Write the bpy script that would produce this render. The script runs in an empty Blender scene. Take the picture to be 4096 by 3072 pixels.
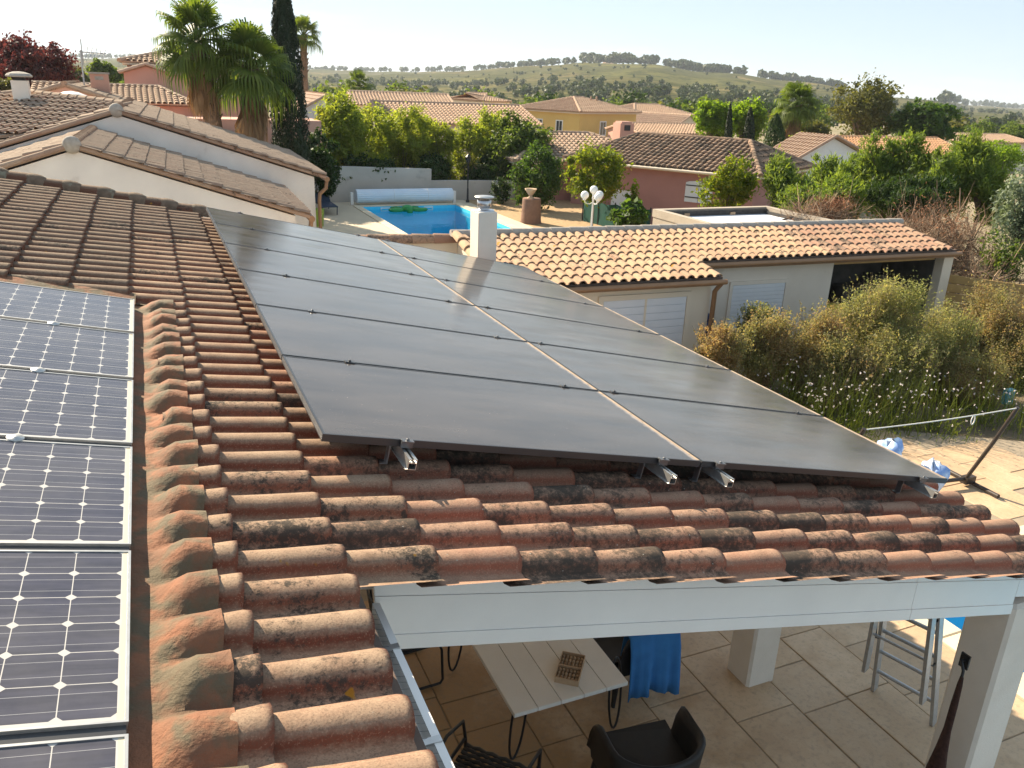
import bpy, math, random
import numpy as np
from mathutils import Vector, Matrix

random.seed(7)
RNG = np.random.default_rng(7)
SC = bpy.context.scene
COL = SC.collection

# ------------------------------------------------------------------ camera
CW = ((0.9172090760260702, -0.39682612449525906, 0.03544767655962611),
      (-0.10640601396795704, -0.3297376191682797, -0.9380569613284075),
      (0.3839339409935695, 0.8566225127927165, -0.3446630231542668))
CAM = Vector((-0.5650475, -3.2392717, 4.9))
FPX = 808.63
cd = bpy.data.cameras.new('camera')
cd.sensor_width = 36.0
cd.lens = FPX / 1024 * 36.0
cd.clip_start = 0.05
cd.clip_end = 20000
cam = bpy.data.objects.new('camera', cd)
COL.objects.link(cam)
m3 = Matrix((CW[0], [-v for v in CW[1]], [-v for v in CW[2]])).transposed()
cam.matrix_world = Matrix.Translation(CAM) @ m3.to_4x4()
SC.camera = cam

# ------------------------------------------------------------------ light
SUN_TO = Vector((-0.60, 1.33, 1.0)).normalized()
EL = math.asin(SUN_TO.z)
AZ = math.atan2(SUN_TO.x, SUN_TO.y)          # from +Y, clockwise positive towards +X
w = bpy.data.worlds.new('World'); SC.world = w; w.use_nodes = True
nt = w.node_tree; nt.nodes.clear()
sky = nt.nodes.new('ShaderNodeTexSky'); sky.sky_type = 'NISHITA'; sky.sun_disc = False
sky.sun_elevation = EL; sky.sun_rotation = AZ
sky.air_density = 0.6; sky.dust_density = 0.25; sky.ozone_density = 1.0; sky.altitude = 60
bg = nt.nodes.new('ShaderNodeBackground'); bg.inputs['Strength'].default_value = 0.0925
wo = nt.nodes.new('ShaderNodeOutputWorld')
# a few thin high clouds
tc = nt.nodes.new('ShaderNodeTexCoord')
mp = nt.nodes.new('ShaderNodeMapping'); mp.inputs['Scale'].default_value = (1.2, 1.6, 14.0)
mp.inputs['Rotation'].default_value = (0.05, 0.04, 0.4)
cn = nt.nodes.new('ShaderNodeTexNoise'); cn.inputs['Scale'].default_value = 2.3; cn.inputs['Detail'].default_value = 7
cr = nt.nodes.new('ShaderNodeValToRGB'); cr.color_ramp.elements[0].position = 0.60; cr.color_ramp.elements[1].position = 0.80
cr.color_ramp.elements[1].color = (0.5, 0.5, 0.5, 1)
mx = nt.nodes.new('ShaderNodeMixRGB'); mx.inputs['Color2'].default_value = (5.2, 5.2, 5.2, 1)
nt.links.new(tc.outputs['Generated'], mp.inputs['Vector']); nt.links.new(mp.outputs['Vector'], cn.inputs['Vector'])
nt.links.new(cn.outputs['Fac'], cr.inputs['Fac']); nt.links.new(cr.outputs['Color'], mx.inputs['Fac'])
gm = nt.nodes.new('ShaderNodeGamma'); gm.inputs['Gamma'].default_value = 0.27      # hazy summer sky: brightness evened out over the dome
gs = nt.nodes.new('ShaderNodeVectorMath'); gs.operation = 'SCALE'; gs.inputs['Scale'].default_value = 2.6
nt.links.new(sky.outputs['Color'], gm.inputs['Color']); nt.links.new(gm.outputs['Color'], gs.inputs[0])
gt_ = nt.nodes.new('ShaderNodeVectorMath'); gt_.operation = 'MULTIPLY'; gt_.inputs[1].default_value = (0.84, 0.955, 1.01)
nt.links.new(gs.outputs[0], gt_.inputs[0]); nt.links.new(gt_.outputs[0], mx.inputs['Color1']); nt.links.new(mx.outputs['Color'], bg.inputs['Color'])
nt.links.new(bg.outputs['Background'], wo.inputs['Surface'])
sl = bpy.data.lights.new('sun', 'SUN'); sl.energy = 5.0; sl.angle = math.radians(0.55); sl.color = (1.0, 0.86, 0.655)
so = bpy.data.objects.new('sun', sl); COL.objects.link(so)
so.rotation_euler = (-SUN_TO).to_track_quat('-Z', 'Y').to_euler()
so.location = (0, 0, 30)
SC.view_settings.view_transform = 'Standard'; SC.view_settings.look = 'None'
SC.view_settings.exposure = 1.32; SC.view_settings.gamma = 1.0
SC.cycles.max_bounces = 8; SC.cycles.transparent_max_bounces = 12
SC.cycles.volume_bounces = 0

# ------------------------------------------------------------------ materials
def _n(t, ty, **kw):
    n = t.nodes.new(ty)
    for k, v in kw.items():
        if k in n.inputs: n.inputs[k].default_value = v
        else: setattr(n, k, v)
    return n
def _base(name):
    m = bpy.data.materials.new(name); m.use_nodes = True
    t = m.node_tree; b = t.nodes['Principled BSDF']
    return m, t, b
def c4(c): return (c[0], c[1], c[2], 1.0)
def ramp(t, src, stops):
    r = t.nodes.new('ShaderNodeValToRGB'); e = r.color_ramp.elements
    while len(e) < len(stops): e.new(0.5)
    for q, (p, c) in zip(e, stops):
        q.position = p; q.color = c4(c) if not isinstance(c, (int, float)) else (c, c, c, 1)
    t.links.new(src, r.inputs['Fac']); return r.outputs['Color']
def mixc(t, fac, a, b, mode='MIX'):
    n = t.nodes.new('ShaderNodeMixRGB'); n.blend_type = mode
    for sock, v in (('Fac', fac), ('Color1', a), ('Color2', b)):
        if isinstance(v, (int, float)): n.inputs[sock].default_value = v if sock == 'Fac' else (v, v, v, 1)
        elif isinstance(v, tuple): n.inputs[sock].default_value = c4(v)
        else: t.links.new(v, n.inputs[sock])
    return n.outputs['Color']
def noise(t, vec, scale, detail=4, rough=0.55, w4=None):
    n = t.nodes.new('ShaderNodeTexNoise'); n.inputs['Scale'].default_value = scale
    n.inputs['Detail'].default_value = detail; n.inputs['Roughness'].default_value = rough
    if vec is not None: t.links.new(vec, n.inputs['Vector'])
    return n.outputs['Fac']
def mth(t, op, a, b=None, c=None):
    n = t.nodes.new('ShaderNodeMath'); n.operation = op
    for i, v in enumerate((a, b, c)):
        if v is None: continue
        if isinstance(v, (int, float)): n.inputs[i].default_value = v
        else: t.links.new(v, n.inputs[i])
    return n.outputs[0]
def bumpn(t, b, h, strength, dist=0.01):
    n = t.nodes.new('ShaderNodeBump'); n.inputs['Strength'].default_value = strength; n.inputs['Distance'].default_value = dist
    t.links.new(h, n.inputs['Height']); t.links.new(n.outputs['Normal'], b.inputs['Normal'])
def rnd(t):
    oi = t.nodes.new('ShaderNodeObjectInfo'); g = t.nodes.new('ShaderNodeNewGeometry')
    return mth(t, 'FRACT', mth(t, 'ADD', oi.outputs['Random'], g.outputs['Random Per Island']))
def pm(name, c1, c2=None, scale=4.0, detail=5, rough=0.8, bump=0.0, bscale=60.0, bdist=0.01, metal=0.0, spec=0.4,
       stops=(0.35, 0.68), vary=0.0, c3=None, scale3=30.0, stops3=(0.6, 0.7)):
    """plain surface: two tones by noise, optional spots, optional fine relief, optional tone per piece"""
    m, t, b = _base(name)
    g = t.nodes.new('ShaderNodeNewGeometry'); pos = g.outputs['Position']
    col = None
    if c2 is not None: col = ramp(t, noise(t, pos, scale, detail), [(stops[0], c1), (stops[1], c2)])
    if c3 is not None:
        f = ramp(t, noise(t, pos, scale3, 3), [(stops3[0], 0.0), (stops3[1], 1.0)])
        col = mixc(t, f, col if col is not None else c1, c3)
    if vary:
        h = t.nodes.new('ShaderNodeHueSaturation')
        t.links.new(mth(t, 'MULTIPLY_ADD', rnd(t), 2 * vary, 1 - vary), h.inputs['Value'])
        if col is None: h.inputs['Color'].default_value = c4(c1)
        else: t.links.new(col, h.inputs['Color'])
        col = h.outputs['Color']
    if col is None: b.inputs['Base Color'].default_value = c4(c1)
    else: t.links.new(col, b.inputs['Base Color'])
    b.inputs['Roughness'].default_value = rough; b.inputs['Metallic'].default_value = metal
    b.inputs['Specular IOR Level'].default_value = spec
    if bump: bumpn(t, b, noise(t, pos, bscale, 6, 0.65), bump, bdist)
    return m
def tile_mat(name, cols, black=0.5, blackc=(0.050, 0.042, 0.034), pale=0.5, yellow=0.3, dust=0.4, lit_dustc=(0.36, 0.27, 0.19), fine=1.0, bstart=None):
    """fired clay: tone per tile, dusty film, black lichen, pale lichen discs, a little orange lichen"""
    m, t, b = _base(name)
    g = t.nodes.new('ShaderNodeNewGeometry'); pos = g.outputs['Position']
    r = rnd(t)
    col = ramp(t, r, [(i / max(1, len(cols) - 1), c) for i, c in enumerate(cols)])
    # every tile gets its own piece of the pattern
    sh = t.nodes.new('ShaderNodeCombineXYZ'); t.links.new(mth(t, 'MULTIPLY', r, 37.0), sh.inputs['Z'])
    va = t.nodes.new('ShaderNodeVectorMath'); va.operation = 'ADD'
    t.links.new(pos, va.inputs[0]); t.links.new(sh.outputs[0], va.inputs[1]); v = va.outputs[0]
    big = noise(t, v, 6.0 * fine, 5, 0.6); grain0 = noise(t, v, 60.0 * fine, 4, 0.7)
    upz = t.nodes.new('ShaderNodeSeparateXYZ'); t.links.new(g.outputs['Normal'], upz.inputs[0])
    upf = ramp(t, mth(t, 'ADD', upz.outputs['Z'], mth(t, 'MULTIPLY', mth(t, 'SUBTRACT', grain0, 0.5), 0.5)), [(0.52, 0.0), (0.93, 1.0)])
    col = mixc(t, mth(t, 'MULTIPLY', ramp(t, big, [(0.28, 0.55 * dust), (0.60, dust)]), upf), col, lit_dustc)  # crest dust, plus sunlit tops and dark sides put into the colour
    grain = noise(t, v, 150.0 * fine, 3, 0.7)
    col = mixc(t, ramp(t, grain, [(0.50, 0.0), (0.66, 0.55)]), col, tuple(x * 0.34 for x in lit_dustc))
    col = mixc(t, ramp(t, grain, [(0.30, 0.45), (0.44, 0.0)]), col, tuple(min(.6, x * 1.25) for x in lit_dustc))
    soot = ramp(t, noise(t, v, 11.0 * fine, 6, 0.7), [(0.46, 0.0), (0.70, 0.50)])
    col = mixc(t, mth(t, 'MULTIPLY', soot, upf), col, tuple(x * 0.38 for x in lit_dustc))
    if black:
        n1 = noise(t, v, 32.0 * fine, 8, 0.80)
        n2 = noise(t, v, 3.1 * fine, 2, 0.5)
        k = mth(t, 'ADD', n1, mth(t, 'MULTIPLY', n2, 0.55))
        k = mth(t, 'ADD', k, mth(t, 'MULTIPLY', mth(t, 'SUBTRACT', r, 0.5), 0.30))
        s0 = bstart if bstart is not None else 1.0 - 0.2 * black
        col = mixc(t, ramp(t, k, [(s0 - 0.02, 0.0), (s0 + 0.05, 0.55), (s0 + 0.16, 0.92)]), col, blackc)
    if pale:
        vo = t.nodes.new('ShaderNodeTexVoronoi'); vo.inputs['Scale'].default_value = 34.0 * fine
        t.links.new(v, vo.inputs['Vector'])
        sep = t.nodes.new('ShaderNodeSeparateColor'); t.links.new(vo.outputs['Color'], sep.inputs[0])
        siz = mth(t, 'MULTIPLY', mth(t, 'SUBTRACT', sep.outputs[0], 1.0 - pale), 0.42)
        f = mth(t, 'GREATER_THAN', siz, vo.outputs['Distance'])
        col = mixc(t, mth(t, 'MULTIPLY', f, 0.75), col, (0.40, 0.37, 0.31))
    if yellow:
        ny = noise(t, v, 7.0 * fine, 3, 0.5)
        f = ramp(t, ny, [(0.765 - 0.05 * yellow, 0.0), (0.785 - 0.05 * yellow, 0.85)])
        col = mixc(t, f, col, (0.42, 0.20, 0.015))
    t.links.new(col, b.inputs['Base Color']); b.inputs['Roughness'].default_value = 0.9
    b.inputs['Specular IOR Level'].default_value = 0.2
    bumpn(t, b, noise(t, v, 90.0 * fine, 6, 0.7), 0.35, 0.006)
    return m
def leaf_mat(name, cols, trans=0.45, rough=0.55, tcol=None, bigscale=0.6, wr=0.62, wn=0.76):
    """leaf: tone per leaf and per clump, light passes through it"""
    m, t, b = _base(name)
    g = t.nodes.new('ShaderNodeNewGeometry')
    nz = noise(t, g.outputs['Position'], bigscale, 3)
    k = mth(t, 'ADD', mth(t, 'MULTIPLY', g.outputs['Random Per Island'], wr), mth(t, 'MULTIPLY', nz, wn))
    k = mth(t, 'SUBTRACT', k, (wr + wn - 1.0) / 2)
    col = ramp(t, k, [(i / max(1, len(cols) - 1), c) for i, c in enumerate(cols)])
    t.links.new(col, b.inputs['Base Color']); b.inputs['Roughness'].default_value = rough
    b.inputs['Specular IOR Level'].default_value = 0.25
    tr = t.nodes.new('ShaderNodeBsdfTranslucent')
    tc_ = mixc(t, 1.0, col, tcol or (1.6, 1.52, 0.58), 'MULTIPLY'); t.links.new(tc_, tr.inputs['Color'])
    ms = t.nodes.new('ShaderNodeMixShader'); ms.inputs['Fac'].default_value = trans
    out = t.nodes['Material Output']
    t.links.new(b.outputs[0], ms.inputs[1]); t.links.new(tr.outputs[0], ms.inputs[2]); t.links.new(ms.outputs[0], out.inputs['Surface'])
    return m

# ------------------------------------------------------------------ mesh helpers
class MB:
    def __init__(s): s.v = []; s.f = []; s.sm = []; s.mi = []
    def add(s, vs, fs, smooth=False, mi=0):
        o = len(s.v); s.v += [tuple(map(float, p)) for p in vs]
        for q in fs: s.f.append(tuple(i + o for i in q)); s.sm.append(smooth); s.mi.append(mi)
    def box(s, lo, hi, M=None, mi=0):
        x0, y0, z0 = lo; x1, y1, z1 = hi
        vs = [(x0, y0, z0), (x1, y0, z0), (x1, y1, z0), (x0, y1, z0), (x0, y0, z1), (x1, y0, z1), (x1, y1, z1), (x0, y1, z1)]
        if M is not None: vs = [M @ Vector(p) for p in vs]
        s.add(vs, [(3, 2, 1, 0), (4, 5, 6, 7), (0, 1, 5, 4), (1, 2, 6, 5), (2, 3, 7, 6), (3, 0, 4, 7)], mi=mi)
    def bev(s, lo, hi, b=0.005, M=None, mi=0):
        """box with chamfered top and bottom rims and corners"""
        x0, y0, z0 = lo; x1, y1, z1 = hi
        def ring(z, k): return [(x0 + k + b, y0 + k, z), (x1 - k - b, y0 + k, z), (x1 - k, y0 + k + b, z), (x1 - k, y1 - k - b, z), (x1 - k - b, y1 - k, z), (x0 + k + b, y1 - k, z), (x0 + k, y1 - k - b, z), (x0 + k, y0 + k + b, z)]
        vs = ring(z0, b) + ring(z0 + b, 0) + ring(z1 - b, 0) + ring(z1, b)
        fs = [tuple(range(7, -1, -1)), tuple(range(24, 32))]
        for r in range(3):
            for i in range(8):
                j = (i + 1) % 8; fs.append((r * 8 + i, r * 8 + j, r * 8 + 8 + j, r * 8 + 8 + i))
        if M is not None: vs = [M @ Vector(p) for p in vs]
        s.add(vs, fs, mi=mi)
    def poly(s, pts, mi=0): s.add(pts, [tuple(range(len(pts)))], mi=mi)
    def prism(s, pts, ext, mi=0):
        """planar polygon pts extruded by vector ext"""
        n = len(pts); e = Vector(ext); a = [Vector(p) for p in pts]
        vs = a + [p + e for p in a]
        fs = [tuple(range(n - 1, -1, -1)), tuple(range(n, 2 * n))] + [(i, (i + 1) % n, n + (i + 1) % n, n + i) for i in range(n)]
        s.add(vs, fs, mi=mi)
    def tube(s, pts, r, n=8, cap=True, smooth=True, mi=0, closed=False):
        P = [Vector(p) for p in pts]; k = len(P)
        if not hasattr(r, '__len__'): r = [r] * k
        vs = []; up = None
        for i, p in enumerate(P):
            if closed: d = (P[(i + 1) % k] - P[i - 1])
            else: d = P[min(i + 1, k - 1)] - P[max(i - 1, 0)]
            d.normalize()
            if up is None:
                up = Vector((0, 0, 1)) if abs(d.z) < 0.9 else Vector((1, 0, 0))
            a = d.cross(up)
            if a.length < 1e-5: a = d.orthogonal()
            a.normalize(); bb = a.cross(d).normalized(); up = bb
            for j in range(n):
                th = 2 * math.pi * j / n
                vs.append(p + (a * math.cos(th) + bb * math.sin(th)) * r[i])
        fs = []
        for i in range(k if closed else k - 1):
            i2 = (i + 1) % k
            for j in range(n):
                j2 = (j + 1) % n; fs.append((i * n + j, i * n + j2, i2 * n + j2, i2 * n + j))
        s.add(vs, fs, smooth, mi)
        if cap and not closed:
            s.add(vs[:n], [tuple(range(n - 1, -1, -1))], False, mi); s.add(vs[-n:], [tuple(range(n))], False, mi)
    def lathe(s, prof, c=(0, 0, 0), n=20, smooth=True, mi=0, sx=1.0, sy=1.0, M=None):
        vs = []; k = len(prof)
        for (r, z) in prof:
            for j in range(n):
                th = 2 * math.pi * j / n
                p = Vector((c[0] + r * math.cos(th) * sx, c[1] + r * math.sin(th) * sy, c[2] + z))
                vs.append(M @ p if M is not None else p)
        fs = [(i * n + j, i * n + (j + 1) % n, (i + 1) * n + (j + 1) % n, (i + 1) * n + j) for i in range(k - 1) for j in range(n)]
        s.add(vs, fs, smooth, mi)
        if prof[0][0] > 1e-4: s.add(vs[:n], [tuple(range(n - 1, -1, -1))], False, mi)
        if prof[-1][0] > 1e-4: s.add(vs[-n:], [tuple(range(n))], False, mi)
    def grid(s, P, smooth=True, mi=0, flip=False):
        """P[i][j] points"""
        a = len(P); b = len(P[0]); vs = [p for row in P for p in row]
        fs = [(i * b + j, (i + 1) * b + j, (i + 1) * b + j + 1, i * b + j + 1) for i in range(a - 1) for j in range(b - 1)]
        if flip: fs = [q[::-1] for q in fs]
        s.add(vs, fs, smooth, mi)
    def mesh(s, name, mats):
        me = bpy.data.meshes.new(name); me.from_pydata(s.v, [], s.f)
        me.polygons.foreach_set('use_smooth', s.sm)
        for m in (mats if isinstance(mats, (list, tuple)) else [mats]): me.materials.append(m)
        if any(s.mi): me.polygons.foreach_set('material_index', s.mi)
        me.update(); return me
    def build(s, name, mat, parent=None):
        return link(name, s.mesh(name, mat), parent)
def link(name, me, parent=None, M=None):
    o = bpy.data.objects.new(name, me); COL.objects.link(o)
    if parent is not None: attach(o, parent)
    if M is not None: o.matrix_basis = M
    return o
BASE = {}
def attach(o, parent):
    """children are modelled in world coordinates; their parent only sits at the thing's base"""
    o.parent = parent
    if parent.name in BASE: o.matrix_parent_inverse = Matrix.Translation(-Vector(BASE[parent.name]))
def thing(name, label, cat, loc=(0, 0, 0), group=None, world=True):
    o = bpy.data.objects.new(name, None); COL.objects.link(o); o.location = loc
    o.empty_display_size = 0.1
    if world: BASE[o.name] = tuple(map(float, loc))
    return tag(o, label, cat, group)
def tag(o, label, cat=None, group=None, kind=None):
    o['label'] = label
    if cat: o['category'] = cat
    if group: o['group'] = group
    if kind: o['kind'] = kind
    return o
def struct(name, mb, mat, parent=None):
    o = mb.build(name, mat, parent)
    if parent is None: o['kind'] = 'structure'
    return o
def copy_tree(o, parent=None):
    c = o.copy(); COL.objects.link(c); c.parent = parent
    for ch in o.children: copy_tree(ch, c)
    return c
def at(px, py, Y):
    """point of the place seen at photo pixel (2212 wide) at the distance Y"""
    x = (px * 1024 / 2212 - 512) / FPX; y = (py * 1024 / 2212 - 384) / FPX
    d = Vector([CW[0][i] * x + CW[1][i] * y + CW[2][i] for i in range(3)])
    return CAM + d * ((Y - CAM.y) / d.y)
def np_mesh(name, V, F, mat, parent=None, smooth=False):
    """V (n,3), F (m,k) arrays -> object"""
    V = np.asarray(V, dtype=np.float32); F = np.asarray(F, dtype=np.int32); k = F.shape[1]
    me = bpy.data.meshes.new(name); me.vertices.add(len(V)); me.vertices.foreach_set('co', V.ravel())
    me.loops.add(F.size); me.loops.foreach_set('vertex_index', F.ravel())
    me.polygons.add(len(F)); me.polygons.foreach_set('loop_start', np.arange(0, F.size, k, dtype=np.int32))
    me.polygons.foreach_set('loop_total', np.full(len(F), k, dtype=np.int32))
    if smooth: me.polygons.foreach_set('use_smooth', np.ones(len(F), dtype=bool))
    me.update(calc_edges=True); me.materials.append(mat)
    return link(name, me, parent)
# ------------------------------------------------------------------ palette
M = {}
M['tile_left'] = tile_mat('clay_weathered', [(0.125, 0.054, 0.033), (0.15, 0.066, 0.040), (0.12, 0.056, 0.036), (0.165, 0.07, 0.042)], black=0.42, pale=0.06, yellow=0.35, dust=0.85, lit_dustc=(0.28, 0.21, 0.15))
M['tile_near'] = tile_mat('clay_red', [(0.165, 0.054, 0.032), (0.20, 0.070, 0.040), (0.15, 0.048, 0.029), (0.23, 0.088, 0.052)], black=0.45, pale=0.12, yellow=0.55, dust=0.9, lit_dustc=(0.39, 0.275, 0.185))
M['tile_ext'] = tile_mat('clay_mottled', [(0.25, 0.082, 0.050), (0.30, 0.108, 0.064), (0.21, 0.068, 0.042), (0.33, 0.135, 0.08), (0.16, 0.068, 0.045)], black=1.05, pale=0.34, yellow=0.25, dust=0.7, lit_dustc=(0.42, 0.29, 0.20))
M['tile_annex'] = tile_mat('clay_sand', [(0.50, 0.325, 0.20), (0.54, 0.36, 0.225), (0.49, 0.29, 0.185), (0.44, 0.265, 0.175), (0.56, 0.39, 0.25)], black=0.1, pale=0.08, yellow=1.0, dust=0.35, lit_dustc=(0.48, 0.34, 0.22), fine=0.9)
M['tile_annex2'] = tile_mat('clay_sand_dark', [(0.42, 0.25, 0.16), (0.36, 0.20, 0.14), (0.47, 0.30, 0.20), (0.30, 0.19, 0.14)], black=0.7, pale=0.1, yellow=0.3, dust=0.35, lit_dustc=(0.36, 0.26, 0.18), fine=0.8)
M['tile_neigh'] = tile_mat('clay_grey', [(0.36, 0.24, 0.17), (0.40, 0.28, 0.20), (0.33, 0.21, 0.15), (0.43, 0.27, 0.19)], black=0.15, pale=0.05, yellow=0.25, dust=0.75, lit_dustc=(0.38, 0.30, 0.225), fine=1.0)
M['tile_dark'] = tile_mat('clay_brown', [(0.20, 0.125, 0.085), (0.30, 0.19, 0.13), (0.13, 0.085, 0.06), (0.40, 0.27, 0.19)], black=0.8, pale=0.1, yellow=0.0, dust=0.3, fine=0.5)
M['tile_far'] = tile_mat('clay_rose', [(0.46, 0.30, 0.20), (0.50, 0.33, 0.23), (0.42, 0.26, 0.18)], black=0.0, pale=0.0, yellow=0.0, dust=0.5, lit_dustc=(0.48, 0.37, 0.27), fine=0.3)
M['tile_pink'] = tile_mat('clay_pale_rose', [(0.52, 0.36, 0.25), (0.56, 0.38, 0.27), (0.47, 0.31, 0.22)], black=0.0, pale=0.0, yellow=0.0, dust=0.4, lit_dustc=(0.52, 0.40, 0.30), fine=0.3)
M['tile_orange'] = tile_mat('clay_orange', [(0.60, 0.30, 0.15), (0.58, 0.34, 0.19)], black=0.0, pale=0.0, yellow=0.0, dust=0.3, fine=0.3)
M['mortar'] = pm('mortar', (0.42, 0.38, 0.33), (0.33, 0.29, 0.25), 12, rough=0.95, bump=0.4)
M['mortar_lump'] = pm('lichened_mortar', (0.21, 0.15, 0.105), (0.13, 0.095, 0.065), 14, rough=0.95, bump=0.5, c3=(0.24, 0.22, 0.16), scale3=9, stops3=(0.6, 0.7))
M['deck'] = pm('roof_underlay', (0.16, 0.11, 0.085), (0.10, 0.075, 0.06), 9, rough=0.95)
M['white_pvc'] = pm('white_pvc', (0.92, 0.88, 0.83), (0.87, 0.83, 0.785), 3, rough=0.38, c3=(0.55, 0.54, 0.52), scale3=55, stops3=(0.76, 0.80))
M['render_white'] = pm('render_white', (0.80, 0.73, 0.64), (0.73, 0.66, 0.57), 3.5, rough=0.95, bump=0.55, bscale=120, bdist=0.006)
M['render_old'] = pm('render_old', (0.82, 0.77, 0.71), (0.71, 0.66, 0.61), 1.3, detail=8, rough=0.95, bump=0.3, bscale=70, c3=(0.56, 0.51, 0.46), scale3=2.6, stops3=(0.60, 0.78))
M['render_beige'] = pm('render_beige', (0.55, 0.45, 0.34), (0.50, 0.40, 0.30), 2.0, rough=0.95, bump=0.3, bscale=80)
M['black_metal'] = pm('black_powdercoat', (0.018, 0.018, 0.019), None, rough=0.42)
M['alu'] = pm('aluminium', (0.60, 0.59, 0.57), (0.50, 0.49, 0.47), 20, rough=0.38, metal=0.85)
M['alu_dull'] = pm('aluminium_dull', (0.50, 0.50, 0.50), (0.42, 0.42, 0.42), 30, rough=0.5, metal=0.6)
M['steel'] = pm('stainless', (0.62, 0.62, 0.63), (0.50, 0.50, 0.52), 12, rough=0.30, metal=0.9)
M['frame_dark'] = pm('anodised_black', (0.030, 0.030, 0.033), None, rough=0.34, spec=0.6)
M['frame_dusty'] = pm('dusty_frame', (0.50, 0.38, 0.27), (0.36, 0.27, 0.19), 9, rough=0.8, c3=(0.10, 0.085, 0.07), scale3=22, stops3=(0.60, 0.72))
M['frame_edge'] = pm('anodised_grey', (0.16, 0.16, 0.165), (0.11, 0.11, 0.115), 30, rough=0.30, metal=0.5)
M['copper_brown'] = pm('lacquered_gutter', (0.30, 0.165, 0.085), (0.26, 0.14, 0.07), 5, rough=0.45)
M['flashing'] = pm('red_lead_flashing', (0.29, 0.120, 0.060), (0.15, 0.078, 0.044), 6, rough=0.85, bump=0.6, bscale=26, bdist=0.02, c3=(0.13, 0.10, 0.06), scale3=9, stops3=(0.44, 0.60))

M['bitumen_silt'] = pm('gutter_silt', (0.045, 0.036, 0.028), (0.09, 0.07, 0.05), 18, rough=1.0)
def solar_glass():
    m, t, b = _base('solar_glass_black')
    g = t.nodes.new('ShaderNodeNewGeometry'); pos = g.outputs['Position']
    tcn = t.nodes.new('ShaderNodeTexCoord')
    mpn = t.nodes.new('ShaderNodeMapping'); mpn.inputs['Scale'].default_value = (1.0, 3.2, 1.0); t.links.new(pos, mpn.inputs['Vector'])
    film = ramp(t, noise(t, mpn.outputs[0], 1.1, 6, 0.6), [(0.34, 0.10), (0.70, 0.23)])
    specks = ramp(t, noise(t, pos, 95, 2, 0.5), [(0.745, 0.0), (0.77, 0.55)])
    sep = t.nodes.new('ShaderNodeSeparateXYZ'); t.links.new(tcn.outputs['Object'], sep.inputs[0])
    # dirt gathers behind the lower frame bar of every panel
    edge = mth(t, 'MULTIPLY', mth(t, 'SUBTRACT', sep.outputs[0], 2.030), 22.0)
    edge = mth(t, 'ADD', edge, mth(t, 'MULTIPLY', mth(t, 'SUBTRACT', noise(t, pos, 18, 4), 0.5), 1.1))
    edge = ramp(t, edge, [(0.25, 0.0), (0.75, 0.62)])
    dust = mixc(t, 1.0, mixc(t, 1.0, film, specks, 'ADD'), edge, 'ADD')
    col = mixc(t, dust, (0.014, 0.0145, 0.017), (0.40, 0.325, 0.27))
    t.links.new(col, b.inputs['Base Color'])
    rg = ramp(t, noise(t, mpn.outputs[0], 2.3, 5, 0.6), [(0.3, 0.11), (0.75, 0.22)])
    t.links.new(rg, b.inputs['Roughness']); b.inputs['IOR'].default_value = 1.52
    return m
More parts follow.
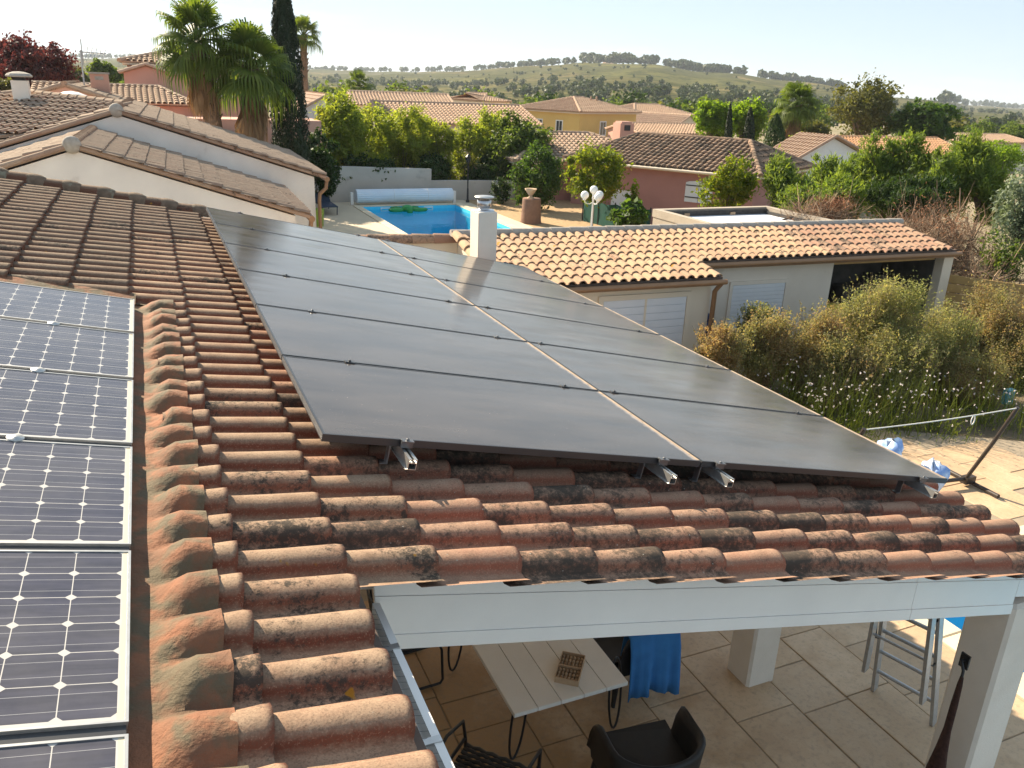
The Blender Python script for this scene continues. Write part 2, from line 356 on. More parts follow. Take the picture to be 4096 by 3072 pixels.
def cell_glass():
    """72 pseudo-square cells, white corners, two bus bars, pale back sheet"""
    m, t, b = _base('solar_glass_cells')
    tcn = t.nodes.new('ShaderNodeTexCoord'); sep = t.nodes.new('ShaderNodeSeparateXYZ'); t.links.new(tcn.outputs['Object'], sep.inputs[0])
    p = 0.1275
    x = mth(t, 'DIVIDE', mth(t, 'ADD', sep.outputs[0], 0.024), -p); y = mth(t, 'DIVIDE', mth(t, 'SUBTRACT', sep.outputs[1], 0.0225), p)
    def edge_d(v): return mth(t, 'SUBTRACT', 0.5, mth(t, 'ABSOLUTE', mth(t, 'SUBTRACT', mth(t, 'FRACT', v), 0.5)))
    ex, ey = edge_d(x), edge_d(y)
    gap = mth(t, 'MAXIMUM', mth(t, 'LESS_THAN', ex, 0.010), mth(t, 'LESS_THAN', ey, 0.010))
    dia = mth(t, 'LESS_THAN', mth(t, 'ADD', ex, ey), 0.125)
    bus = mth(t, 'LESS_THAN', mth(t, 'ABSOLUTE', mth(t, 'SUBTRACT', ey, 0.27)), 0.0055)
    inside = mth(t, 'MULTIPLY', mth(t, 'MULTIPLY', mth(t, 'GREATER_THAN', x, 0.0), mth(t, 'LESS_THAN', x, 12.0)),
                 mth(t, 'MULTIPLY', mth(t, 'GREATER_THAN', y, 0.0), mth(t, 'LESS_THAN', y, 6.0)))
    white = mth(t, 'MAXIMUM', mth(t, 'MAXIMUM', gap, dia), mth(t, 'SUBTRACT', 1.0, inside))
    g = t.nodes.new('ShaderNodeNewGeometry'); pos = g.outputs['Position']
    mpn = t.nodes.new('ShaderNodeMapping'); mpn.inputs['Scale'].default_value = (1.0, 9.0, 1.0); t.links.new(pos, mpn.inputs['Vector'])
    cell = ramp(t, noise(t, mpn.outputs[0], 5.0, 5, 0.6), [(0.35, (0.020, 0.021, 0.040)), (0.70, (0.042, 0.042, 0.070))])
    col = mixc(t, bus, cell, (0.34, 0.34, 0.35)); col = mixc(t, white, col, (0.52, 0.50, 0.47))
    dust = ramp(t, noise(t, pos, 3.0, 6, 0.65), [(0.35, 0.05), (0.72, 0.19)])
    low = ramp(t, mth(t, 'ADD', sep.outputs[0], mth(t, 'MULTIPLY', noise(t, pos, 14, 3), 0.012)), [(0.0, 0.0), (1.0, 0.0)])
    edge = mth(t, 'GREATER_THAN', mth(t, 'ADD', sep.outputs[0], mth(t, 'MULTIPLY', noise(t, pos, 12, 4), 0.02)), -0.012)
    col = mixc(t, dust, col, (0.36, 0.33, 0.29))
    col = mixc(t, mth(t, 'MULTIPLY', edge, 0.8), col, (0.66, 0.56, 0.38))
    t.links.new(col, b.inputs['Base Color']); b.inputs['Roughness'].default_value = 0.20; b.inputs['IOR'].default_value = 1.5
    return m
M['glass_black'] = solar_glass(); M['glass_cells'] = cell_glass()

# ------------------------------------------------------------------ roof geometry helpers
def tile_mesh(name, mat, L=0.44, P=0.2085, w0=0.063, w1=0.075, h0=0.068, h1=0.081, tilt=0.024, wob=0.0, seed=0, seg=8, lip=True, trough=True):
    """one clay tile: x runs down the slope and ends at 0, crest at y=0; covering hump and the channel beside it"""
    r = random.Random(seed); mb = MB()
    xs = [-L, -L * 0.5, -0.022, 0.0]
    prof = []
    for i, x in enumerate(xs):
        s = (x + L) / L
        ww = w0 + (w1 - w0) * s; hh = h0 + (h1 - h0) * s; z0 = tilt * s
        if i == 3: ww *= 0.985; hh *= 0.965
        dy = wob * r.uniform(-1, 1)
        row = []
        if trough:
            row += [(x, -P + ww * 0.80, z0 + 0.016), (x, -P * 0.5 - ww * 0.12, z0 - 0.002)]
        for k in range(seg + 1):
            th = math.pi * k / seg
            row.append((x, dy - ww * math.cos(th), z0 + hh * math.sin(th) ** 0.85 * (1 + wob * 2 * r.uniform(-1, 1)) + (0.0 if trough else 0)))
        prof.append(row)
    mb.grid(prof, True)
    if lip:
        n = len(prof[0]); off = 2 if trough else 0
        end = prof[3][off:]
        inn = [(0.0 - 0.001, p[1] * 0.83, tilt + (p[2] - tilt) * 0.83) for p in end]
        deep = [(-0.07, p[1], p[2] - 0.004) for p in inn]
        o = len(mb.v) - n + off
        k = len(end); mb.add(inn, [], False); mb.add(deep, [], False)
        oi = len(mb.v) - 2 * k; od = len(mb.v) - k
        for i in range(k - 1):
            mb.f.append((o + i, oi + i, oi + i + 1, o + i + 1)); mb.sm.append(False); mb.mi.append(0)
            mb.f.append((oi + i, od + i, od + i + 1, oi + i + 1)); mb.sm.append(False); mb.mi.append(0)
    return mb.mesh(name, mat)
def basis(O, A, B):
    A = Vector(A).normalized(); B = Vector(B).normalized(); N = A.cross(B).normalized()
    if N.z < 0: N = -N
    Mx = Matrix((A, B, N)).transposed().to_4x4(); Mx.translation = Vector(O); return Mx
def lay_tiles(parent, name, F, spots, meshes, most=300, jit=0.004, yaw=0.012, stuffname='roof_tiles'):
    """spots: (a, b, h, meshset). The nearest become single tiles, the rest one joined sheet of tiles"""
    spots = sorted(spots, key=lambda q: (F @ Vector((q[0], q[1], q[2])) - CAM).length)
    r = random.Random(11); out = []
    rest = {}
    for i, (a, b, h, ms) in enumerate(spots):
        T = F @ Matrix.Translation((a + r.uniform(-jit, jit) * 2, b + r.uniform(-jit, jit), h + r.uniform(-0.5, 0.5) * jit)) @ Matrix.Rotation(r.uniform(-yaw, yaw), 4, 'Z')
        me = r.choice(meshes[ms])
        if i < most:
            o = bpy.data.objects.new(name, me); COL.objects.link(o); attach(o, parent); o.matrix_basis = T; out.append(o)
        else: rest.setdefault(ms, []).append((T, me))
    for ms, lst in rest.items():
        V = []; Fq = []; off = 0; cache = {}
        for T, me in lst:
            if me.name not in cache:
                v = np.empty(len(me.vertices) * 3); me.vertices.foreach_get('co', v)
                cache[me.name] = (v.reshape(-1, 3), np.array([list(p.vertices) for p in me.polygons]))
            v, f = cache[me.name]; R = np.array(T)
            V.append(v @ R[:3, :3].T + R[:3, 3]); Fq.append(f + off); off += len(v)
        o = np_mesh(stuffname, np.concatenate(V), np.concatenate(Fq), meshes[ms][0].materials[0], parent, True)
        o['kind'] = 'stuff'
    return out
def mset(nm, mat, n=4, **kw): return [tile_mesh(nm, mat, seed=i * 13 + 1, wob=0.0022, **kw) for i in range(n)]

# ------------------------------------------------------------------ the house the camera looks across
SL = math.radians(12.5)
OZ = 3.4650279
AA = Vector((math.cos(SL), 0, -math.sin(SL))); NN = Vector((math.sin(SL), 0, math.cos(SL)))
RF = basis((0, 0, OZ), AA, (0, 1, 0))        # roof frame: a down the slope, b along the eave, h above the panels' glass
def rp(a, b, h): return RF @ Vector((a, b, h))

house = thing('house', 'house in front with its long clay tile roof and white pillared terrace', 'house', (-2.2, 2.0, 0))
mb = MB()
def slab(a0, a1, b0, b1, h0, h1):
    mb.prism([rp(a0, b0, h0), rp(a1, b0, h0), rp(a1, b1, h0), rp(a0, b1, h0)], NN * (h1 - h0))
slab(-4.2, 0.0, -6.5, 7.50, -0.30, -0.232); slab(0.003, 4.44, -0.665, 7.48, -0.30, -0.233)
roof = mb.build('roof', M['deck'], house)
RP = 0.2085; ROW0 = -0.712; HB = -0.230
LOW = dict(h0=0.054, h1=0.066, w0=0.060, w1=0.072)
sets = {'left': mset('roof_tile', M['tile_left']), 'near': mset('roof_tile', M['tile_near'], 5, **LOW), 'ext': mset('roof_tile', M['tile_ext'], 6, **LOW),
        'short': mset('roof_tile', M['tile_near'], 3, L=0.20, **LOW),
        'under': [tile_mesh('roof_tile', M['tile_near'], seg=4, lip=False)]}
left_ends = [-0.04 - 0.362 * i for i in range(12)]
ext_ends = [-0.04 + 0.351 * i for i in range(1, 14)]
spots = []
for k in range(-28, 39):
    b = ROW0 + RP * k
    for i, a in enumerate(left_ends):
        if b < 2.72 and a < -0.45: continue              # the older panels are let into the roof here
        if b < 2.80 and a < -0.80: continue
        ms = 'near' if (i < 2 and b < 5.2 + 0.6 * random.random()) else 'left'
        if i == 1 and b < 2.72: ms = 'short'
        spots.append((a, b, HB + (0.008 if ms == 'short' else 0), ms))
    if k >= 0:
        for a in ext_ends:
            hid = 0.35 < a < 4.1 and 0.9 < b < 6.6
            if hid: continue
            ms = 'ext' if (a > 0.6 or random.random() < 0.35) and b < 4 else 'near'
            spots.append((a, b, HB + (0.006 if a > 4.3 else 0), ms))
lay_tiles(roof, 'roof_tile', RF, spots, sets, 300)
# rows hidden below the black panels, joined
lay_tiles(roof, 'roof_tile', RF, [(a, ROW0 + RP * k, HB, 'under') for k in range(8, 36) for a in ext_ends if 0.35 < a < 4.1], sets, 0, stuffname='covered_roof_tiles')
# far verge: larger barrel tiles bedded in mortar
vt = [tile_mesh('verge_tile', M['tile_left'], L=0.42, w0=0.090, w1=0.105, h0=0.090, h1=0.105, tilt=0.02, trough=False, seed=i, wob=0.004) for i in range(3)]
for i in range(12):
    o = bpy.data.objects.new('verge_tile', vt[i % 3]); COL.objects.link(o); attach(o, roof)
    o.matrix_basis = RF @ Matrix.Translation((0.02 - 0.350 * i, 7.47, -0.185 + 0.006 * (i % 2)))
for i in range(12):
    mb = MB(); mb.lathe([(.120, -.05), (.115, .005), (.088, .050), (.045, .070), (0, .076)], (0, 0, 0), 14, M=RF @ Matrix.Translation((-0.02 - 0.350 * i + .01 * math.sin(i * 5), 7.47, -0.130)) @ Matrix.Scale(1.25, 4, (1, 0, 0))); mb.build('mortar_lump', M['mortar_lump'], roof)
mb = MB(); mb.prism([rp(-4.2, 7.36, -0.24), rp(0.02, 7.36, -0.24), rp(0.02, 7.56, -0.24), rp(-4.2, 7.56, -0.24)], NN * 0.07); mb.build('mortar_bed', M['mortar'], roof)
# walls of the house and of the covered terrace
mb = MB()
mb.box((-4.6, -6.2, -0.5), (-0.34, 7.2, 3.12)); mb.build('wall', M['render_white'], house)
mb = MB()
mb.prism([(-0.33, -0.60, rp(0, 0, -0.34).z - 0.0), (4.25, -0.60, rp(0, 0, -0.34).z - 4.25 * math.tan(SL)), (4.25, 7.3, rp(0, 0, -0.34).z - 4.25 * math.tan(SL)), (-0.33, 7.3, rp(0, 0, -0.34).z + 0.33 * math.tan(SL) - 0.07)], (0, 0, 0.03))
mb.build('ceiling', M['white_pvc'], house)
# three white boards close the near verge; they are jointed once
TF = 0.214
def fz(x, t): return (OZ - 0.268 - (x - 0.02) * TF) - t
for (x0, x1) in ((0.045, 3.045), (3.048, 3.945)):
    for (t0, t1, y0) in ((0.0, 0.108, -0.690), (0.110, 0.282, -0.693), (0.2835, 0.350, -0.698)):
        mb = MB(); mb.prism([(x0, y0, fz(x0, t1)), (x1, y0, fz(x1, t1)), (x1, y0, fz(x1, t0)), (x0, y0, fz(x0, t0))], (0, 0.022, 0))
        mb.build('fascia_board', M['white_pvc'], house)
for (t0, t1, y0) in ((0.0, 0.108, -0.690), (0.110, 0.230, -0.693)):
    mb = MB(); mb.prism([(3.948, y0, fz(3.948, t1)), (4.36, y0, fz(4.36, t1)), (4.36, y0, fz(4.36, t0)), (3.948, y0, fz(3.948, t0))], (0, 0.022, 0)); mb.build('fascia_board', M['white_pvc'], house)
mb = MB(); z0 = fz(4.36, .34)
mb.prism([(4.37, -0.69, z0), (4.37, 7.4, z0), (4.37, 7.4, z0 + .26), (4.37, -0.69, z0 + .26)], (-0.02, 0, 0)); mb.build('fascia_board', M['white_pvc'], house)
# pillars with softly rounded edges
def pillar(x0, y0, x1, y1, top):
    b = MB(); b.bev((x0, y0, -0.1), (x1, y1, top), 0.022); return b.build('pillar', M['render_white'], house)
pillar(3.95, -0.712, 4.25, -0.42, 2.06); pillar(3.795, 1.17, 4.10, 1.47, 2.30); pillar(3.795, 4.1, 4.10, 4.4, 2.30); pillar(3.795, 6.9, 4.10, 7.2, 2.30)
mb = MB(); mb.box((3.82, -0.505, 2.16), (4.08, 7.2, 2.34)); mb.build('beam', M['white_pvc'], house)
# white gutter of the main eave, with brackets and wire guard
gut = MB(); P = []
gp = [(-0.075, 3.055), (-0.072, 2.985), (-0.045, 2.945), (0.0, 2.930), (0.045, 2.945), (0.074, 2.985), (0.078, 3.030), (0.094, 3.034), (0.096, 3.052), (0.068, 3.056), (0.064, 2.990), (0.0, 2.942), (-0.066, 2.990), (-0.069, 3.055)]
for y in (-0.71, -6.4): P.append([(x - 0.038, y, z + 0.012) for x, z in gp])
gut.grid(P, False); g_o = gut.build('gutter', M['white_pvc'], house)
for i in range(9):
    y = -0.98 - 0.455 * i
    b = MB(); b.box((-0.13, y - 0.013, 3.064), (0.050, y + 0.013, 3.071)); b.box((0.050, y - 0.013, 3.03), (0.056, y + 0.013, 3.071)); b.box((-0.14, y - 0.013, 2.97), (-0.13, y + 0.013, 3.071)); b.build('bracket', M['alu'], g_o)
sl_m = MB(); sl_m.grid([[(x_, y_, 2.978 + .012 * math.sin(y_ * 23 + x_ * 60)) for x_ in (-.10, -.06, -.02, .02)] for y_ in np.linspace(-6.3, -.73, 120)], True); sl_m.build('silt', M['bitumen_silt'], g_o)  # dirt strip, its dark colour also paints the shade inside the gutter
wm = MB()
for i in range(64):
    y = -0.75 - 0.032 * i - random.uniform(0, .004)
    wm.tube([(-0.11, y, 3.05 + random.uniform(0, .02)), (-0.05, y, 3.085 + random.uniform(0, .015)), (0.040, y, 3.064)], 0.0006, 3, False)
for x in np.linspace(-0.10, 0.03, 5): wm.tube([(x, -0.75 - .1 * j, 3.08 - abs(x + .04) * .25 + random.uniform(-.006, .01)) for j in range(21)], 0.0006, 3, False)
wm.build('wire_guard', M['black_metal'], g_o)

# ------------------------------------------------------------------ older, silver framed panels let into the roof
PW, PL_, PT = 0.790, 1.58, -0.150
pmesh = {}
b = MB()
fr = 0.008
for (lo, hi) in (((-PL_, 0, -0.045), (0, fr, 0)), ((-PL_, PW - fr, -0.045), (0, PW, 0)), ((-fr, fr, -0.045), (0, PW - fr, 0)), ((-PL_, fr, -0.045), (-PL_ + fr, PW - fr, 0))): b.box(lo, hi)
pmesh['frame'] = b.mesh('frame', M['alu'])
b = MB(); b.box((-PL_ + fr, fr, -0.012), (-fr, PW - fr, -0.0035)); pmesh['glass'] = b.mesh('laminate', M['glass_cells'])
b = MB(); b.box((-PL_, -0.0405, -0.030), (-0.004, -0.0005, -0.010)); pmesh['seal'] = b.mesh('gap_seal', M['frame_dark'])  # black strip added to paint the shade between neighbouring panels
names = ['farthest', 'second farthest', 'third from the far end', 'fourth from the far end', 'fifth from the far end', 'nearest']
b = MB(); b.lathe([(0.0, 0.006), (0.012, 0.006), (0.013, 0.004), (0.030, 0.003), (0.032, 0.0), (0.032, -0.002)], n=20); washer = b.mesh('fixing_disc', M['alu'])
for j in range(6):
    b1 = 2.59 - 0.831 * j; b0 = b1 - PW
    t = thing('solar_panel', 'silver framed solar panel let into the tiles, ' + names[j] + ' of its row', 'solar panel', rp(-0.73, b0, PT), 'silver framed panels let into the tiles', world=False)
    t.rotation_euler = (0, SL, 0)
    f_ = bpy.data.objects.new('frame', pmesh['frame']); COL.objects.link(f_); f_.parent = t
    g_ = bpy.data.objects.new('laminate', pmesh['glass']); COL.objects.link(g_); g_.parent = t
    s_ = bpy.data.objects.new('gap_seal', pmesh['seal']); COL.objects.link(s_); s_.parent = t
    for a in (-0.41, -1.25):
        d = bpy.data.objects.new('fixing_disc', washer); COL.objects.link(d); d.parent = t; d.location = (a, -0.0205, 0.001)
# flashing dressed over the first tiles below them
mb = MB(); P = []
avals = [-0.735, -0.70, -0.665, -0.64, -0.61, -0.57, -0.53, -0.485]
nb = 28 * 10 + 60
bv = np.linspace(-6.0, 2.74, 420)
for a in avals:
    s = min(1, max(0, (a + 0.67) / 0.10)); s = s * s * (3 - 2 * s)
    row = []
    for bb in bv:
        ph = ((bb - ROW0) / RP + 0.5) % 1.0 - 0.5; k_ = math.floor((bb - ROW0) / RP + .5)
        u = abs(ph) * RP / 0.080
        hump = math.sqrt(max(0, 1 - min(1, u) ** 2.6)) * (1 + .12 * math.sin(k_ * 3.7))
        jit_ = 0.006 * math.sin(k_ * 7.3 + a * 20) + 0.005 * math.sin(bb * 61 + a * 31) * s
        edge = -0.02 * math.sin(k_ * 2.9) * (1 if a < -0.6 and a > -0.68 else 0.25)
        row.append(rp(a + edge, bb, -0.212 + s * (0.012 + 0.064 * hump) + jit_ * s + 0.003 * math.sin(bb * 9)))
    P.append(row)
mb.grid(P, True); P2 = [P[-1], [Vector(p) - NN * 0.006 for p in P[-1]]]
mb.grid(P2, False); fl = mb.build('flashing', M['flashing'], house)
mb = MB(); mb.prism([rp(-2.4, 2.63, -0.20), rp(-0.72, 2.63, -0.20), rp(-0.72, 2.80, -0.165), rp(-2.4, 2.80, -0.165)], NN * 0.006); mb.build('top_flashing', M['flashing'], house)

# ------------------------------------------------------------------ twelve black panels on rails
QL, QW, QT = 2.087, 1.134, 0.035
b = MB(); fr = 0.011
for (lo, hi) in (((0, 0, -QT), (QL, fr, 0)), ((0, QW - fr, -QT), (QL, QW, 0)), ((0, fr, -QT), (fr, QW - fr, 0))): b.box(lo, hi)
bf = b.mesh('frame', M['frame_dark'])
b = MB(); b.box((QL - 0.014, fr, -QT), (QL, QW - fr, 0.0006)); bd = b.mesh('lower_frame_bar', M['frame_dusty'])
b = MB()
for h in (-0.008, -0.017, -0.026): b.box((-0.0015, 0.002, h - 0.0022), (0.001, QW - 0.002, h + 0.0022))
be = b.mesh('frame_groove', M['frame_edge'])
b = MB(); b.box((fr, fr, -0.010), (QL - 0.014, QW - fr, -0.0015)); bgm = b.mesh('laminate', M['glass_black'])
ordn = ['nearest', 'second', 'third', 'fourth', 'fifth', 'farthest']
for u in range(2):
    for v in range(6):
        lab = 'matt black solar panel in the %s column, %s from the near verge' % (('upper', 'lower')[u], ordn[v])
        if v in (0, 5): lab = 'matt black solar panel, %s of the %s column' % (ordn[v], ('upper', 'lower')[u])
        t = thing('solar_panel', lab, 'solar panel', rp(u * 2.096 + (0.004 if u == 0 else 0.006), v * 1.154 + 0.008, 0), 'black panels of the raised array', world=False)
        t.rotation_euler = (0, SL, 0)
        for nm, me in (('frame', bf), ('laminate', bgm), ('frame_groove', be), ('lower_frame_bar', bd)):
            o = bpy.data.objects.new(nm, me); COL.objects.link(o); o.parent = t
for i, (a, lab) in enumerate(((0.385, 'topmost aluminium rail under the black panels'), (1.825, 'second aluminium rail from the top, left of the panel seam'), (2.215, 'third aluminium rail, just below the panel seam'), (3.92, 'lowest aluminium rail near the terrace eave'))):
    t = thing('mounting_rail', lab, 'rail', rp(a, 0, -0.1), 'rails carrying the black panels')
    mb = MB(); y0, y1 = -0.13, 6.98
    def rb(a0, a1, h0, h1): mb.prism([rp(a + a0, y0, h0), rp(a + a1, y0, h0), rp(a + a1, y0, h1), rp(a + a0, y0, h1)], (0, y1 - y0, 0))
    rb(-0.020, -0.017, -0.086, -0.0365); rb(0.017, 0.020, -0.086, -0.0365); rb(-0.017, 0.017, -0.086, -0.083); rb(-0.017, 0.017, -0.056, -0.053); rb(-0.017, -0.006, -0.040, -0.0365); rb(0.006, 0.017, -0.040, -0.0365)
    rb(-0.030, -0.020, -0.086, -0.083)
    mb.build('rail_profile', M['alu'], t)
    for v in range(7):
        yc = v * 1.154 - (0.012 if v == 0 else (0.0 if v < 6 else -0.006))
        mb = MB(); T = RF @ Matrix.Translation((a, yc, 0))
        mb.box((-0.028, -0.017, 0.0005), (0.028, 0.017, 0.006), T); mb.box((-0.028, -0.005, -0.03), (0.028, 0.005, 0.0005), T)
        mb.lathe([(0.008, 0.006), (0.008, 0.013), (0.005, 0.015), (0.0, 0.012)], n=8, M=T)
        mb.build('clamp', M['frame_dark'] if v % 2 else M['frame_edge'], t)
    for v in range(5):
        mb = MB(); T = RF @ Matrix.Translation((a - 0.045, 0.10 + v * 1.5, 0))
        mb.box((0.0, -0.02, -0.15), (0.006, 0.02, -0.045), T); mb.box((0.0, -0.02, -0.052), (0.024, 0.02, -0.047), T); mb.box((-0.03, -0.02, -0.156), (0.006, 0.02, -0.150), T)
        mb.build('roof_hook', M['steel'], t)
# ------------------------------------------------------------------ ground, paving, pools
M['earth'] = pm('dry_earth', (0.30, 0.235, 0.155), (0.16, 0.15, 0.07), 0.35, detail=8, rough=1.0, bump=0.4, bscale=8, bdist=0.05)
M['bed_earth'] = pm('bed_earth', (0.20, 0.145, 0.09), (0.11, 0.085, 0.05), 3, detail=7, rough=1.0, bump=0.5, bscale=20, bdist=0.03)
M['joint'] = pm('joint_mortar', (0.33, 0.265, 0.19), (0.26, 0.21, 0.15), 8, rough=0.95)
M['coping'] = pm('pale_coping', (0.66, 0.57, 0.42), (0.60, 0.51, 0.37), 3, rough=0.85, bump=0.15, vary=0.05)
M['pool_liner'] = pm('pool_liner', (0.06, 0.62, 0.86), (0.045, 0.55, 0.80), 4, rough=0.5)
def stone_mat():
    m, t, b = _base('paving_stone')
    g = t.nodes.new('ShaderNodeNewGeometry'); pos = g.outputs['Position']
    base = ramp(t, rnd(t), [(0.0, (0.54, 0.385, 0.24)), (0.5, (0.60, 0.44, 0.285)), (1.0, (0.48, 0.345, 0.22))])
    cloud = ramp(t, noise(t, pos, 2.6, 7, 0.6), [(0.40, 0.0), (0.62, 0.9)])
    base = mixc(t, cloud, base, (0.47, 0.325, 0.195))
    # ochre stain soaked in round the table and along the back pillar
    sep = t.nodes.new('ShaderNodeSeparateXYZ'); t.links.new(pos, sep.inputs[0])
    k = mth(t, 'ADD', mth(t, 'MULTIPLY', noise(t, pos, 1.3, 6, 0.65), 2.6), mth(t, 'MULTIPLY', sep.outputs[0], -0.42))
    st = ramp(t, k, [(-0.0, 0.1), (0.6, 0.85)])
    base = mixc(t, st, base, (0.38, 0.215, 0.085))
    base = mixc(t, ramp(t, noise(t, pos, 24, 5, 0.7), [(0.50, 0.0), (0.70, 0.5)]), base, (0.26, 0.20, 0.14))
    t.links.new(base, b.inputs['Base Color']); b.inputs['Roughness'].default_value = 0.62
    bumpn(t, b, noise(t, pos, 7, 8, 0.65), 0.6, 0.015)
    return m
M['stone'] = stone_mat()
def water_mat(name, tint, rough=0.02, bscale=2.2, bstr=0.16):
    m, t, b = _base(name)
    g = t.nodes.new('ShaderNodeNewGeometry')
    b.inputs['Base Color'].default_value = c4(tint); b.inputs['Roughness'].default_value = rough
    b.inputs['IOR'].default_value = 1.33; b.inputs['Transmission Weight'].default_value = 1.0
    bumpn(t, b, noise(t, g.outputs['Position'], bscale, 4, 0.55), bstr, 0.05)
    # let sunlight through to the liner
    tr = t.nodes.new('ShaderNodeBsdfTransparent'); tr.inputs['Color'].default_value = c4(tint)
    fr_ = t.nodes.new('ShaderNodeFresnel'); fr_.inputs['IOR'].default_value = 1.22
    gl = t.nodes.new('ShaderNodeBsdfGlossy'); gl.inputs['Roughness'].default_value = rough
    bm = [n for n in t.nodes if n.type == 'BUMP'][0]
    t.links.new(bm.outputs['Normal'], fr_.inputs['Normal']); t.links.new(bm.outputs['Normal'], gl.inputs['Normal'])
    ms = t.nodes.new('ShaderNodeMixShader'); t.links.new(mth(t, 'MINIMUM', fr_.outputs[0], 0.26), ms.inputs['Fac'])
    t.links.new(tr.outputs[0], ms.inputs[1]); t.links.new(gl.outputs[0], ms.inputs[2])
    t.links.new(ms.outputs[0], t.nodes['Material Output'].inputs['Surface'])
    return m
M['water'] = water_mat('pool_water', (0.72, 0.93, 0.98))

mb = MB()
for (x0, x1, y0, y1) in ((-90, 160, 30.5, 150), (-90, 7.38, 19.5, 30.5), (11.52, 160, 19.5, 30.5), (-90, 160, 1.95, 19.5), (-90, 6.36, -12, 1.95), (9.9, 160, -12, 1.95)):
    mb.poly([(x0, y0, -0.5), (x1, y0, -0.5), (x1, y1, -0.5), (x0, y1, -0.5)])
struct('ground', mb, M['earth'])
mb = MB()
mb.prism([(-0.34, -5, -0.02), (6.36, -5, -0.02), (6.36, 1.95, -0.02), (9.9, 1.95, -0.02), (9.9, -5, -0.02), (13.0, -5, -0.02), (13.0, 3.2, -0.02), (9.2, 5.6, -0.02), (8.4, 7.4, -0.02), (-0.34, 7.4, -0.02)], (0, 0, -0.45))
terr = struct('terrace', mb, M['joint'])
r = random.Random(3); x = -0.33; n_st = 0
while x < 12.4:
    wx = r.choice((0.38, 0.50, 0.60, 0.66))
    if x < 6.0 < x + wx: wx = 6.0 - x
    if x + wx > 5.4 and x < 6.0: wx = 6.0 - x
    if abs(x - 6.0) < 1e-6: x = 6.0
    y = -3.2 + r.uniform(-.5, 0)
    while y < 7.0:
        ly = r.choice((0.38, 0.55, 0.70, 0.85, 0.95))
        cx, cy = x + wx / 2, y + ly / 2
        ok = cx < 6.0 or (cy - ly / 2 > 2.29 and cy < 6.8)
        if cx > 9.0 and cy > 5.4 - (cx - 9.1) * 0.75: ok = False
        if cx > 8.4 and cy > 6: ok = False
        if cx < 5.5 and cy > 3.6: ok = False
        if cx < 0.4: ok = ok and cy < 2.5
        if ok and n_st < 300:
            b = MB(); g = r.uniform(.003, .006)
            b.bev((x + g, y + g, -0.03), (x + wx - g, y + ly - g, r.uniform(-0.004, 0.004) - .008), 0.005)
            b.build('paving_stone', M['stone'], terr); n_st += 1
        y += ly
    x += wx
pool = thing('swimming_pool', 'own blue swimming pool glimpsed beside the terrace pillar', 'pool', (8, -1, -0.5))
mb = MB(); mb.box((6.36, -6.5, -1.75), (9.9, 1.95, -1.70))
mb.box((6.34, -6.5, -1.75), (6.37, 1.95, -0.03)); mb.box((6.37, 1.94, -1.75), (9.9, 1.96, -0.03)); mb.box((9.89, -6.5, -1.75), (9.91, 1.94, -0.03))
mb.build('basin', M['pool_liner'], pool)
mb = MB(); mb.poly([(6.37, -6.5, -0.11), (9.89, -6.5, -0.11), (9.89, 1.94, -0.11), (6.37, 1.94, -0.11)]); mb.build('water', M['water'], pool)
for i in range(13):
    y1 = 2.27 - 0.62 * i; mb = MB(); mb.bev((6.01, y1 - 0.612, -0.03), (6.34, y1, 0.014), 0.01); mb.build('coping_stone', M['coping'], pool)
for i in range(6):
    x0 = 6.345 + 0.60 * i; mb = MB(); mb.bev((x0, 1.97, -0.03), (x0 + 0.592, 2.28, 0.014), 0.01); mb.build('coping_stone', M['coping'], pool)

# ------------------------------------------------------------------ terrace furniture
M['table_white'] = pm('white_table_board', (0.76, 0.72, 0.66), (0.71, 0.67, 0.61), 4, rough=0.5, vary=0.03, bump=0.1)
M['resin'] = pm('black_resin', (0.017, 0.017, 0.018), (0.022, 0.022, 0.023), 20, rough=0.48)
M['wicker'] = pm('black_wicker', (0.030, 0.028, 0.027), None, rough=0.42, vary=0.4)
M['blue_towel'] = pm('blue_towel', (0.045, 0.20, 0.48), (0.035, 0.16, 0.41), 7, rough=0.95, bump=0.5, bscale=140, bdist=0.004)
M['wood_pale'] = pm('pale_wood', (0.42, 0.29, 0.18), (0.35, 0.23, 0.14), 14, rough=0.7, vary=0.18)
M['net_dark'] = pm('dark_netting', (0.040, 0.018, 0.014), (0.075, 0.035, 0.026), 40, rough=0.9, bump=0.8, bscale=90, bdist=0.01)
tb = thing('table', 'white plank dining table on thin black loop legs under the terrace roof', 'table', (1.86, 1.9, 0))
for i in range(5):
    x0 = 1.39 + 0.187 * i
    b = MB(); b.bev((x0 + .002, 0.87, 0.715), (x0 + 0.185, 2.87, 0.75), 0.003); b.build('tabletop_board', M['table_white'], tb)
for (cx, cy, sx) in ((1.60, 1.18, -1), (2.40, 1.18, 1), (1.50, 2.30, -1), (2.34, 2.30, 1)):
    b = MB(); pts = []
    for k in range(22):
        th = 2 * math.pi * k / 22
        pts.append((cx + 0.085 * math.cos(th) + sx * 0.05 * (0.5 - 0.5 * math.sin(th)), cy + 0.05 * math.cos(th), 0.36 + 0.352 * math.sin(th)))
    b.tube(pts, 0.010, 7, closed=True); b.build('leg', M['black_metal'], tb)
b = MB(); b.box((1.50, 1.05, 0.69), (2.34, 1.09, 0.714)); b.box((1.50, 2.5, 0.69), (2.34, 2.54, 0.714)); b.build('frame', M['black_metal'], tb)
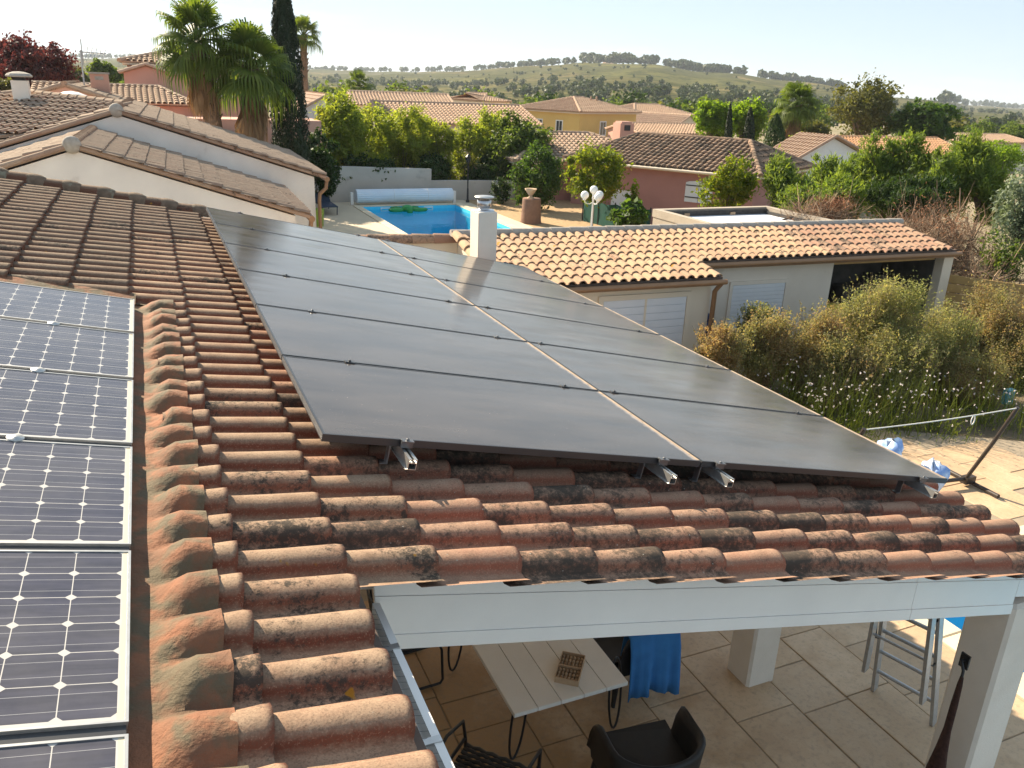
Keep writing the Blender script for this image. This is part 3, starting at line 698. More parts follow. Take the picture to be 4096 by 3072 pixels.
# wooden box with two rows of pegs
bx = thing('wooden_box', 'small open wooden box with two rows of rounded pegs on the table', 'box', (1.965, 1.13, 0.75), world=False)
bx.rotation_euler = (0, 0, math.radians(-38))
def bpart(nm, lo, hi, mat=M['wood_pale']):
    b = MB(); b.box(lo, hi); o = b.build(nm, mat); o.parent = bx; return o
bpart('floor_board', (-.085, -.148, .001), (.085, .148, .008)); bpart('side', (-.09, -.153, 0), (-.085, .153, .052)); bpart('side', (.085, -.153, 0), (.09, .153, .052))
bpart('side', (-.085, -.153, 0), (.085, -.148, .052)); bpart('side', (-.085, .148, 0), (.085, .153, .052)); bpart('divider', (-.085, -.008, .008), (.085, .004, .05))
for i in range(6):
    for j in (-1, 1):
        for q in range(3):
            b = MB(); b.lathe([(0.0125, 0.008), (0.0125, 0.034), (0.009, 0.042), (0.0, 0.044)], (-.07 + .028 * i, j * (.035 + .042 * q), 0), 8); o = b.build('peg', M['wood_pale']); o.parent = bx
# tub chair facing the table
def tub_chair(root, cx, cy, rot, rim=0.69, w=0.35, d=0.29):
    T = Matrix.Translation((cx, cy, 0)) @ Matrix.Rotation(rot, 4, 'Z')
    N = 33; path = []
    for k in range(N):      # U from left front round the back to right front
        t_ = k / (N - 1)
        if t_ < .28: p = (-w, d - (t_ / .28) * d * 1.25)
        elif t_ > .72: p = (w, d - ((1 - t_) / .28) * d * 1.25)
        else:
            th = math.pi + (t_ - .28) / .44 * math.pi
            p = (w * math.cos(th), -d * .25 + d * .85 * math.sin(th))
        path.append(p)
    mb_ = MB(); lay = []
    for (z, k, inn) in ((0.30, .93, 0), (0.42, .95, 0), (0.58, .99, 0), (rim - .02, 1.02, 0), (rim + .006, .97, 0.3), (rim - .008, .90, .8), (0.60, .85, 1), (0.46, .81, 1), (0.42, .78, 1)):
        row = []
        for i, (px, py) in enumerate(path):
            t_ = i / (N - 1); front = max(0, abs(t_ - .5) - .38) / .12
            zz = z - (z - .36) * (front ** 3.0) * (0.9 if z > .4 else 0)
            ear = 0.008 * math.exp(-((abs(t_ - .5) - .37) / .06) ** 2) if z > .55 else 0
            row.append(T @ Vector((px * k, py * k, zz + ear)))
        lay.append(row)
    mb_.grid(lay, True, flip=True); mb_.build('shell', M['resin'], root)
    b = MB(); pts = [T @ Vector((p[0] * .84, p[1] * .84, 0.40)) for p in path] + [T @ Vector((w * .84, d * 1.12, .41)), T @ Vector((-w * .84, d * 1.12, .41))]
    b.prism(pts, (0, 0, .035)); b.build('seat', M['resin'], root)
    for (lx, ly, ox, oy) in ((-.27, .22, -.05, .05), (.27, .22, .05, .05), (-.25, -.20, -.04, -.06), (.25, -.20, .04, -.06)):
        b = MB(); b.tube([T @ Vector((lx, ly, .42)), T @ Vector((lx + ox * .6, ly + oy * .6, .2)), T @ Vector((lx + ox, ly + oy, 0))], [.036, .028, .018], 8); b.build('leg', M['resin'], root)
ch = thing('armchair', 'matt black moulded tub chair pulled up to the near end of the table', 'chair', (2.25, .45, 0))
tub_chair(ch, 2.255, 0.42, math.radians(-6))
# woven chair half hidden by the gutter
ch = thing('wicker_chair', 'black woven wicker chair half hidden by the white gutter', 'chair', (0.98, 0.65, 0))
T = Matrix.Translation((1.12, 0.70, 0)) @ Matrix.Rotation(math.radians(-48), 4, 'Z')
b = MB()
for i in range(13):
    z = .50 + .030 * i; yb = -.24 - .10 * (i / 12)
    pts = []
    for k in range(15):
        u = -1 + 2 * k / 14
        pts.append(T @ Vector((u * .26, yb - .05 * (1 - u * u) + .010 * (1 if (k + i) % 2 else -1), z)))
    b.tube(pts, .0135, 5)
for k in range(7):
    u = -1 + 2 * k / 6
    b.tube([T @ Vector((u * .26, -.24 - .05 * (1 - u * u) - .1 * q / 4, .46 + .42 * q / 4)) for q in range(5)], .007, 4)
b.build('backrest', M['wicker'], ch)
b = MB()
for i in range(12): b.tube([T @ Vector((-.26 + .52 * k / 10, -.22 + .038 * i, .44 + .008 * (1 if (k + i) % 2 else -1))) for k in range(11)], .016, 5)
b.build('seat', M['wicker'], ch)
b = MB(); b.tube([T @ Vector(p) for p in ((-.29, -.36, .90), (-.28, -.24, .48), (-.29, .24, .46), (-.29, .27, .02), (-.29, -.28, .012))], .014, 7)
b.tube([T @ Vector(p) for p in ((.29, -.36, .90), (.28, -.24, .48), (.29, .24, .46), (.29, .27, .02), (.29, -.28, .012))], .014, 7)
b.tube([T @ Vector(p) for p in ((-.29, -.30, .64), (-.31, .0, .67), (-.30, .22, .62), (-.29, .24, .46))], .013, 7)
b.tube([T @ Vector(p) for p in ((.29, -.30, .64), (.31, .0, .67), (.30, .22, .62), (.29, .24, .46))], .013, 7)
b.tube([T @ Vector((-.29, -.36, .90)), T @ Vector((0, -.43, .91)), T @ Vector((.29, -.36, .90))], .015, 7)
b.build('frame', M['black_metal'], ch)
# chair with the towel and the sled chair behind
def sled_chair(root, cx, cy, rot, mat=M['resin']):
    T = Matrix.Translation((cx, cy, 0)) @ Matrix.Rotation(rot, 4, 'Z')
    for s in (-1, 1):
        b = MB(); x = .25 * s
        pts = [(x, -.24, .78), (x, -.22, .45), (x, -.20, .42), (x, .16, .43), (x, .21, .41), (x, .23, .36), (x, .24, .05), (x, .22, .015), (x, .18, .012), (x, -.22, .012)]
        b.tube([T @ Vector(p) for p in pts], .012, 7); b.build('leg', M['black_metal'], root)
    b = MB(); b.tube([T @ Vector((-.25, -.22, .012)), T @ Vector((.25, -.22, .012))], .012, 7); b.build('crossbar', M['black_metal'], root)
    b = MB(); b.bev((-.25, -.20, .43), (.25, .22, .455), .008, T); b.build('seat', mat, root)
    b = MB(); P = [[T @ Vector((-.255 + .51 * k / 8, -.225 - .03 * (1 - (k / 4 - 1) ** 2) - .04 * q / 4 + oo, .50 + .34 * q / 4)) for k in range(9)] for q in range(5) for oo in (0,)]
    b.grid(P, True); P2 = [[p + T.to_3x3() @ Vector((0, -.018, 0)) for p in row] for row in P]; b.grid(P2, True, flip=True)
    b.grid([P[-1], P2[-1]], False); b.grid([[r_[0] for r_ in P], [r_[0] for r_ in P2]], False); b.grid([[r_[-1] for r_ in P], [r_[-1] for r_ in P2]], False)
    b.build('backrest', mat, root)
ch = thing('armchair', 'black moulded tub chair at the long side with a blue towel over its arm', 'chair', (2.84, 1.70, 0)); tub_chair(ch, 2.84, 1.70, math.radians(88))
ch = thing('chair', 'black tube framed chair on the far long side of the table', 'chair', (1.05, 2.35, 0)); sled_chair(ch, 1.06, 2.42, math.radians(-88))
tw = MB(); T = Matrix.Translation((2.86, 1.365, -.175)) @ Matrix.Rotation(math.radians(-6), 4, 'Z')
P = []
prof = [(.095, .60), (.09, .68), (.075, .78), (.055, .875), (0.0, .890), (-.05, .875), (-.085, .76), (-.105, .62), (-.12, .48), (-.13, .34)]
for q, (yy, zz) in enumerate(prof):
    row = []
    for k in range(25):
        u = -1 + 2 * k / 24
        fold = (.006 + .0022 * q * (q > 4)) * (math.sin(u * 8 + .2 * q + .8 * math.sin(u * 3)) + .5 * math.sin(u * 17 + q * .35)) * (abs(zz - .87) / .5)
        row.append(T @ Vector((u * (.225 + .02 * (q > 5) * abs(zz - .87)), yy + fold + .015 * math.sin(u * 4 + 1), zz + .02 * math.sin(u * 3.1 + 2) * (q == 9) - .015 * (u > .5) * (q > 6))))
    P.append(row)
tw.grid(P, True); o = tw.build('towel', M['blue_towel']); tag(o, 'bright blue bath towel hanging in folds over a chair arm', 'towel')
md = o.modifiers.new('thick', 'SOLIDIFY'); md.thickness = .008
# step ladder
ld = thing('step_ladder', 'aluminium step ladder standing between the terrace pillars', 'ladder', (4.9, .5, 0))
Lf, Rf = Vector((4.85, .74, 0)), Vector((4.99, .24, 0)); Lt, Rt = Vector((4.36, .50, 1.75)), Vector((4.50, .17, 1.75))
Lb, Rb = Vector((4.52, .62, .40)), Vector((4.66, .16, .40))
def rail_box(b, p, q, ww=.036, tt=.014):
    d = (q - p); L = d.length; d.normalize(); side = Vector((0.27, -0.96, 0)).normalized(); nrm = d.cross(side).normalized()
    Mx = Matrix((side, nrm, d)).transposed().to_4x4(); Mx.translation = p
    b.box((-tt, -ww, 0), (tt, ww, L), Mx)
for (p, q) in ((Lf, Lt), (Rf, Rt), (Lb, Lt + Vector((-.05, 0, 0))), (Rb, Rt + Vector((-.05, 0, 0)))):
    b = MB(); rail_box(b, p, q); b.build('stile', M['alu_dull'], ld)
for side in (0, 1):
    for k in (range(1, 7) if side == 0 else (2, 4)):
        s = k * 0.145 + (.0 if side == 0 else .01)
        a_, b_ = ((Lf.lerp(Lt, s), Rf.lerp(Rt, s)) if side == 0 else (Lb.lerp(Lt, s), Rb.lerp(Rt, s)))
        b = MB(); b.tube([a_, b_], .017 if side == 0 else .012, 8); b.build('rung', M['alu_dull'], ld)
b = MB(); b.box((4.28, .12, 1.74), (4.58, .55, 1.77)); b.build('top_cap', M['resin'], ld)
for s in (.42, .70):
    b = MB(); p = Rf.lerp(Rt, s); q = Rb.lerp(Rt, s); b.tube([p, p.lerp(q, .3) - Vector((0, 0, .10)), p.lerp(q, .6) - Vector((0, 0, .13)), q], .008, 6); b.build('strap', M['resin'], ld)
    b = MB(); p = Lf.lerp(Lt, s); q = Lb.lerp(Lt, s); b.tube([p, p.lerp(q, .3) - Vector((0, 0, .10)), p.lerp(q, .6) - Vector((0, 0, .13)), q], .008, 6); b.build('strap', M['resin'], ld)
# rolled net hanging on the near pillar
nb_ = thing('net_bag', 'dark brown rolled net hanging from a hook on the near pillar', 'net', (3.74, -.62, 0.3))
b = MB(); b.lathe([(0.0, .25), (.05, .30), (.075, .45), (.08, .62), (.065, .80), (.042, .98), (.026, 1.15), (.024, 1.35), (.018, 1.50), (.012, 1.56), (0.0, 1.57)], (3.735, -.645, 0), 14, sx=.62, sy=1.0); b.build('net', M['net_dark'], nb_)
b = MB(); b.tube([(3.735, -.645, 1.54), (3.74, -.64, 1.60), (3.76, -.60, 1.64), (3.80, -.60, 1.64)], .010, 6); b.box((3.786, -.63, 1.58), (3.799, -.57, 1.68)); b.build('hook', M['black_metal'], nb_)

# ------------------------------------------------------------------ hammock stand on the sunny paving
M['stand_brown'] = pm('dark_bronze_steel', (0.045, 0.033, 0.028), (0.035, 0.027, 0.023), 8, rough=0.45)
M['rope'] = pm('white_rope', (0.70, 0.68, 0.63), None, rough=0.9)
M['blue_cloth'] = pm('sky_blue_cloth', (0.26, 0.40, 0.72), (0.62, 0.70, 0.84), 9, rough=0.9, stops=(0.42, 0.58))
hs = thing('hammock_stand', 'dark steel hammock stand with splayed feet on the sunny paving', 'stand', (9.2, 3.34, 0))
b = MB(); b.tube([(9.22, 3.34, .09), (9.24, 3.10, .75), (9.27, 2.93, 1.30)], .026, 9); b.build('pole', M['stand_brown'], hs)
b = MB(); b.tube([(9.22, 3.34, .10), (8.6, 3.42, .10), (7.2, 3.50, .10), (6.75, 3.50, .10)], .028, 9); b.build('beam', M['stand_brown'], hs)
b = MB(); b.tube([(6.75, 3.50, .10), (6.76, 3.25, .8), (6.78, 3.04, 1.30)], .026, 9); b.build('pole', M['stand_brown'], hs)
b = MB(); b.tube([(9.32, 2.90, .03), (9.35, 3.78, .03)], .03, 9); b.build('foot', M['stand_brown'], hs)
b = MB(); b.tube([(6.7, 2.9, .03), (6.7, 3.9, .03)], .03, 9); b.build('foot', M['stand_brown'], hs)
b = MB(); b.box((9.19, 3.29, .03), (9.37, 3.39, .13)); b.build('hub', M['stand_brown'], hs)
b = MB(); A_, B_ = Vector((9.27, 2.93, 1.29)), Vector((6.78, 3.04, 1.29))
b.tube([A_.lerp(B_, k / 12) - Vector((0, 0, .02 * math.sin(math.pi * k / 12))) for k in range(13)], .007, 6)
kn = A_.lerp(B_, .30) - Vector((0, 0, .02))
b.tube([kn + Vector((.03 * math.sin(th), 0, -.06 + .06 * math.cos(th))) for th in np.linspace(0, 6.28, 12)], .008, 6)
o = b.build('rope', M['rope']); tag(o, 'white rope with a hanging loop strung between the stand poles', 'rope')
for (c, lab, sd) in (((7.72, 3.40, .72), 'crumpled blue and white cloth farther along the stand', 1), ((8.12, 3.06, .52), 'pale blue and white cloth bundle beside the panel corner', 5)):
    b = MB(); r = random.Random(sd); P = []
    for i in range(9):
        th = math.pi * i / 8; row = []
        for j in range(17):
            ph = 2 * math.pi * j / 16
            k = 1 + .18 * math.sin(3 * ph + sd) * math.sin(th) + .10 * math.sin(5 * ph + 2 * th + sd)
            row.append((c[0] + (.15 * k * (1 + .5 * math.sin(2 * ph + sd)) * math.sin(th) * math.cos(ph)), c[1] + .17 * k * math.sin(th) * math.sin(ph), c[2] + .11 * math.cos(th) * (1 + .5 * math.sin(3 * ph + sd)) + .035 * math.sin(7 * ph + 3 * th) - (.25 if th > 1.9 else 0) * (th - 1.9)))
        P.append(row)
    b.grid(P, True, flip=True); o = b.build('cloth_bundle', M['blue_cloth']); tag(o, lab, 'cloth')
    o2 = MB(); o2.tube([(c[0], c[1], 0.0), (c[0] + .02, c[1], c[2] - .2)], .03, 8)
    o2.build('stake', M['stand_brown'], o)
sph = MB(); sph.lathe([(0.0, .0)] + [(.13 * math.sin(t_), .13 - .13 * math.cos(t_)) for t_ in np.linspace(.3, 3.0, 9)] + [(0.0, .26)], (9.75, 2.58, .02), 18)
M['glass_globe'] = pm('clear_globe', (0.75, 0.72, 0.60), None, rough=0.12)
o = sph.build('garden_globe', M['glass_globe']); tag(o, 'pale translucent globe standing on the paving at the picture edge', 'globe')
# ------------------------------------------------------------------ building helpers
M['pink'] = pm('pink_render', (0.60, 0.345, 0.265), (0.55, 0.31, 0.235), 1.5, rough=0.95, bump=0.2, bscale=40)
M['pink_old'] = pm('old_rose_render', (0.43, 0.215, 0.185), (0.385, 0.19, 0.165), 1.2, rough=0.95, bump=0.2, bscale=40)
M['yellow'] = pm('yellow_render', (0.66, 0.45, 0.16), (0.62, 0.42, 0.15), 1.0, rough=0.95)
M['cream'] = pm('cream_render', (0.77, 0.66, 0.52), (0.70, 0.60, 0.47), 1.0, rough=0.95, bump=0.2, bscale=40)
M['annex_wall'] = pm('annex_render', (0.80, 0.71, 0.61), (0.73, 0.64, 0.545), 1.6, detail=7, rough=0.95, bump=0.3, bscale=60, c3=(0.64, 0.55, 0.46), scale3=2.2, stops3=(0.60, 0.78))
M['white_paint'] = pm('white_paint', (0.76, 0.75, 0.73), (0.72, 0.71, 0.69), 4, rough=0.6)
M['shutter'] = pm('white_shutter', (0.74, 0.75, 0.78), (0.70, 0.71, 0.74), 4, rough=0.5)
M['pane'] = pm('window_pane', (0.03, 0.035, 0.04), None, rough=0.08, spec=0.6)
M['concrete'] = pm('concrete_block', (0.42, 0.36, 0.29), (0.34, 0.29, 0.235), 2.5, detail=7, rough=0.95, bump=0.3, bscale=30)
M['grey_wall'] = pm('grey_garden_wall', (0.50, 0.47, 0.43), (0.41, 0.385, 0.35), 0.8, detail=7, rough=0.95, c3=(0.30, 0.28, 0.25), scale3=1.7, stops3=(0.62, 0.8))
M['membrane'] = pm('white_membrane', (0.76, 0.77, 0.80), (0.68, 0.69, 0.73), 1.5, detail=6, rough=0.6)
M['bitumen'] = pm('bitumen', (0.030, 0.030, 0.032), (0.06, 0.055, 0.05), 9, rough=0.8)
M['wood_fence'] = pm('treated_wood', (0.50, 0.32, 0.12), (0.42, 0.26, 0.10), 6, rough=0.75, vary=0.15)
M['dark_inside'] = pm('dim_store', (0.10, 0.09, 0.08), (0.06, 0.055, 0.05), 4, rough=0.9)  # shade of the open store put into the colour
FAR = {}
def farset(key):
    if key not in FAR: FAR[key] = [tile_mesh('far_tile', M[key], L=0.40, P=0.24, w0=0.075, w1=0.095, h0=0.06, h1=0.075, seg=4, lip=False, trough=False, tilt=0.03)]
    return FAR[key]
def inside(pt, poly):
    x, y = pt; c = False; n = len(poly)
    for i in range(n):
        (x1, y1), (x2, y2) = poly[i], poly[i - 1]
        if (y1 > y) != (y2 > y) and x < (x2 - x1) * (y - y1) / (y2 - y1) + x1: c = not c
    return c
def roof_face(parent, poly, key=None, meshes=None, pu=0.34, pv=0.235, most=0, name='roof_tile', thick=0.06, deck=True, over=0.03, mat=None):
    P = [Vector(p) for p in poly]
    n = (P[1] - P[0]).cross(P[2] - P[0]).normalized()
    if n.z < 0: n = -n
    A = Vector((0, 0, -1)); A = (A - n * A.dot(n)).normalized(); B = n.cross(A)
    F = Matrix((A, B, n)).transposed().to_4x4(); F.translation = P[0]
    q = [((p - P[0]).dot(A), (p - P[0]).dot(B)) for p in P]
    a1 = max(t_[0] for t_ in q); a0 = min(t_[0] for t_ in q); b0 = min(t_[1] for t_ in q); b1 = max(t_[1] for t_ in q)
    dm = mat or (meshes[0].materials[0] if meshes else M[key])
    if deck:
        mb = MB(); mb.prism(P, n * -thick); mb.build('roof_deck', dm, parent)
    sp = []; a = a1 + over
    while a > a0:
        b = b0 + pv * 0.5
        while b < b1:
            if inside((a - over - pu * 0.5, b), q): sp.append((a, b, 0.004, 0))
            b += pv
        a -= pu
    lay_tiles(parent, name, F, sp, {0: meshes or farset(key)}, most)
    return F
def caps(parent, p0, p1, mat, r=0.11, step=0.33, single=False, name='ridge_tile', lift=0.0):
    p0, p1 = Vector(p0), Vector(p1); d = p1 - p0; n = max(1, int(round(d.length / step))); st = d.length / n; d.normalize()
    side = d.cross(Vector((0, 0, 1))).normalized(); up = side.cross(d)
    def one(mb, o):
        P = []
        for i, (s, k) in enumerate(((-0.02, 1.05), (st * 0.5, 0.98), (st + 0.02, 0.90))):
            P.append([o + d * s + side * (r * k * math.cos(th)) + up * (r * k * math.sin(th) + lift) for th in np.linspace(-0.35, math.pi + 0.35, 9)])
        mb.grid(P, True, flip=True); mb.poly(P[0][::1])
    if single:
        for i in range(n):
            mb = MB(); one(mb, p0 + d * st * i); mb.build(name, mat, parent)
    else:
        mb = MB()
        for i in range(n): one(mb, p0 + d * st * i)
        o = mb.build('ridge_tiles', mat, parent); o['kind'] = 'stuff'
def opening(parent, T, u0, u1, z0, z1, kind='window', fmat=None, pmat=None, fw=0.08, mull=True, slats=0):
    """window or shutter on the wall plane local y=0 facing -y of frame T (x along the wall)"""
    fmat = fmat or M['white_paint']; pmat = pmat or M['pane']
    mb = MB()
    for lo, hi in (((u0 - fw, -.035, z0 - fw), (u0, .01, z1 + fw)), ((u1, -.035, z0 - fw), (u1 + fw, .01, z1 + fw)), ((u0, -.035, z1), (u1, .01, z1 + fw)), ((u0, -.045, z0 - fw), (u1, .01, z0))): mb.box(lo, hi, T)
    wn = mb.build(kind, fmat, parent)
    mb = MB(); mb.box((u0, -.012, z0), (u1, .01, z1), T); mb.build('pane', pmat, wn)
    for k in range(slats):
        hs_ = (z1 - z0) / slats; mb = MB(); mb.bev((u0 + .01, -.026, z0 + hs_ * k + .004), (u1 - .01, -.0125, z0 + hs_ * (k + 1) - .004), .003, T); mb.build('slat', pmat, wn)
    if mull:
        mb = MB(); m_ = (u0 + u1) / 2; mb.box((m_ - .02, -.034, z0), (m_ + .02, -.027 if slats else -.0125, z1), T); mb.build('mullion', fmat, wn)
    return wn
def frame_at(O, ang): return Matrix.Translation(O) @ Matrix.Rotation(ang, 4, 'Z')
def gable_block(root, T, x0, x1, y0, y1, zb, ze0, zr, xr, wall, ze1=None, axis='y'):
    """walls of a block whose ridge runs along local y at x=xr"""
    ze1 = ze0 if ze1 is None else ze1
    mb = MB(); pts = [(x0, y0, zb), (x1, y0, zb), (x1, y0, ze1), (xr, y0, zr), (x0, y0, ze0)]
    mb.prism([T @ Vector(p) for p in pts], T.to_3x3() @ Vector((0, y1 - y0, 0))); return mb.build('wall', wall, root)
def box_block(root, T, x0, x1, y0, y1, zb, zt, wall, name='wall'):
    mb = MB(); mb.box((x0, y0, zb), (x1, y1, zt), T); return mb.build(name, wall, root)
def hip_roof(root, T, x0, x1, y0, y1, ze, zr, key, inset=None, ridge_axis='x', ov=0.3, capm=None):
    x0 -= ov; x1 += ov; y0 -= ov; y1 += ov
    w_ = lambda x, y, z: T @ Vector((x, y, z))
    if ridge_axis == 'x':
        i = inset if inset is not None else (y1 - y0) / 2; ym = (y0 + y1) / 2
        a, b = w_(x0 + i, ym, zr), w_(x1 - i, ym, zr)
        faces = [[w_(x0, y0, ze), w_(x1, y0, ze), b, a], [w_(x1, y0, ze), w_(x1, y1, ze), b], [w_(x1, y1, ze), w_(x0, y1, ze), a, b], [w_(x0, y1, ze), w_(x0, y0, ze), a]]
        hips = [(w_(x0, y0, ze), a), (w_(x1, y0, ze), b), (w_(x0, y1, ze), a), (w_(x1, y1, ze), b), (a, b)]
    else:
        i = inset if inset is not None else (x1 - x0) / 2; xm = (x0 + x1) / 2
        a, b = w_(xm, y0 + i, zr), w_(xm, y1 - i, zr)
        faces = [[w_(x0, y0, ze), w_(x1, y0, ze), a], [w_(x1, y0, ze), w_(x1, y1, ze), b, a], [w_(x1, y1, ze), w_(x0, y1, ze), b], [w_(x0, y1, ze), w_(x0, y0, ze), a, b]]
        hips = [(w_(x0, y0, ze), a), (w_(x1, y0, ze), a), (w_(x0, y1, ze), b), (w_(x1, y1, ze), b), (a, b)]
    for k, f in enumerate(faces): roof_face(root, f, key, pv=0.25, pu=0.36)
    for p, q in hips:
        if (p - q).length > 0.4: caps(root, p, q, capm or M[key], r=0.12)
    mb = MB(); mb.box((x0 + .1, y0 + .1, ze - .16), (x1 - .1, y1 - .1, ze - .075), T); mb.build('soffit', M['cream'], root)

# ------------------------------------------------------------------ two white gabled houses next door
NB = dict(L=0.43, P=0.205, w0=0.044, w1=0.052, h0=0.052, h1=0.060, tilt=0.034, seg=6, lip=False)
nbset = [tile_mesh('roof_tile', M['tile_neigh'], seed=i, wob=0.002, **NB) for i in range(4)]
def gabled_neighbour(name, label, O, half, depth, zr, ze, most, pit, wallm, left=None):
    root = thing(name, label, 'house', (O[0], O[1], 0))
    T = frame_at((O[0], O[1], 0), math.radians(-1.9)); W = lambda x, y, z: T @ Vector((x, y, z))
    tn = (zr - ze) / half; hl = left or half
    gable_block(root, T, -hl + .25, half - .25, 0.06, depth, -0.5, zr - tn * (hl - .25) - .1, zr - .1, 0, wallm, zr - tn * (half - .25) - .1)
    roof_face(root, [W(0, 0, zr), W(half, 0, ze), W(half, depth, ze), W(0, depth, zr)], meshes=nbset, pu=pit, pv=0.205, most=most)
    roof_face(root, [W(-.001, 0, zr), W(-hl, 0, zr - tn * hl), W(-hl, depth, zr - tn * hl), W(-.001, depth, zr)], meshes=nbset, pu=pit, pv=0.205, most=0)
    caps(root, W(0, .02, zr - .01), W(0, depth, zr - .01), M['tile_neigh'], r=0.115, step=0.20, single=True)
    mb = MB(); mb.lathe([(0.14, -.05), (.15, 0), (.12, .05), (0, .06)], n=16, M=T @ Matrix.Translation((0, 0.0, zr + .0)) @ Matrix.Rotation(math.pi / 2, 4, 'X')); mb.build('ridge_end', M['mortar'], root)
    for s, e in ((1, half), (-1, hl)):
        n = int(e / .36)
        p0 = W(0.06 * s, 0.02, zr - .01); p1 = W(e * s, 0.02, zr - tn * e - .01)
        caps(root, p1, p0, M['tile_neigh'], r=0.060, step=0.37, single=True, name='verge_tile', lift=-0.02)
    # gutter end and downpipe on the right-hand eave
    g = MB(); g.tube([W(half + .05, -.03, ze - .07), W(half + .05, depth, ze - .07)], .065, 8); go = g.build('gutter', M['copper_brown'], root)
    g = MB(); g.tube([W(half + .05, .06, ze - .1), W(half + .02, .02, ze - .28), W(half - .14, 0.0, ze - .42), W(half - .16, .0, ze - .6), W(half - .16, 0.0, -.4)], .045, 8); g.build('downpipe', M['copper_brown'], root)
    return root, T
gabled_neighbour('white_house', 'near white gabled house with ribbed tiles, behind the tiled roof edge', (-1.73, 13.0), 3.93, 4.40, 3.70, 2.42, 230, 0.335, M['render_old'])
nC, TC = gabled_neighbour('white_house', 'farther and taller white gabled house with a stained wall', (-1.08, 17.38), 4.46, 7.25, 4.11, 2.68, 300, 0.355, M['render_old'], 6.5)
# side wing with a hipped ridge and a chimney
wing = thing('house_wing', 'tiled wing behind the white gables with a mushroom capped chimney', 'house', (-5, 20.5, 0))
pA, pB, pC = Vector((-3.2, 21.8, 4.30)), Vector((-0.95, 19.5, 4.16)), Vector((-5.0, 17.9, 3.36))
nn_ = (pB - pA).cross(pC - pA)
def pz(x, y): return pA.z - (nn_.x * (x - pA.x) + nn_.y * (y - pA.y)) / nn_.z
poly = [Vector((x, y, pz(x, y))) for x, y in ((-9.5, 22.6), (-9.5, 17.8), (-2.0, 17.75), (-0.85, 19.35), (-3.2, 21.8))]
roof_face(wing, poly, meshes=nbset, pu=0.36, pv=0.205)
caps(wing, pB, pA, M['tile_neigh'], r=0.11, step=0.30, single=True); caps(wing, pA, poly[0], M['tile_neigh'], r=0.11, step=0.30, single=True)
mb = MB(); mb.box((-9.3, 18.0, -0.5), (-3.0, 22.4, 3.1)); mb.build('wall', M['render_old'], wing)
mb = MB(); mb.box((-3.42, 20.85, 3.7), (-3.06, 21.25, 4.62)); chn = mb.build('chimney', M['render_white'], wing)
mb = MB(); mb.box((-3.36, 20.91, 4.62), (-3.12, 21.19, 4.70)); mb.build('chimney_throat', M['bitumen'], chn)
mb = MB(); mb.lathe([(.29, 4.70), (.30, 4.73), (.25, 4.78), (.12, 4.82), (0, 4.83)], (-3.24, 21.05, 0), 14, smooth=False); mb.build('chimney_cap', M['mortar'], chn)
mb = MB(); mb.lathe([(.62, -.3), (.58, 0), (.42, .18), (.2, .27), (0, .3)], (-2.35, 24.0, 4.05), 18); o = mb.build('satellite_dish', M['white_paint']); tag(o, 'pale dish rim showing above the tiled ridge beside the chimney', 'dish')
# house behind with chimney and aerial
hD = thing('tiled_house', 'rose house behind with a red chimney and a television aerial', 'house', (-1, 30, 0))
T = frame_at((-2.77, 28, 0), math.radians(-1)); W = lambda x, y, z: T @ Vector((x, y, z))
gable_block(hD, T, -3.8, 5.6, .05, 5.2, -.5, 3.2, 4.38, 0, M['pink'], 2.55)
roof_face(hD, [W(0, 0, 4.45), W(5.8, 0, 2.55), W(5.8, 5.3, 2.55), W(0, 5.3, 4.45)], meshes=nbset, pu=.38, pv=.205); roof_face(hD, [W(0, 0, 4.45), W(-4, 0, 3.1), W(-4, 5.3, 3.1), W(0, 5.3, 4.45)], meshes=nbset, pu=.38, pv=.205)
caps(hD, W(0, 0, 4.45), W(0, 5.3, 4.45), M['tile_neigh'], r=.12); caps(hD, W(5.8, 0, 2.56), W(.1, 0, 4.43), M['tile_neigh'], r=.09); caps(hD, W(-4, 0, 3.12), W(-.1, 0, 4.43), M['tile_neigh'], r=.09)
c = at(217, 185, 31.5); mb = MB(); mb.box((c.x - .30, 31.2, 3.4), (c.x + .30, 31.8, at(217, 160, 31.5).z)); ck = mb.build('chimney', M['pink'], hD)
mb = MB(); zt = at(217, 160, 31.5).z; mb.box((c.x - .34, 31.16, zt), (c.x + .34, 31.84, zt + .06)); mb.box((c.x - .14, 31.19, zt - .20), (c.x + .14, 31.23, zt - .08), mi=0); mb.build('chimney_top', M['mortar'], ck)
c0 = at(180, 172, 31.0); c1 = at(174, 108, 31.0)
an = thing('tv_aerial', 'thin grey television aerial with a comb antenna above the roofs', 'antenna', c0 - Vector((0, 0, .3)))
mb = MB(); mb.tube([c0 - Vector((0, 0, .4)), c1], .032, 6); mb.build('mast', M['alu_dull'], an)
mb = MB(); bx0 = c1 + Vector((-.06, 0, -.06)); mb.tube([bx0, bx0 + Vector((.85, .2, -.02))], .022, 5)
for k in range(6):
    p = bx0 + Vector((.10 + .14 * k, .03 * k, 0)); l = .42 - .04 * k
    mb.tube([p + Vector((0, 0, -l)), p + Vector((0, 0, l))] if k == 0 else [p + Vector((-.05, -l * .6, -l * .5)), p + Vector((.05, l * .6, l * .5))], .016, 4)
mb.build('boom', M['alu_dull'], an)

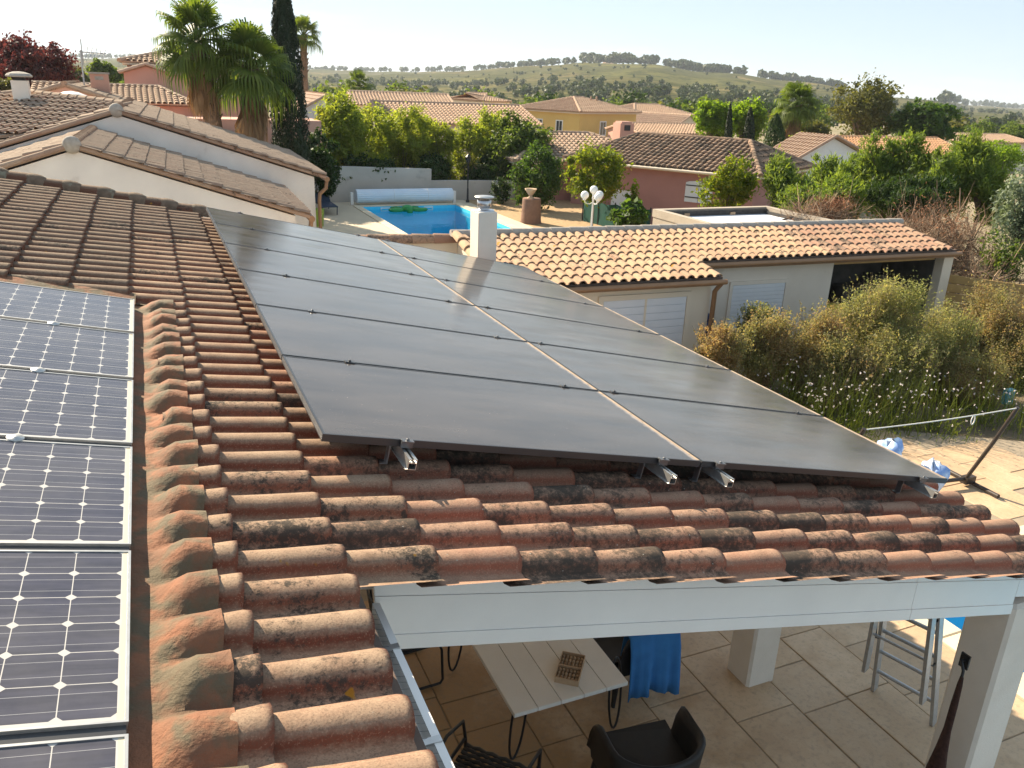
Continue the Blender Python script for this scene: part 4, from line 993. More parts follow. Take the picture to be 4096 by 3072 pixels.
# ------------------------------------------------------------------ pink two-storey house behind the palms
hp = thing('pink_house', 'two storey pink house with stacked tiled roofs behind the palms', 'house', (2, 42, 0))
gl, ga, gr = at(266, 153, 40), at(314, 139, 40), at(388, 163, 40)
sl_ = (ga.z - gr.z) / (gr.x - ga.x); xr_ = 4.6; zr_ = ga.z - sl_ * (xr_ - ga.x)
T = Matrix.Identity(4)
mb = MB(); mb.prism([(gl.x, 40, -1), (xr_, 40, -1), (xr_, 40, zr_ - .08), (ga.x, 40, ga.z - .08), (gl.x, 40, gl.z - .08)], (0, 7, 0)); mb.build('wall', M['pink'], hp)
roof_face(hp, [(ga.x, 39.85, ga.z), (xr_ + .2, 39.85, zr_ - sl_ * .2), (xr_ + .2, 47, zr_ - sl_ * .2), (ga.x, 47, ga.z)], 'tile_far'); roof_face(hp, [(ga.x, 39.85, ga.z), (gl.x - .2, 39.85, gl.z - .07), (gl.x - .2, 47, gl.z - .07), (ga.x, 47, ga.z)], 'tile_far')
caps(hp, (xr_ + .2, 39.85, zr_ - sl_ * .2), (ga.x, 39.85, ga.z), M['tile_pink'], r=.08); caps(hp, (gl.x - .2, 39.85, gl.z - .07), (ga.x, 39.85, ga.z), M['tile_pink'], r=.08)
# upper pavilion
e0 = at(308, 133, 41.5); e1 = at(262, 129, 44); 
box_block(hp, T, e1.x + .25, 4.2, 41.6, 45.2, 3.6, e0.z - .08, M['pink'], 'upper_wall')
hip_roof(hp, T, e1.x + .25, 4.2, 41.6, 45.2, e0.z, at(358, 110, 43.4).z - .05, 'tile_far', inset=2.1)
# lower wing in front
r0, r1, ee = at(243, 188, 38), at(343, 188, 38), at(425, 226, 35.5)
Tw = Matrix.Identity(4)
box_block(hp, Tw, -4.5, ee.x - .25, 35.8, 39.95, -1, ee.z - .1, M['pink'], 'wing_wall')
roof_face(hp, [(-4.7, 35.5, ee.z), (ee.x, 35.5, ee.z), (r1.x, 38.4, r1.z), (-4.7, 38.4, r1.z)], 'tile_far'); roof_face(hp, [(ee.x, 35.5, ee.z), (ee.x, 39.95, ee.z), (r1.x, 39.95, r1.z), (r1.x, 38.4, r1.z)], 'tile_far')
caps(hp, (-4.7, 38.4, r1.z), (r1.x, 38.4, r1.z), M['tile_neigh'], r=.10); caps(hp, (ee.x, 35.5, ee.z), (r1.x, 38.4, r1.z), M['tile_neigh'], r=.10)
opening(hp, frame_at((0, 40, 0), 0), 2.7, 3.5, at(410, 206, 40).z, at(410, 190, 40).z + .35, fmat=M['shutter'], pmat=M['shutter'], fw=.06)
box_block(hp, T, 1.0, 6.4, 33.2, 35.4, -1, at(400, 254, 34).z, M['pink'], 'terrace_wall')

# ------------------------------------------------------------------ houses across the gardens
def simple_house(label, T, x0, x1, y0, y1, zb, ze, zr, kind, wall, key, wins=(), name='house', inset=None):
    root = thing(name, label, 'house', T @ Vector(((x0 + x1) / 2, (y0 + y1) / 2, zb)))
    W = lambda x, y, z: T @ Vector((x, y, z)); ov = .3
    if kind == 'hipx' or kind == 'hipy':
        box_block(root, T, x0, x1, y0, y1, zb, ze - .05, wall); hip_roof(root, T, x0, x1, y0, y1, ze, zr, key, inset, kind[-1])
    elif kind == 'gx':      # ridge along x
        ym = (y0 + y1) / 2; mb = MB(); mb.prism([W(x0, y0, zb), W(x0, y1, zb), W(x0, y1, ze - .05), W(x0, ym, zr - .08), W(x0, y0, ze - .05)], T.to_3x3() @ Vector((x1 - x0, 0, 0))); mb.build('wall', wall, root)
        dz = (zr - ze) / ((y1 - y0) / 2) * ov
        roof_face(root, [W(x0 - .15, y0 - ov, ze - dz), W(x1 + .15, y0 - ov, ze - dz), W(x1 + .15, ym, zr), W(x0 - .15, ym, zr)], key, pv=.25, pu=.36)
        roof_face(root, [W(x0 - .15, y1 + ov, ze - dz), W(x1 + .15, y1 + ov, ze - dz), W(x1 + .15, ym, zr), W(x0 - .15, ym, zr)], key, pv=.25, pu=.36)
        caps(root, W(x0 - .15, ym, zr), W(x1 + .15, ym, zr), M[key], r=.12)
        for xx in (x0 - .15, x1 + .15): caps(root, W(xx, y0 - ov, ze - dz + .01), W(xx, ym, zr + .01), M[key], r=.09)
    else:                   # ridge along y
        xm = (x0 + x1) / 2; gable_block(root, T, x0, x1, y0, y1, zb, ze - .05, zr - .08, xm, wall)
        dz = (zr - ze) / ((x1 - x0) / 2) * ov
        for s, e in ((-1, x0 - ov), (1, x1 + ov)):
            roof_face(root, [W(xm, y0 - .15, zr), W(e, y0 - .15, ze - dz), W(e, y1, ze - dz), W(xm, y1, zr)], key, pv=.25, pu=.36); caps(root, W(e, y0 - .15, ze - dz), W(xm, y0 - .15, zr), M[key], r=.09)
        caps(root, W(xm, y0 - .15, zr), W(xm, y1, zr), M[key], r=.12)
    for (face, u0, u1, z0, z1) in wins:
        Tf = T @ (Matrix.Translation((0, y0, 0)) if face == 'S' else Matrix.Translation((x0, 0, 0)) @ Matrix.Rotation(-math.pi / 2, 4, 'Z'))
        opening(root, Tf, u0, u1, z0, z1)
    return root, T
I4 = Matrix.Identity(4)
# long beige-roofed house behind the hedge
T = frame_at((12.5, 45.2, 0), math.radians(-2.5))
simple_house('long low house with a pale rose tiled roof behind the bamboo hedge', T, 0, 9.6, 0, 7.4, -1, 2.78, 3.74, 'gx', M['cream'], 'tile_far')
# yellow villa
p0, p1, p3 = at(1253, 244, 57), at(1375, 243, 60), at(1192, 239, 62.5)
ang = math.atan2(p1.y - p0.y, p1.x - p0.x); T = frame_at((p0.x, p0.y, 0), ang); wx = (p1 - p0).length; wy = 7.0
ze = (p0.z + p1.z) / 2
yh, _ = simple_house('yellow two storey villa with white framed windows and pyramid roof', T, 0, wx, 0, wy, -1.5, ze + .05, at(1283, 209, 61.5).z - .1, 'hipx', M['yellow'], 'tile_far', wins=[('S', wx * .40 - .35, wx * .40 + .35, ze - 1.75, ze - .75), ('S', wx * .68 - .35, wx * .68 + .35, ze - 1.75, ze - .75), ('W', -2.4, -1.8, ze - 1.75, ze - .75), ('W', -4.6, -4.0, ze - 1.75, ze - .75), ('W', -6.2, -5.7, ze - 2.9, ze - 2.3)], inset=wy / 2 + .15)
for px in (1277, 1289):
    q = at(px, 210, 61.0); mb = MB(); mb.lathe([(.10, 0), (.14, .06), (.05, .12), (.09, .22), (0, .34)], (q.x, q.y, q.z - .22), 8); mb.build('finial', M['tile_far'], yh)
p = at(1045, 217, 66); q = at(1118, 219, 66)
simple_house('small white house with a hipped roof beside the yellow villa', frame_at((p.x, 66, 0), math.radians(12)), 0, (q.x - p.x) * .75, 0, 6, -1.5, p.z - .05, at(1085, 204, 68).z, 'hipx', M['white_paint'], 'tile_far', inset=2.6)
p = at(765, 213, 60)
simple_house('low pale house with a rose roof above the hedge', frame_at((p.x, 60, 0), math.radians(-8)), 0, 7.6, 0, 7, -1.5, p.z - .35, at(800, 199, 63).z, 'gx', M['cream'], 'tile_pink')
p = at(1372, 247, 68)
simple_house('white walled house with a hipped rose roof right of the villa', frame_at((p.x, 68, 0), math.radians(8)), 0, 7.5, 0, 6, -1.5, p.z, at(1400, 226, 70).z, 'hipx', M['white_paint'], 'tile_far', inset=2.6)
p = at(1378, 282, 50)
simple_house('low rose tiled house in front of the white walled one', frame_at((p.x, 50, 0), math.radians(-4)), 0, 6.4, 0, 5.0, -1.5, p.z - .1, at(1390, 266, 53).z, 'gx', M['pink'], 'tile_far')
p = at(1452, 275, 60)
simple_house('pale gabled house half hidden by the lime green trees', frame_at((p.x, 60, 0), math.radians(20)), 0, 5.0, 0, 7, -1.5, p.z - .1, at(1480, 250, 60).z, 'gy', M['cream'], 'tile_pink')
p = at(660, 228, 46)
simple_house('white house with a rose roof between the cypress and the hedge', frame_at((p.x - .3, 46, 0), 0), 0, 3.0, 0, 6, -1.5, p.z - .2, at(675, 204, 47).z, 'gy', M['white_paint'], 'tile_pink')
# old rose house with the dark roof
def Zp(px, py, z):
    a, b = at(px, py, 10), at(px, py, 20); t_ = (z - a.z) / (b.z - a.z); return a + (b - a) * t_
p0, p1 = Zp(1322, 352, 1.95), Zp(1640, 382, 1.95)
ang = math.atan2(p1.y - p0.y, p1.x - p0.x); T = frame_at((p0.x, p0.y, 0), ang); wx = (p1 - p0).length
dh, _ = simple_house('old rose house with a dark brown tiled roof and white shutters', T, -2.2, wx - .25, 0.3, 6.6, -.5, 1.98, 3.05, 'hipx', M['pink_old'], 'tile_dark', inset=1.9)
Ti = T.inverted(); s0 = Ti @ at(1461, 395, (T @ Vector((4, .3, 0))).y); s1 = Ti @ at(1502, 445, (T @ Vector((5, .3, 0))).y)
mb = MB(); pts = [(s0.x, .255, s1.z), (s0.x + 1.2, .255, s1.z), (s0.x + 1.2, .255, s0.z - .05)] + [(s0.x + .6 + .6 * math.cos(th), .255, s0.z - .05 + .10 * math.sin(th)) for th in np.linspace(0.2, 2.94, 7)] + [(s0.x, .255, s0.z - .05)]
mb.prism([T @ Vector(q) for q in pts], T.to_3x3() @ Vector((0, .05, 0))); sh = mb.build('shutter', M['shutter'], dh)
mb = MB(); mb.box((s0.x + .02, .235, s0.z - .16), (s0.x + 1.18, .254, s0.z - .12), T); mb.box((s0.x + .02, .235, s1.z + .18), (s0.x + 1.18, .254, s1.z + .22), T); mb.box((s0.x + .594, .248, s1.z), (s0.x + .606, .2545, s0.z), T); mb.build('hinge_bar', M['black_metal'], sh)
opening(dh, T @ Matrix.Translation((0, .3, 0)), .0, .85, -.1, .75, fmat=M['white_paint'], pmat=M['shutter'], fw=.06)
g = MB(); g.tube([T @ Vector((-2.4, -.06, 1.9)), T @ Vector((wx, -.06, 1.9))], .06, 7); g.build('gutter', M['cream'], dh)
ab, _ = simple_house('grey tiled roof of the house joined behind the dark roofed one', frame_at((at(1180, 330, 33).x - .5, 31.5, 0), math.radians(-6)), -1.5, 6.2, 0, 8, -.5, 1.75, at(1250, 268, 36).z - .42, 'hipx', M['pink_old'], 'tile_neigh', inset=3.0)
c = at(1347, 288, 32.5); zt = at(1347, 262, 32.5).z
mb = MB(); mb.box((c.x - .38, 32.2, 2.0), (c.x + .38, 32.9, zt - .08)); ck = mb.build('chimney', M['pink'], dh)
mb = MB(); mb.box((c.x - .30, 32.25, zt - .08), (c.x + .30, 32.85, zt)); mb.build('chimney_top', M['pink'], ck)
mb = MB(); mb.box((c.x - .16, 32.17, zt - .42), (c.x + .16, 32.199, zt - .16)); mb.build('chimney_slot', M['bitumen'], ck)
# white gable and orange roofs behind the junipers
a, b_, c = at(1722, 345, 30), at(1800, 298, 30), at(1890, 350, 30)
wg = thing('white_gable_house', 'sunlit white gable with a shallow roof behind the junipers', 'house', (32, 33, -.5))
T = I4; mb = MB(); mb.prism([(a.x, 30, -.5), (c.x, 30, -.5), (c.x, 30, c.z), (b_.x, 30, b_.z), (a.x, 30, a.z)], (0, 2.4, 0)); mb.build('wall', M['white_paint'], wg)
roof_face(wg, [(b_.x, 29.8, b_.z + .1), (c.x + .3, 29.8, c.z + .0), (c.x + .3, 32.5, c.z), (b_.x, 32.5, b_.z + .1)], 'tile_far'); roof_face(wg, [(b_.x, 29.8, b_.z + .1), (a.x - .3, 29.8, a.z), (a.x - .3, 32.5, a.z), (b_.x, 32.5, b_.z + .1)], 'tile_far')
caps(wg, (a.x - .3, 29.8, a.z), (b_.x, 29.8, b_.z + .1), M['tile_far'], r=.09); caps(wg, (c.x + .3, 29.8, c.z), (b_.x, 29.8, b_.z + .1), M['tile_far'], r=.09)
p = at(1815, 330, 36.5)
simple_house('long house with an orange tiled roof behind the junipers', frame_at((p.x, 36.5, 0), math.radians(-3)), 0, 10.5, 0, 5.5, -.5, 1.75, at(1900, 297, 39).z, 'gx', M['cream'], 'tile_orange')
p = at(2062, 310, 48)
simple_house('flat looking beige roofed house at the far edge of the gardens', frame_at((p.x, 48, 0), math.radians(-6)), 0, 8.5, 0, 6, -.5, 1.9, at(2100, 289, 51).z, 'gx', M['cream'], 'tile_far')

# ------------------------------------------------------------------ flat roofed garage with parapet
ga_ = thing('flat_roof_garage', 'flat roofed garage with a white membrane inside its parapet', 'garage', (13.3, 13.2, -.5))
mb = MB(); mb.box((11.60, 11.3, -.5), (15.35, 15.15, 1.80)); mb.build('wall', M['concrete'], ga_)
for i, (lo, hi) in enumerate((((11.58, 11.28, 1.80), (15.37, 11.46, 2.0)), ((11.58, 14.98, 1.80), (15.37, 15.17, 2.0)), ((11.58, 11.462, 1.80), (11.76, 14.978, 2.0)), ((15.19, 11.462, 1.80), (15.37, 14.978, 2.0)))):
    mb = MB(); mb.box(lo, hi); mb.build('parapet', M['concrete'], ga_)
mb = MB(); mb.box((11.77, 11.47, 1.801), (15.18, 14.97, 1.82)); mb.build('roof_membrane', M['membrane'], ga_)
mb = MB(); mb.box((11.77, 14.90, 1.821), (15.18, 14.975, 1.96)); mb.box((15.10, 11.9, 1.821), (15.185, 14.89, 1.90)); mb.build('bitumen_upstand', M['bitumen'], ga_)
for xx in (12.4, 13.9):
    mb = MB(); mb.box((xx, 14.86, 1.83), (xx + .16, 14.90, 1.90)); mb.build('outlet', M['wood_pale'], ga_)

# ------------------------------------------------------------------ garden annex with sand coloured tiles
ax = thing('garden_annex', 'long low annex with sand coloured barrel tiles and an open store', 'outbuilding', (9.5, 9.5, -.5))
TA = frame_at((4.4, 8.40, 0), math.radians(-2.8)); W = lambda x, y, z: TA @ Vector((x, y, z))
tn = math.tan(math.radians(10)); AZ0 = 1.86
def azl(y): return AZ0 + y * tn
AS = dict(L=0.40, P=0.19, w0=0.060, w1=0.072, h0=0.046, h1=0.055, tilt=0.020)
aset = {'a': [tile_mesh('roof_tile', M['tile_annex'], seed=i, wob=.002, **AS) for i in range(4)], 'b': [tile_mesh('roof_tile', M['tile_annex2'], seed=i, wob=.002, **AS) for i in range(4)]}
mb = MB(); mb.prism([W(0, 0.02, azl(.02)), W(4.2, 0.02, azl(.02)), W(4.2, 2.42, azl(2.42)), W(0, 2.42, azl(2.42))], (0, 0, -.05)); mb.prism([W(4.201, .76, azl(.76)), W(10.55, .76, azl(.76)), W(10.55, 2.42, azl(2.42)), W(4.201, 2.42, azl(2.42))], (0, 0, -.05))
ar = mb.build('roof', M['deck'], ax)
FA = TA @ Matrix.Translation((0, 0, AZ0)) @ Matrix((( 0, 1, 0, 0), (-math.cos(math.radians(10)), 0, math.sin(math.radians(10)), 0), (-math.sin(math.radians(10)), 0, -math.cos(math.radians(10)), 0), (0, 0, 0, 1)))
# frame: a down the slope (-y), b along +x, h up
A_ = (TA.to_3x3() @ Vector((0, -1, -tn))).normalized(); N_ = (TA.to_3x3() @ Vector((0, -tn, 1))).normalized(); B_ = N_.cross(A_)
FA = Matrix((A_, B_, N_)).transposed().to_4x4(); FA.translation = W(0, 0, AZ0)
sb = 1 if B_.dot(TA.to_3x3() @ Vector((1, 0, 0))) > 0 else -1
cs = math.cos(math.radians(10)); sp = []
for k in range(55):
    b = .10 + .19 * k
    if b > 10.5: break
    for i in range(9):
        a = .02 - .305 * i
        if -a / 1 * cs > 2.30: continue
        if b > 4.2 and -a * cs < .70: continue
        sp.append((a, sb * b, .006, 'b' if b > 7.2 - .02 * i else 'a'))
    if b > 4.2: sp.append((-.75 / cs + .02, sb * b, .006, 'b' if b > 7.2 else 'a'))
lay_tiles(ar, 'roof_tile', FA, sp, aset, 300)
caps(ar, W(-.1, 2.44, azl(2.42) + .03), W(10.6, 2.44, azl(2.42) + .03), M['mortar'], r=.085, step=.40, single=True)
vb = [tile_mesh('verge_tile', M['tile_annex'], L=.46, w0=.085, w1=.105, h0=.085, h1=.105, trough=False, seed=2)]
for i in range(6):
    o = bpy.data.objects.new('verge_tile', vb[0]); COL.objects.link(o); attach(o, ar); o.matrix_basis = FA @ Matrix.Translation((.02 - .40 * i, sb * -.04, .03))
mb = MB(); mb.prism([W(0.02, .22, -.5), W(0.02, .22, azl(.22) - .06), W(0.02, 2.6, azl(2.6) - .09), W(0.02, 2.6, -.5)], TA.to_3x3() @ Vector((4.10, 0, 0))); wl = mb.build('wall', M['cream'], ax)
mb = MB(); mb.box((4.125, 1.0, -.5), (7.55, 2.55, 1.93), TA); mb.build('wall', M['annex_wall'], ax)
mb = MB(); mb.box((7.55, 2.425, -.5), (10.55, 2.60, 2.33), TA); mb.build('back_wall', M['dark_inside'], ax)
mb = MB(); mb.box((10.30, .80, -.5), (10.56, 2.44, 1.93), TA); mb.build('end_wall', M['cream'], ax)
mb = MB(); mb.box((10.27, 1.02, -.5), (10.299, 2.42, 1.90), TA); mb.build('store_lining', M['dark_inside'], ax)  # dark sheet added over the end wall to paint the store's shade
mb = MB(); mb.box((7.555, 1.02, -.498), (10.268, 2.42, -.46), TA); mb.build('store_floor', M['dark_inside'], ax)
mb = MB(); mb.box((7.56, 1.02, 1.74), (10.275, 1.16, 1.90), TA); mb.build('lintel', M['wood_fence'], ax)
mb = MB(); mb.box((3.0, .135, -.4), (3.01, .136, -.39), TA)
# roller shutters
opening(ax, TA @ Matrix.Translation((0, .22, 0)), 1.95, 3.62, -.4, 1.50, fmat=M['cream'], pmat=M['shutter'], fw=.09, slats=14)
opening(ax, TA @ Matrix.Translation((0, 1.0, 0)), 5.15, 6.40, .56, 1.44, fmat=M['annex_wall'], pmat=M['shutter'], fw=.07, mull=False, slats=11)
mb = MB(); mb.box((5.05, .90, .46), (6.50, .99, .52), TA); mb.build('sill', M['mortar'], ax)
g = MB(); g.tube([W(-.05, -.05, AZ0 - .07), W(4.24, -.05, AZ0 - .07)], .05, 8); g.box((-.05, -.01, AZ0 - .14), (4.2, .03, AZ0 - .045), TA); g.build('gutter', M['copper_brown'], ax)
g = MB(); g.tube([W(4.22, .70, azl(.74) - .07), W(10.62, .70, azl(.74) - .07)], .05, 8); g.box((4.22, .74, azl(.74) - .15), (10.56, .78, azl(.74) - .05), TA); g.build('gutter', M['copper_brown'], ax)
g = MB(); g.tube([W(4.16, -.02, AZ0 - .1), W(4.14, .12, AZ0 - .28), W(4.14, .13, -.45)], .045, 8); g.build('downpipe', M['copper_brown'], ax)
# things in the store
for i, (x_, y_, z_, w_, d_, h_) in enumerate(((7.9, 1.5, -.5, .7, .35, 1.1), (8.8, 1.9, -.5, .9, .4, 1.5), (9.7, 2.0, -.5, .4, .4, 1.7))):
    mb = MB(); mb.bev((x_, y_, z_), (x_ + w_, y_ + d_, z_ + h_), .02, TA)
    for k in range(3): mb.box((x_ - .01, y_ - .02, z_ + .25 + .3 * k), (x_ + w_ + .01, y_, z_ + .28 + .3 * k), TA)
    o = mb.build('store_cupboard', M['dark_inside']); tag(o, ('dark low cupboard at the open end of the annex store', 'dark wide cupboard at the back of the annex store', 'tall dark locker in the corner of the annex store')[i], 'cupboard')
M['sack_yellow'] = pm('yellow_sack', (0.50, 0.42, 0.06), (0.05, 0.05, 0.05), 9, rough=0.7, stops=(0.50, 0.53))
for i in range(4):
    b = MB(); c = W(7.78 + .05 * (i % 2), 1.12, .30 + .17 * i); P = []
    for q in range(7):
        th = math.pi * q / 6; P.append([(c.x + .26 * math.sin(th) ** .6 * math.copysign(abs(math.cos(ph)) ** .6, math.cos(ph)), c.y + .17 * math.sin(th) ** .6 * math.copysign(abs(math.sin(ph)) ** .6, math.sin(ph)), c.z + .09 * math.cos(th)) for ph in np.linspace(0, 2 * math.pi, 13)])
    b.grid(P, True, flip=True); o = b.build('sack', M['sack_yellow']); tag(o, ('lowest', 'second lowest', 'third', 'topmost')[i] + ' yellow and black sack stacked at the annex store opening', 'sack', 'stacked sacks')
mb = MB(); mb.box((7.60, 1.04, -.5), (8.15, 1.32, .20), TA); o = mb.build('pallet_box', M['wood_fence']); tag(o, 'wooden box under the yellow sacks in the store', 'box')
mb = MB(); mb.lathe([(.13, 0), (.16, .35), (.17, .40), (.15, .42), (0, .40)], tuple(W(4.42, .70, .42)), 12); mb.lathe([(.05, .42), (.12, .45), (.10, .56), (0, .60)], tuple(W(4.42, .70, .42)), 10); mb.lathe([(.14, -.92), (.13, 0)], tuple(W(4.42, .70, .42)), 10)
M['blue_plastic'] = pm('blue_black_plastic', (0.02, 0.04, 0.16), (0.015, 0.015, 0.02), 4, rough=0.4)
o = mb.build('water_butt', M['blue_plastic']); tag(o, 'small blue and black barrel beside the annex downpipe', 'barrel')
mb = MB(); mb.lathe([(0, 0), (.05, .02), (.09, .10), (.08, .17), (.03, .20), (.03, .24), (0, .25)], tuple(W(9.5, 1.8, 1.62)), 12); o = mb.build('lamp_bulb', M['white_paint']); tag(o, 'white globe light under the ceiling of the annex store', 'lamp')
# wooden gate leaf standing open
gt = thing('wooden_gate', 'open gate leaf of horizontal treated boards at the annex end', 'gate', (15.3, 8.3, -.4))
g0, g1 = Vector((15.05, 8.75, 0)), Vector((15.85, 7.45, 0)); d = (g1 - g0); Lg = d.length; Tg = Matrix.Translation(g0) @ Matrix.Rotation(math.atan2(d.y, d.x), 4, 'Z')
for i in range(9):
    mb = MB(); z = -.30 + .195 * i; mb.bev((0, -.012, z), (Lg, .012, z + .178), .008, Tg); mb.build('board', M['wood_fence'], gt)
for u in (.08, Lg - .18):
    mb = MB(); mb.box((u, .013, -.35), (u + .10, .05, 1.44), Tg); mb.build('batten', M['wood_fence'], gt)
# garden wall with a tile coping, left of the annex
gw = thing('garden_wall', 'beige garden wall with clay coping left of the annex', 'wall', (3, 10.9, -.5))
w0, w1 = W(.015, 2.46, 0), W(-3.2, 2.75, 0)
mb = MB(); zt = azl(2.42) - .08
mb.prism([(w1.x, w1.y, -.5), (w0.x, w0.y, -.5), (w0.x, w0.y, zt), (w1.x, w1.y, zt)], (0, .2, 0)); mb.build('wall_body', M['cream'], gw)
caps(gw, (w1.x, w1.y + .08, zt - .01), (w0.x, w0.y + .08, zt - .01), M['tile_annex2'], r=.12, step=.42, single=True, name='coping_tile')

# ------------------------------------------------------------------ rendered chimney behind the black panels
cy = thing('chimney', 'square rough rendered chimney with round steel cowl behind the black panels', 'chimney', (3.66, 7.36, 2.2))
mb = MB(); mb.bev((3.52, 7.2, 2.1), (3.80, 7.53, 3.27), .012); mb.build('stack', M['render_white'], cy)
mb = MB(); c = (3.66, 7.365, 3.27)
mb.lathe([(.145, 0), (.145, .012), (.08, .014), (.075, .05), (.082, .052), (.10, .055), (.10, .145), (.094, .147), (.094, .10), (.07, .10)], c, 20); mb.build('cowl', M['steel'], cy)
mb = MB()
for k in range(4): mb.tube([(c[0] + .085 * math.cos(k * 1.57 + .6), c[1] + .085 * math.sin(k * 1.57 + .6), c[2] + .13), (c[0] + .085 * math.cos(k * 1.57 + .6), c[1] + .085 * math.sin(k * 1.57 + .6), c[2] + .19)], .006, 5)
mb.build('spacer', M['steel'], cy)
mb = MB(); mb.lathe([(0, .178), (.135, .180), (.140, .186), (.132, .196), (.06, .206), (0, .209)], c, 24); mb.build('lid', M['alu'], cy)

# ------------------------------------------------------------------ the neighbour's pool garden
M['deck_stone'] = pm('pool_deck', (0.60, 0.50, 0.36), (0.54, 0.45, 0.33), 1.3, detail=6, rough=0.9, bump=0.15)
M['gravel_earth'] = pm('ochre_gravel', (0.44, 0.30, 0.16), (0.33, 0.22, 0.12), 6, detail=8, rough=1.0, bump=0.6, bscale=40)
mb = MB()
for (x0, x1, y0, y1) in ((3.2, 7.38, 18.5, 32.0), (11.52, 12.4, 18.5, 32.0), (7.38, 11.52, 30.5, 32.0), (7.38, 11.52, 18.5, 19.5)): mb.prism([(x0, y0, -.5), (x1, y0, -.5), (x1, y1, -.5), (x0, y1, -.5)], (0, 0, .5))
pd = struct('pool_deck', mb, M['deck_stone'])
mb = MB(); mb.prism([(12.41, 18.5, -.5), (17.5, 18.5, -.5), (17.5, 34.5, -.5), (12.41, 34.5, -.5)], (0, 0, .47)); struct('garden_path', mb, M['gravel_earth'])
np_ = thing('swimming_pool', 'neighbour\'s rectangular blue pool with pale stone coping', 'pool', (9.4, 25, -.5))
mb = MB(); mb.box((7.38, 19.5, -1.9), (11.52, 30.5, -1.85)); mb.box((7.36, 19.5, -1.9), (7.385, 30.5, -.01)); mb.box((11.515, 19.5, -1.9), (11.54, 30.5, -.01)); mb.box((7.39, 30.495, -1.9), (11.51, 30.52, -.01)); mb.box((7.39, 19.48, -1.9), (11.51, 19.505, -.01)); mb.build('basin', M['pool_liner'], np_)
mb = MB(); mb.poly([(7.386, 19.506, -.14), (11.514, 19.506, -.14), (11.514, 30.494, -.14), (7.386, 30.494, -.14)]); mb.build('water', M['water'], np_)
for k in range(18):
    for xx in (7.08, 11.54):
        mb = MB(); mb.bev((xx, 19.5 + .62 * k, -.02), (xx + .30, 20.112 + .62 * k, .03), .008); mb.build('coping_stone', M['coping'], np_)
for k in range(7): mb = MB(); mb.bev((7.10 + .69 * k, 30.53, -.02), (7.78 + .69 * k, 30.83, .032), .008); mb.build('coping_stone', M['coping'], np_)
for xx in (8.2, 10.1):
    mb = MB(); mb.box((xx, 30.465, -.20), (xx + .40, 30.494, -.17)); mb.box((xx, 30.465, -.10), (xx + .40, 30.494, -.05)); mb.box((xx, 30.465, -.17), (xx + .04, 30.494, -.10)); mb.box((xx + .36, 30.465, -.17), (xx + .40, 30.494, -.10)); mb.build('skimmer', M['white_paint'], np_)
rl = thing('pool_cover_roller', 'white slatted pool cover rolled up between two posts', 'pool cover', (9.4, 31.0, 0))
M['cover_white'] = pm('cover_slats', (0.66, 0.72, 0.80), (0.58, 0.66, 0.76), 2, rough=0.4)
b = MB(); P = []
for xx in (7.30, 8.9, 10.4, 11.55):
    P.append([(xx, 31.05 + (.27 + .012 * (k % 2)) * math.cos(2 * math.pi * k / 40), .36 + (.27 + .012 * (k % 2)) * math.sin(2 * math.pi * k / 40)) for k in range(41)])
b.grid(P, False); b.poly(P[0][:-1]); b.poly(P[-1][:-1][::-1]); b.build('rolled_slats', M['cover_white'], rl)
for xx in (8.9, 10.4):
    b = MB(); b.tube([(xx, 31.05 + .287 * math.cos(t_), .36 + .287 * math.sin(t_)) for t_ in np.linspace(0, 6.283, 30)[:-1]], .008, 4, closed=True); b.build('strap', M['white_paint'], rl)
for xx in (7.12, 11.66):
    b = MB(); b.bev((xx - .06, 30.97, 0.0), (xx + .06, 31.13, .52), .01); b.build('post', M['white_paint'], rl)
# inflatable turtle
tz = -.11; c = Zp(880, 453, tz); tt = thing('inflatable_turtle', 'green inflatable turtle float with four paddles on the pool', 'pool float', c)
M['green_vinyl'] = pm('green_vinyl', (0.015, 0.30, 0.06), (0.01, 0.20, 0.04), 6, rough=0.25)
b = MB(); b.lathe([(0, -.08), (.25, -.06), (.30, .02), (.22, .14), (.10, .20), (0, .21)], tuple(c), 16); b.build('shell', M['green_vinyl'], tt)
for (dx, dy, rx, ry, nm) in ((-.50, -.10, .36, .22, 'flipper'), (.50, -.14, .36, .22, 'flipper'), (-.40, .40, .26, .16, 'flipper'), (.38, .40, .26, .16, 'flipper'), (0, -.36, .15, .17, 'head')):
    b = MB(); b.lathe([(0, -.06), (.8, -.05), (1.0, .02), (.8, .08), (0, .10)], (0, 0, 0), 14, M=Matrix.Translation(Vector(c) + Vector((dx, dy, 0))) @ Matrix.Diagonal((rx, ry, 1 if nm != 'head' else 1.5, 1))); b.build(nm, M['green_vinyl'], tt)
# garden wall behind the pool, stepped
w2 = thing('stepped_garden_wall', 'grey rendered garden wall stepping down behind the pool', 'wall', (10, 32.1, 0))
mb = MB(); q0, q1, q2 = at(700, 357, 32.05), at(932, 365, 32.05), at(932, 390, 32.05)
mb.prism([(4.4, 32.05, -.5), (q1.x, 32.05, -.5), (q1.x, 32.05, q1.z), (4.4, 32.05, q0.z + .03)], (0, .2, 0)); mb.build('high_part', M['grey_wall'], w2)
mb = MB(); mb.prism([(q1.x + .003, 32.05, -.5), (17.4, 32.05, -.5), (17.4, 32.05, q2.z - .06), (q1.x + .003, 32.05, q2.z)], (0, .2, 0)); mb.build('low_part', M['grey_wall'], w2)
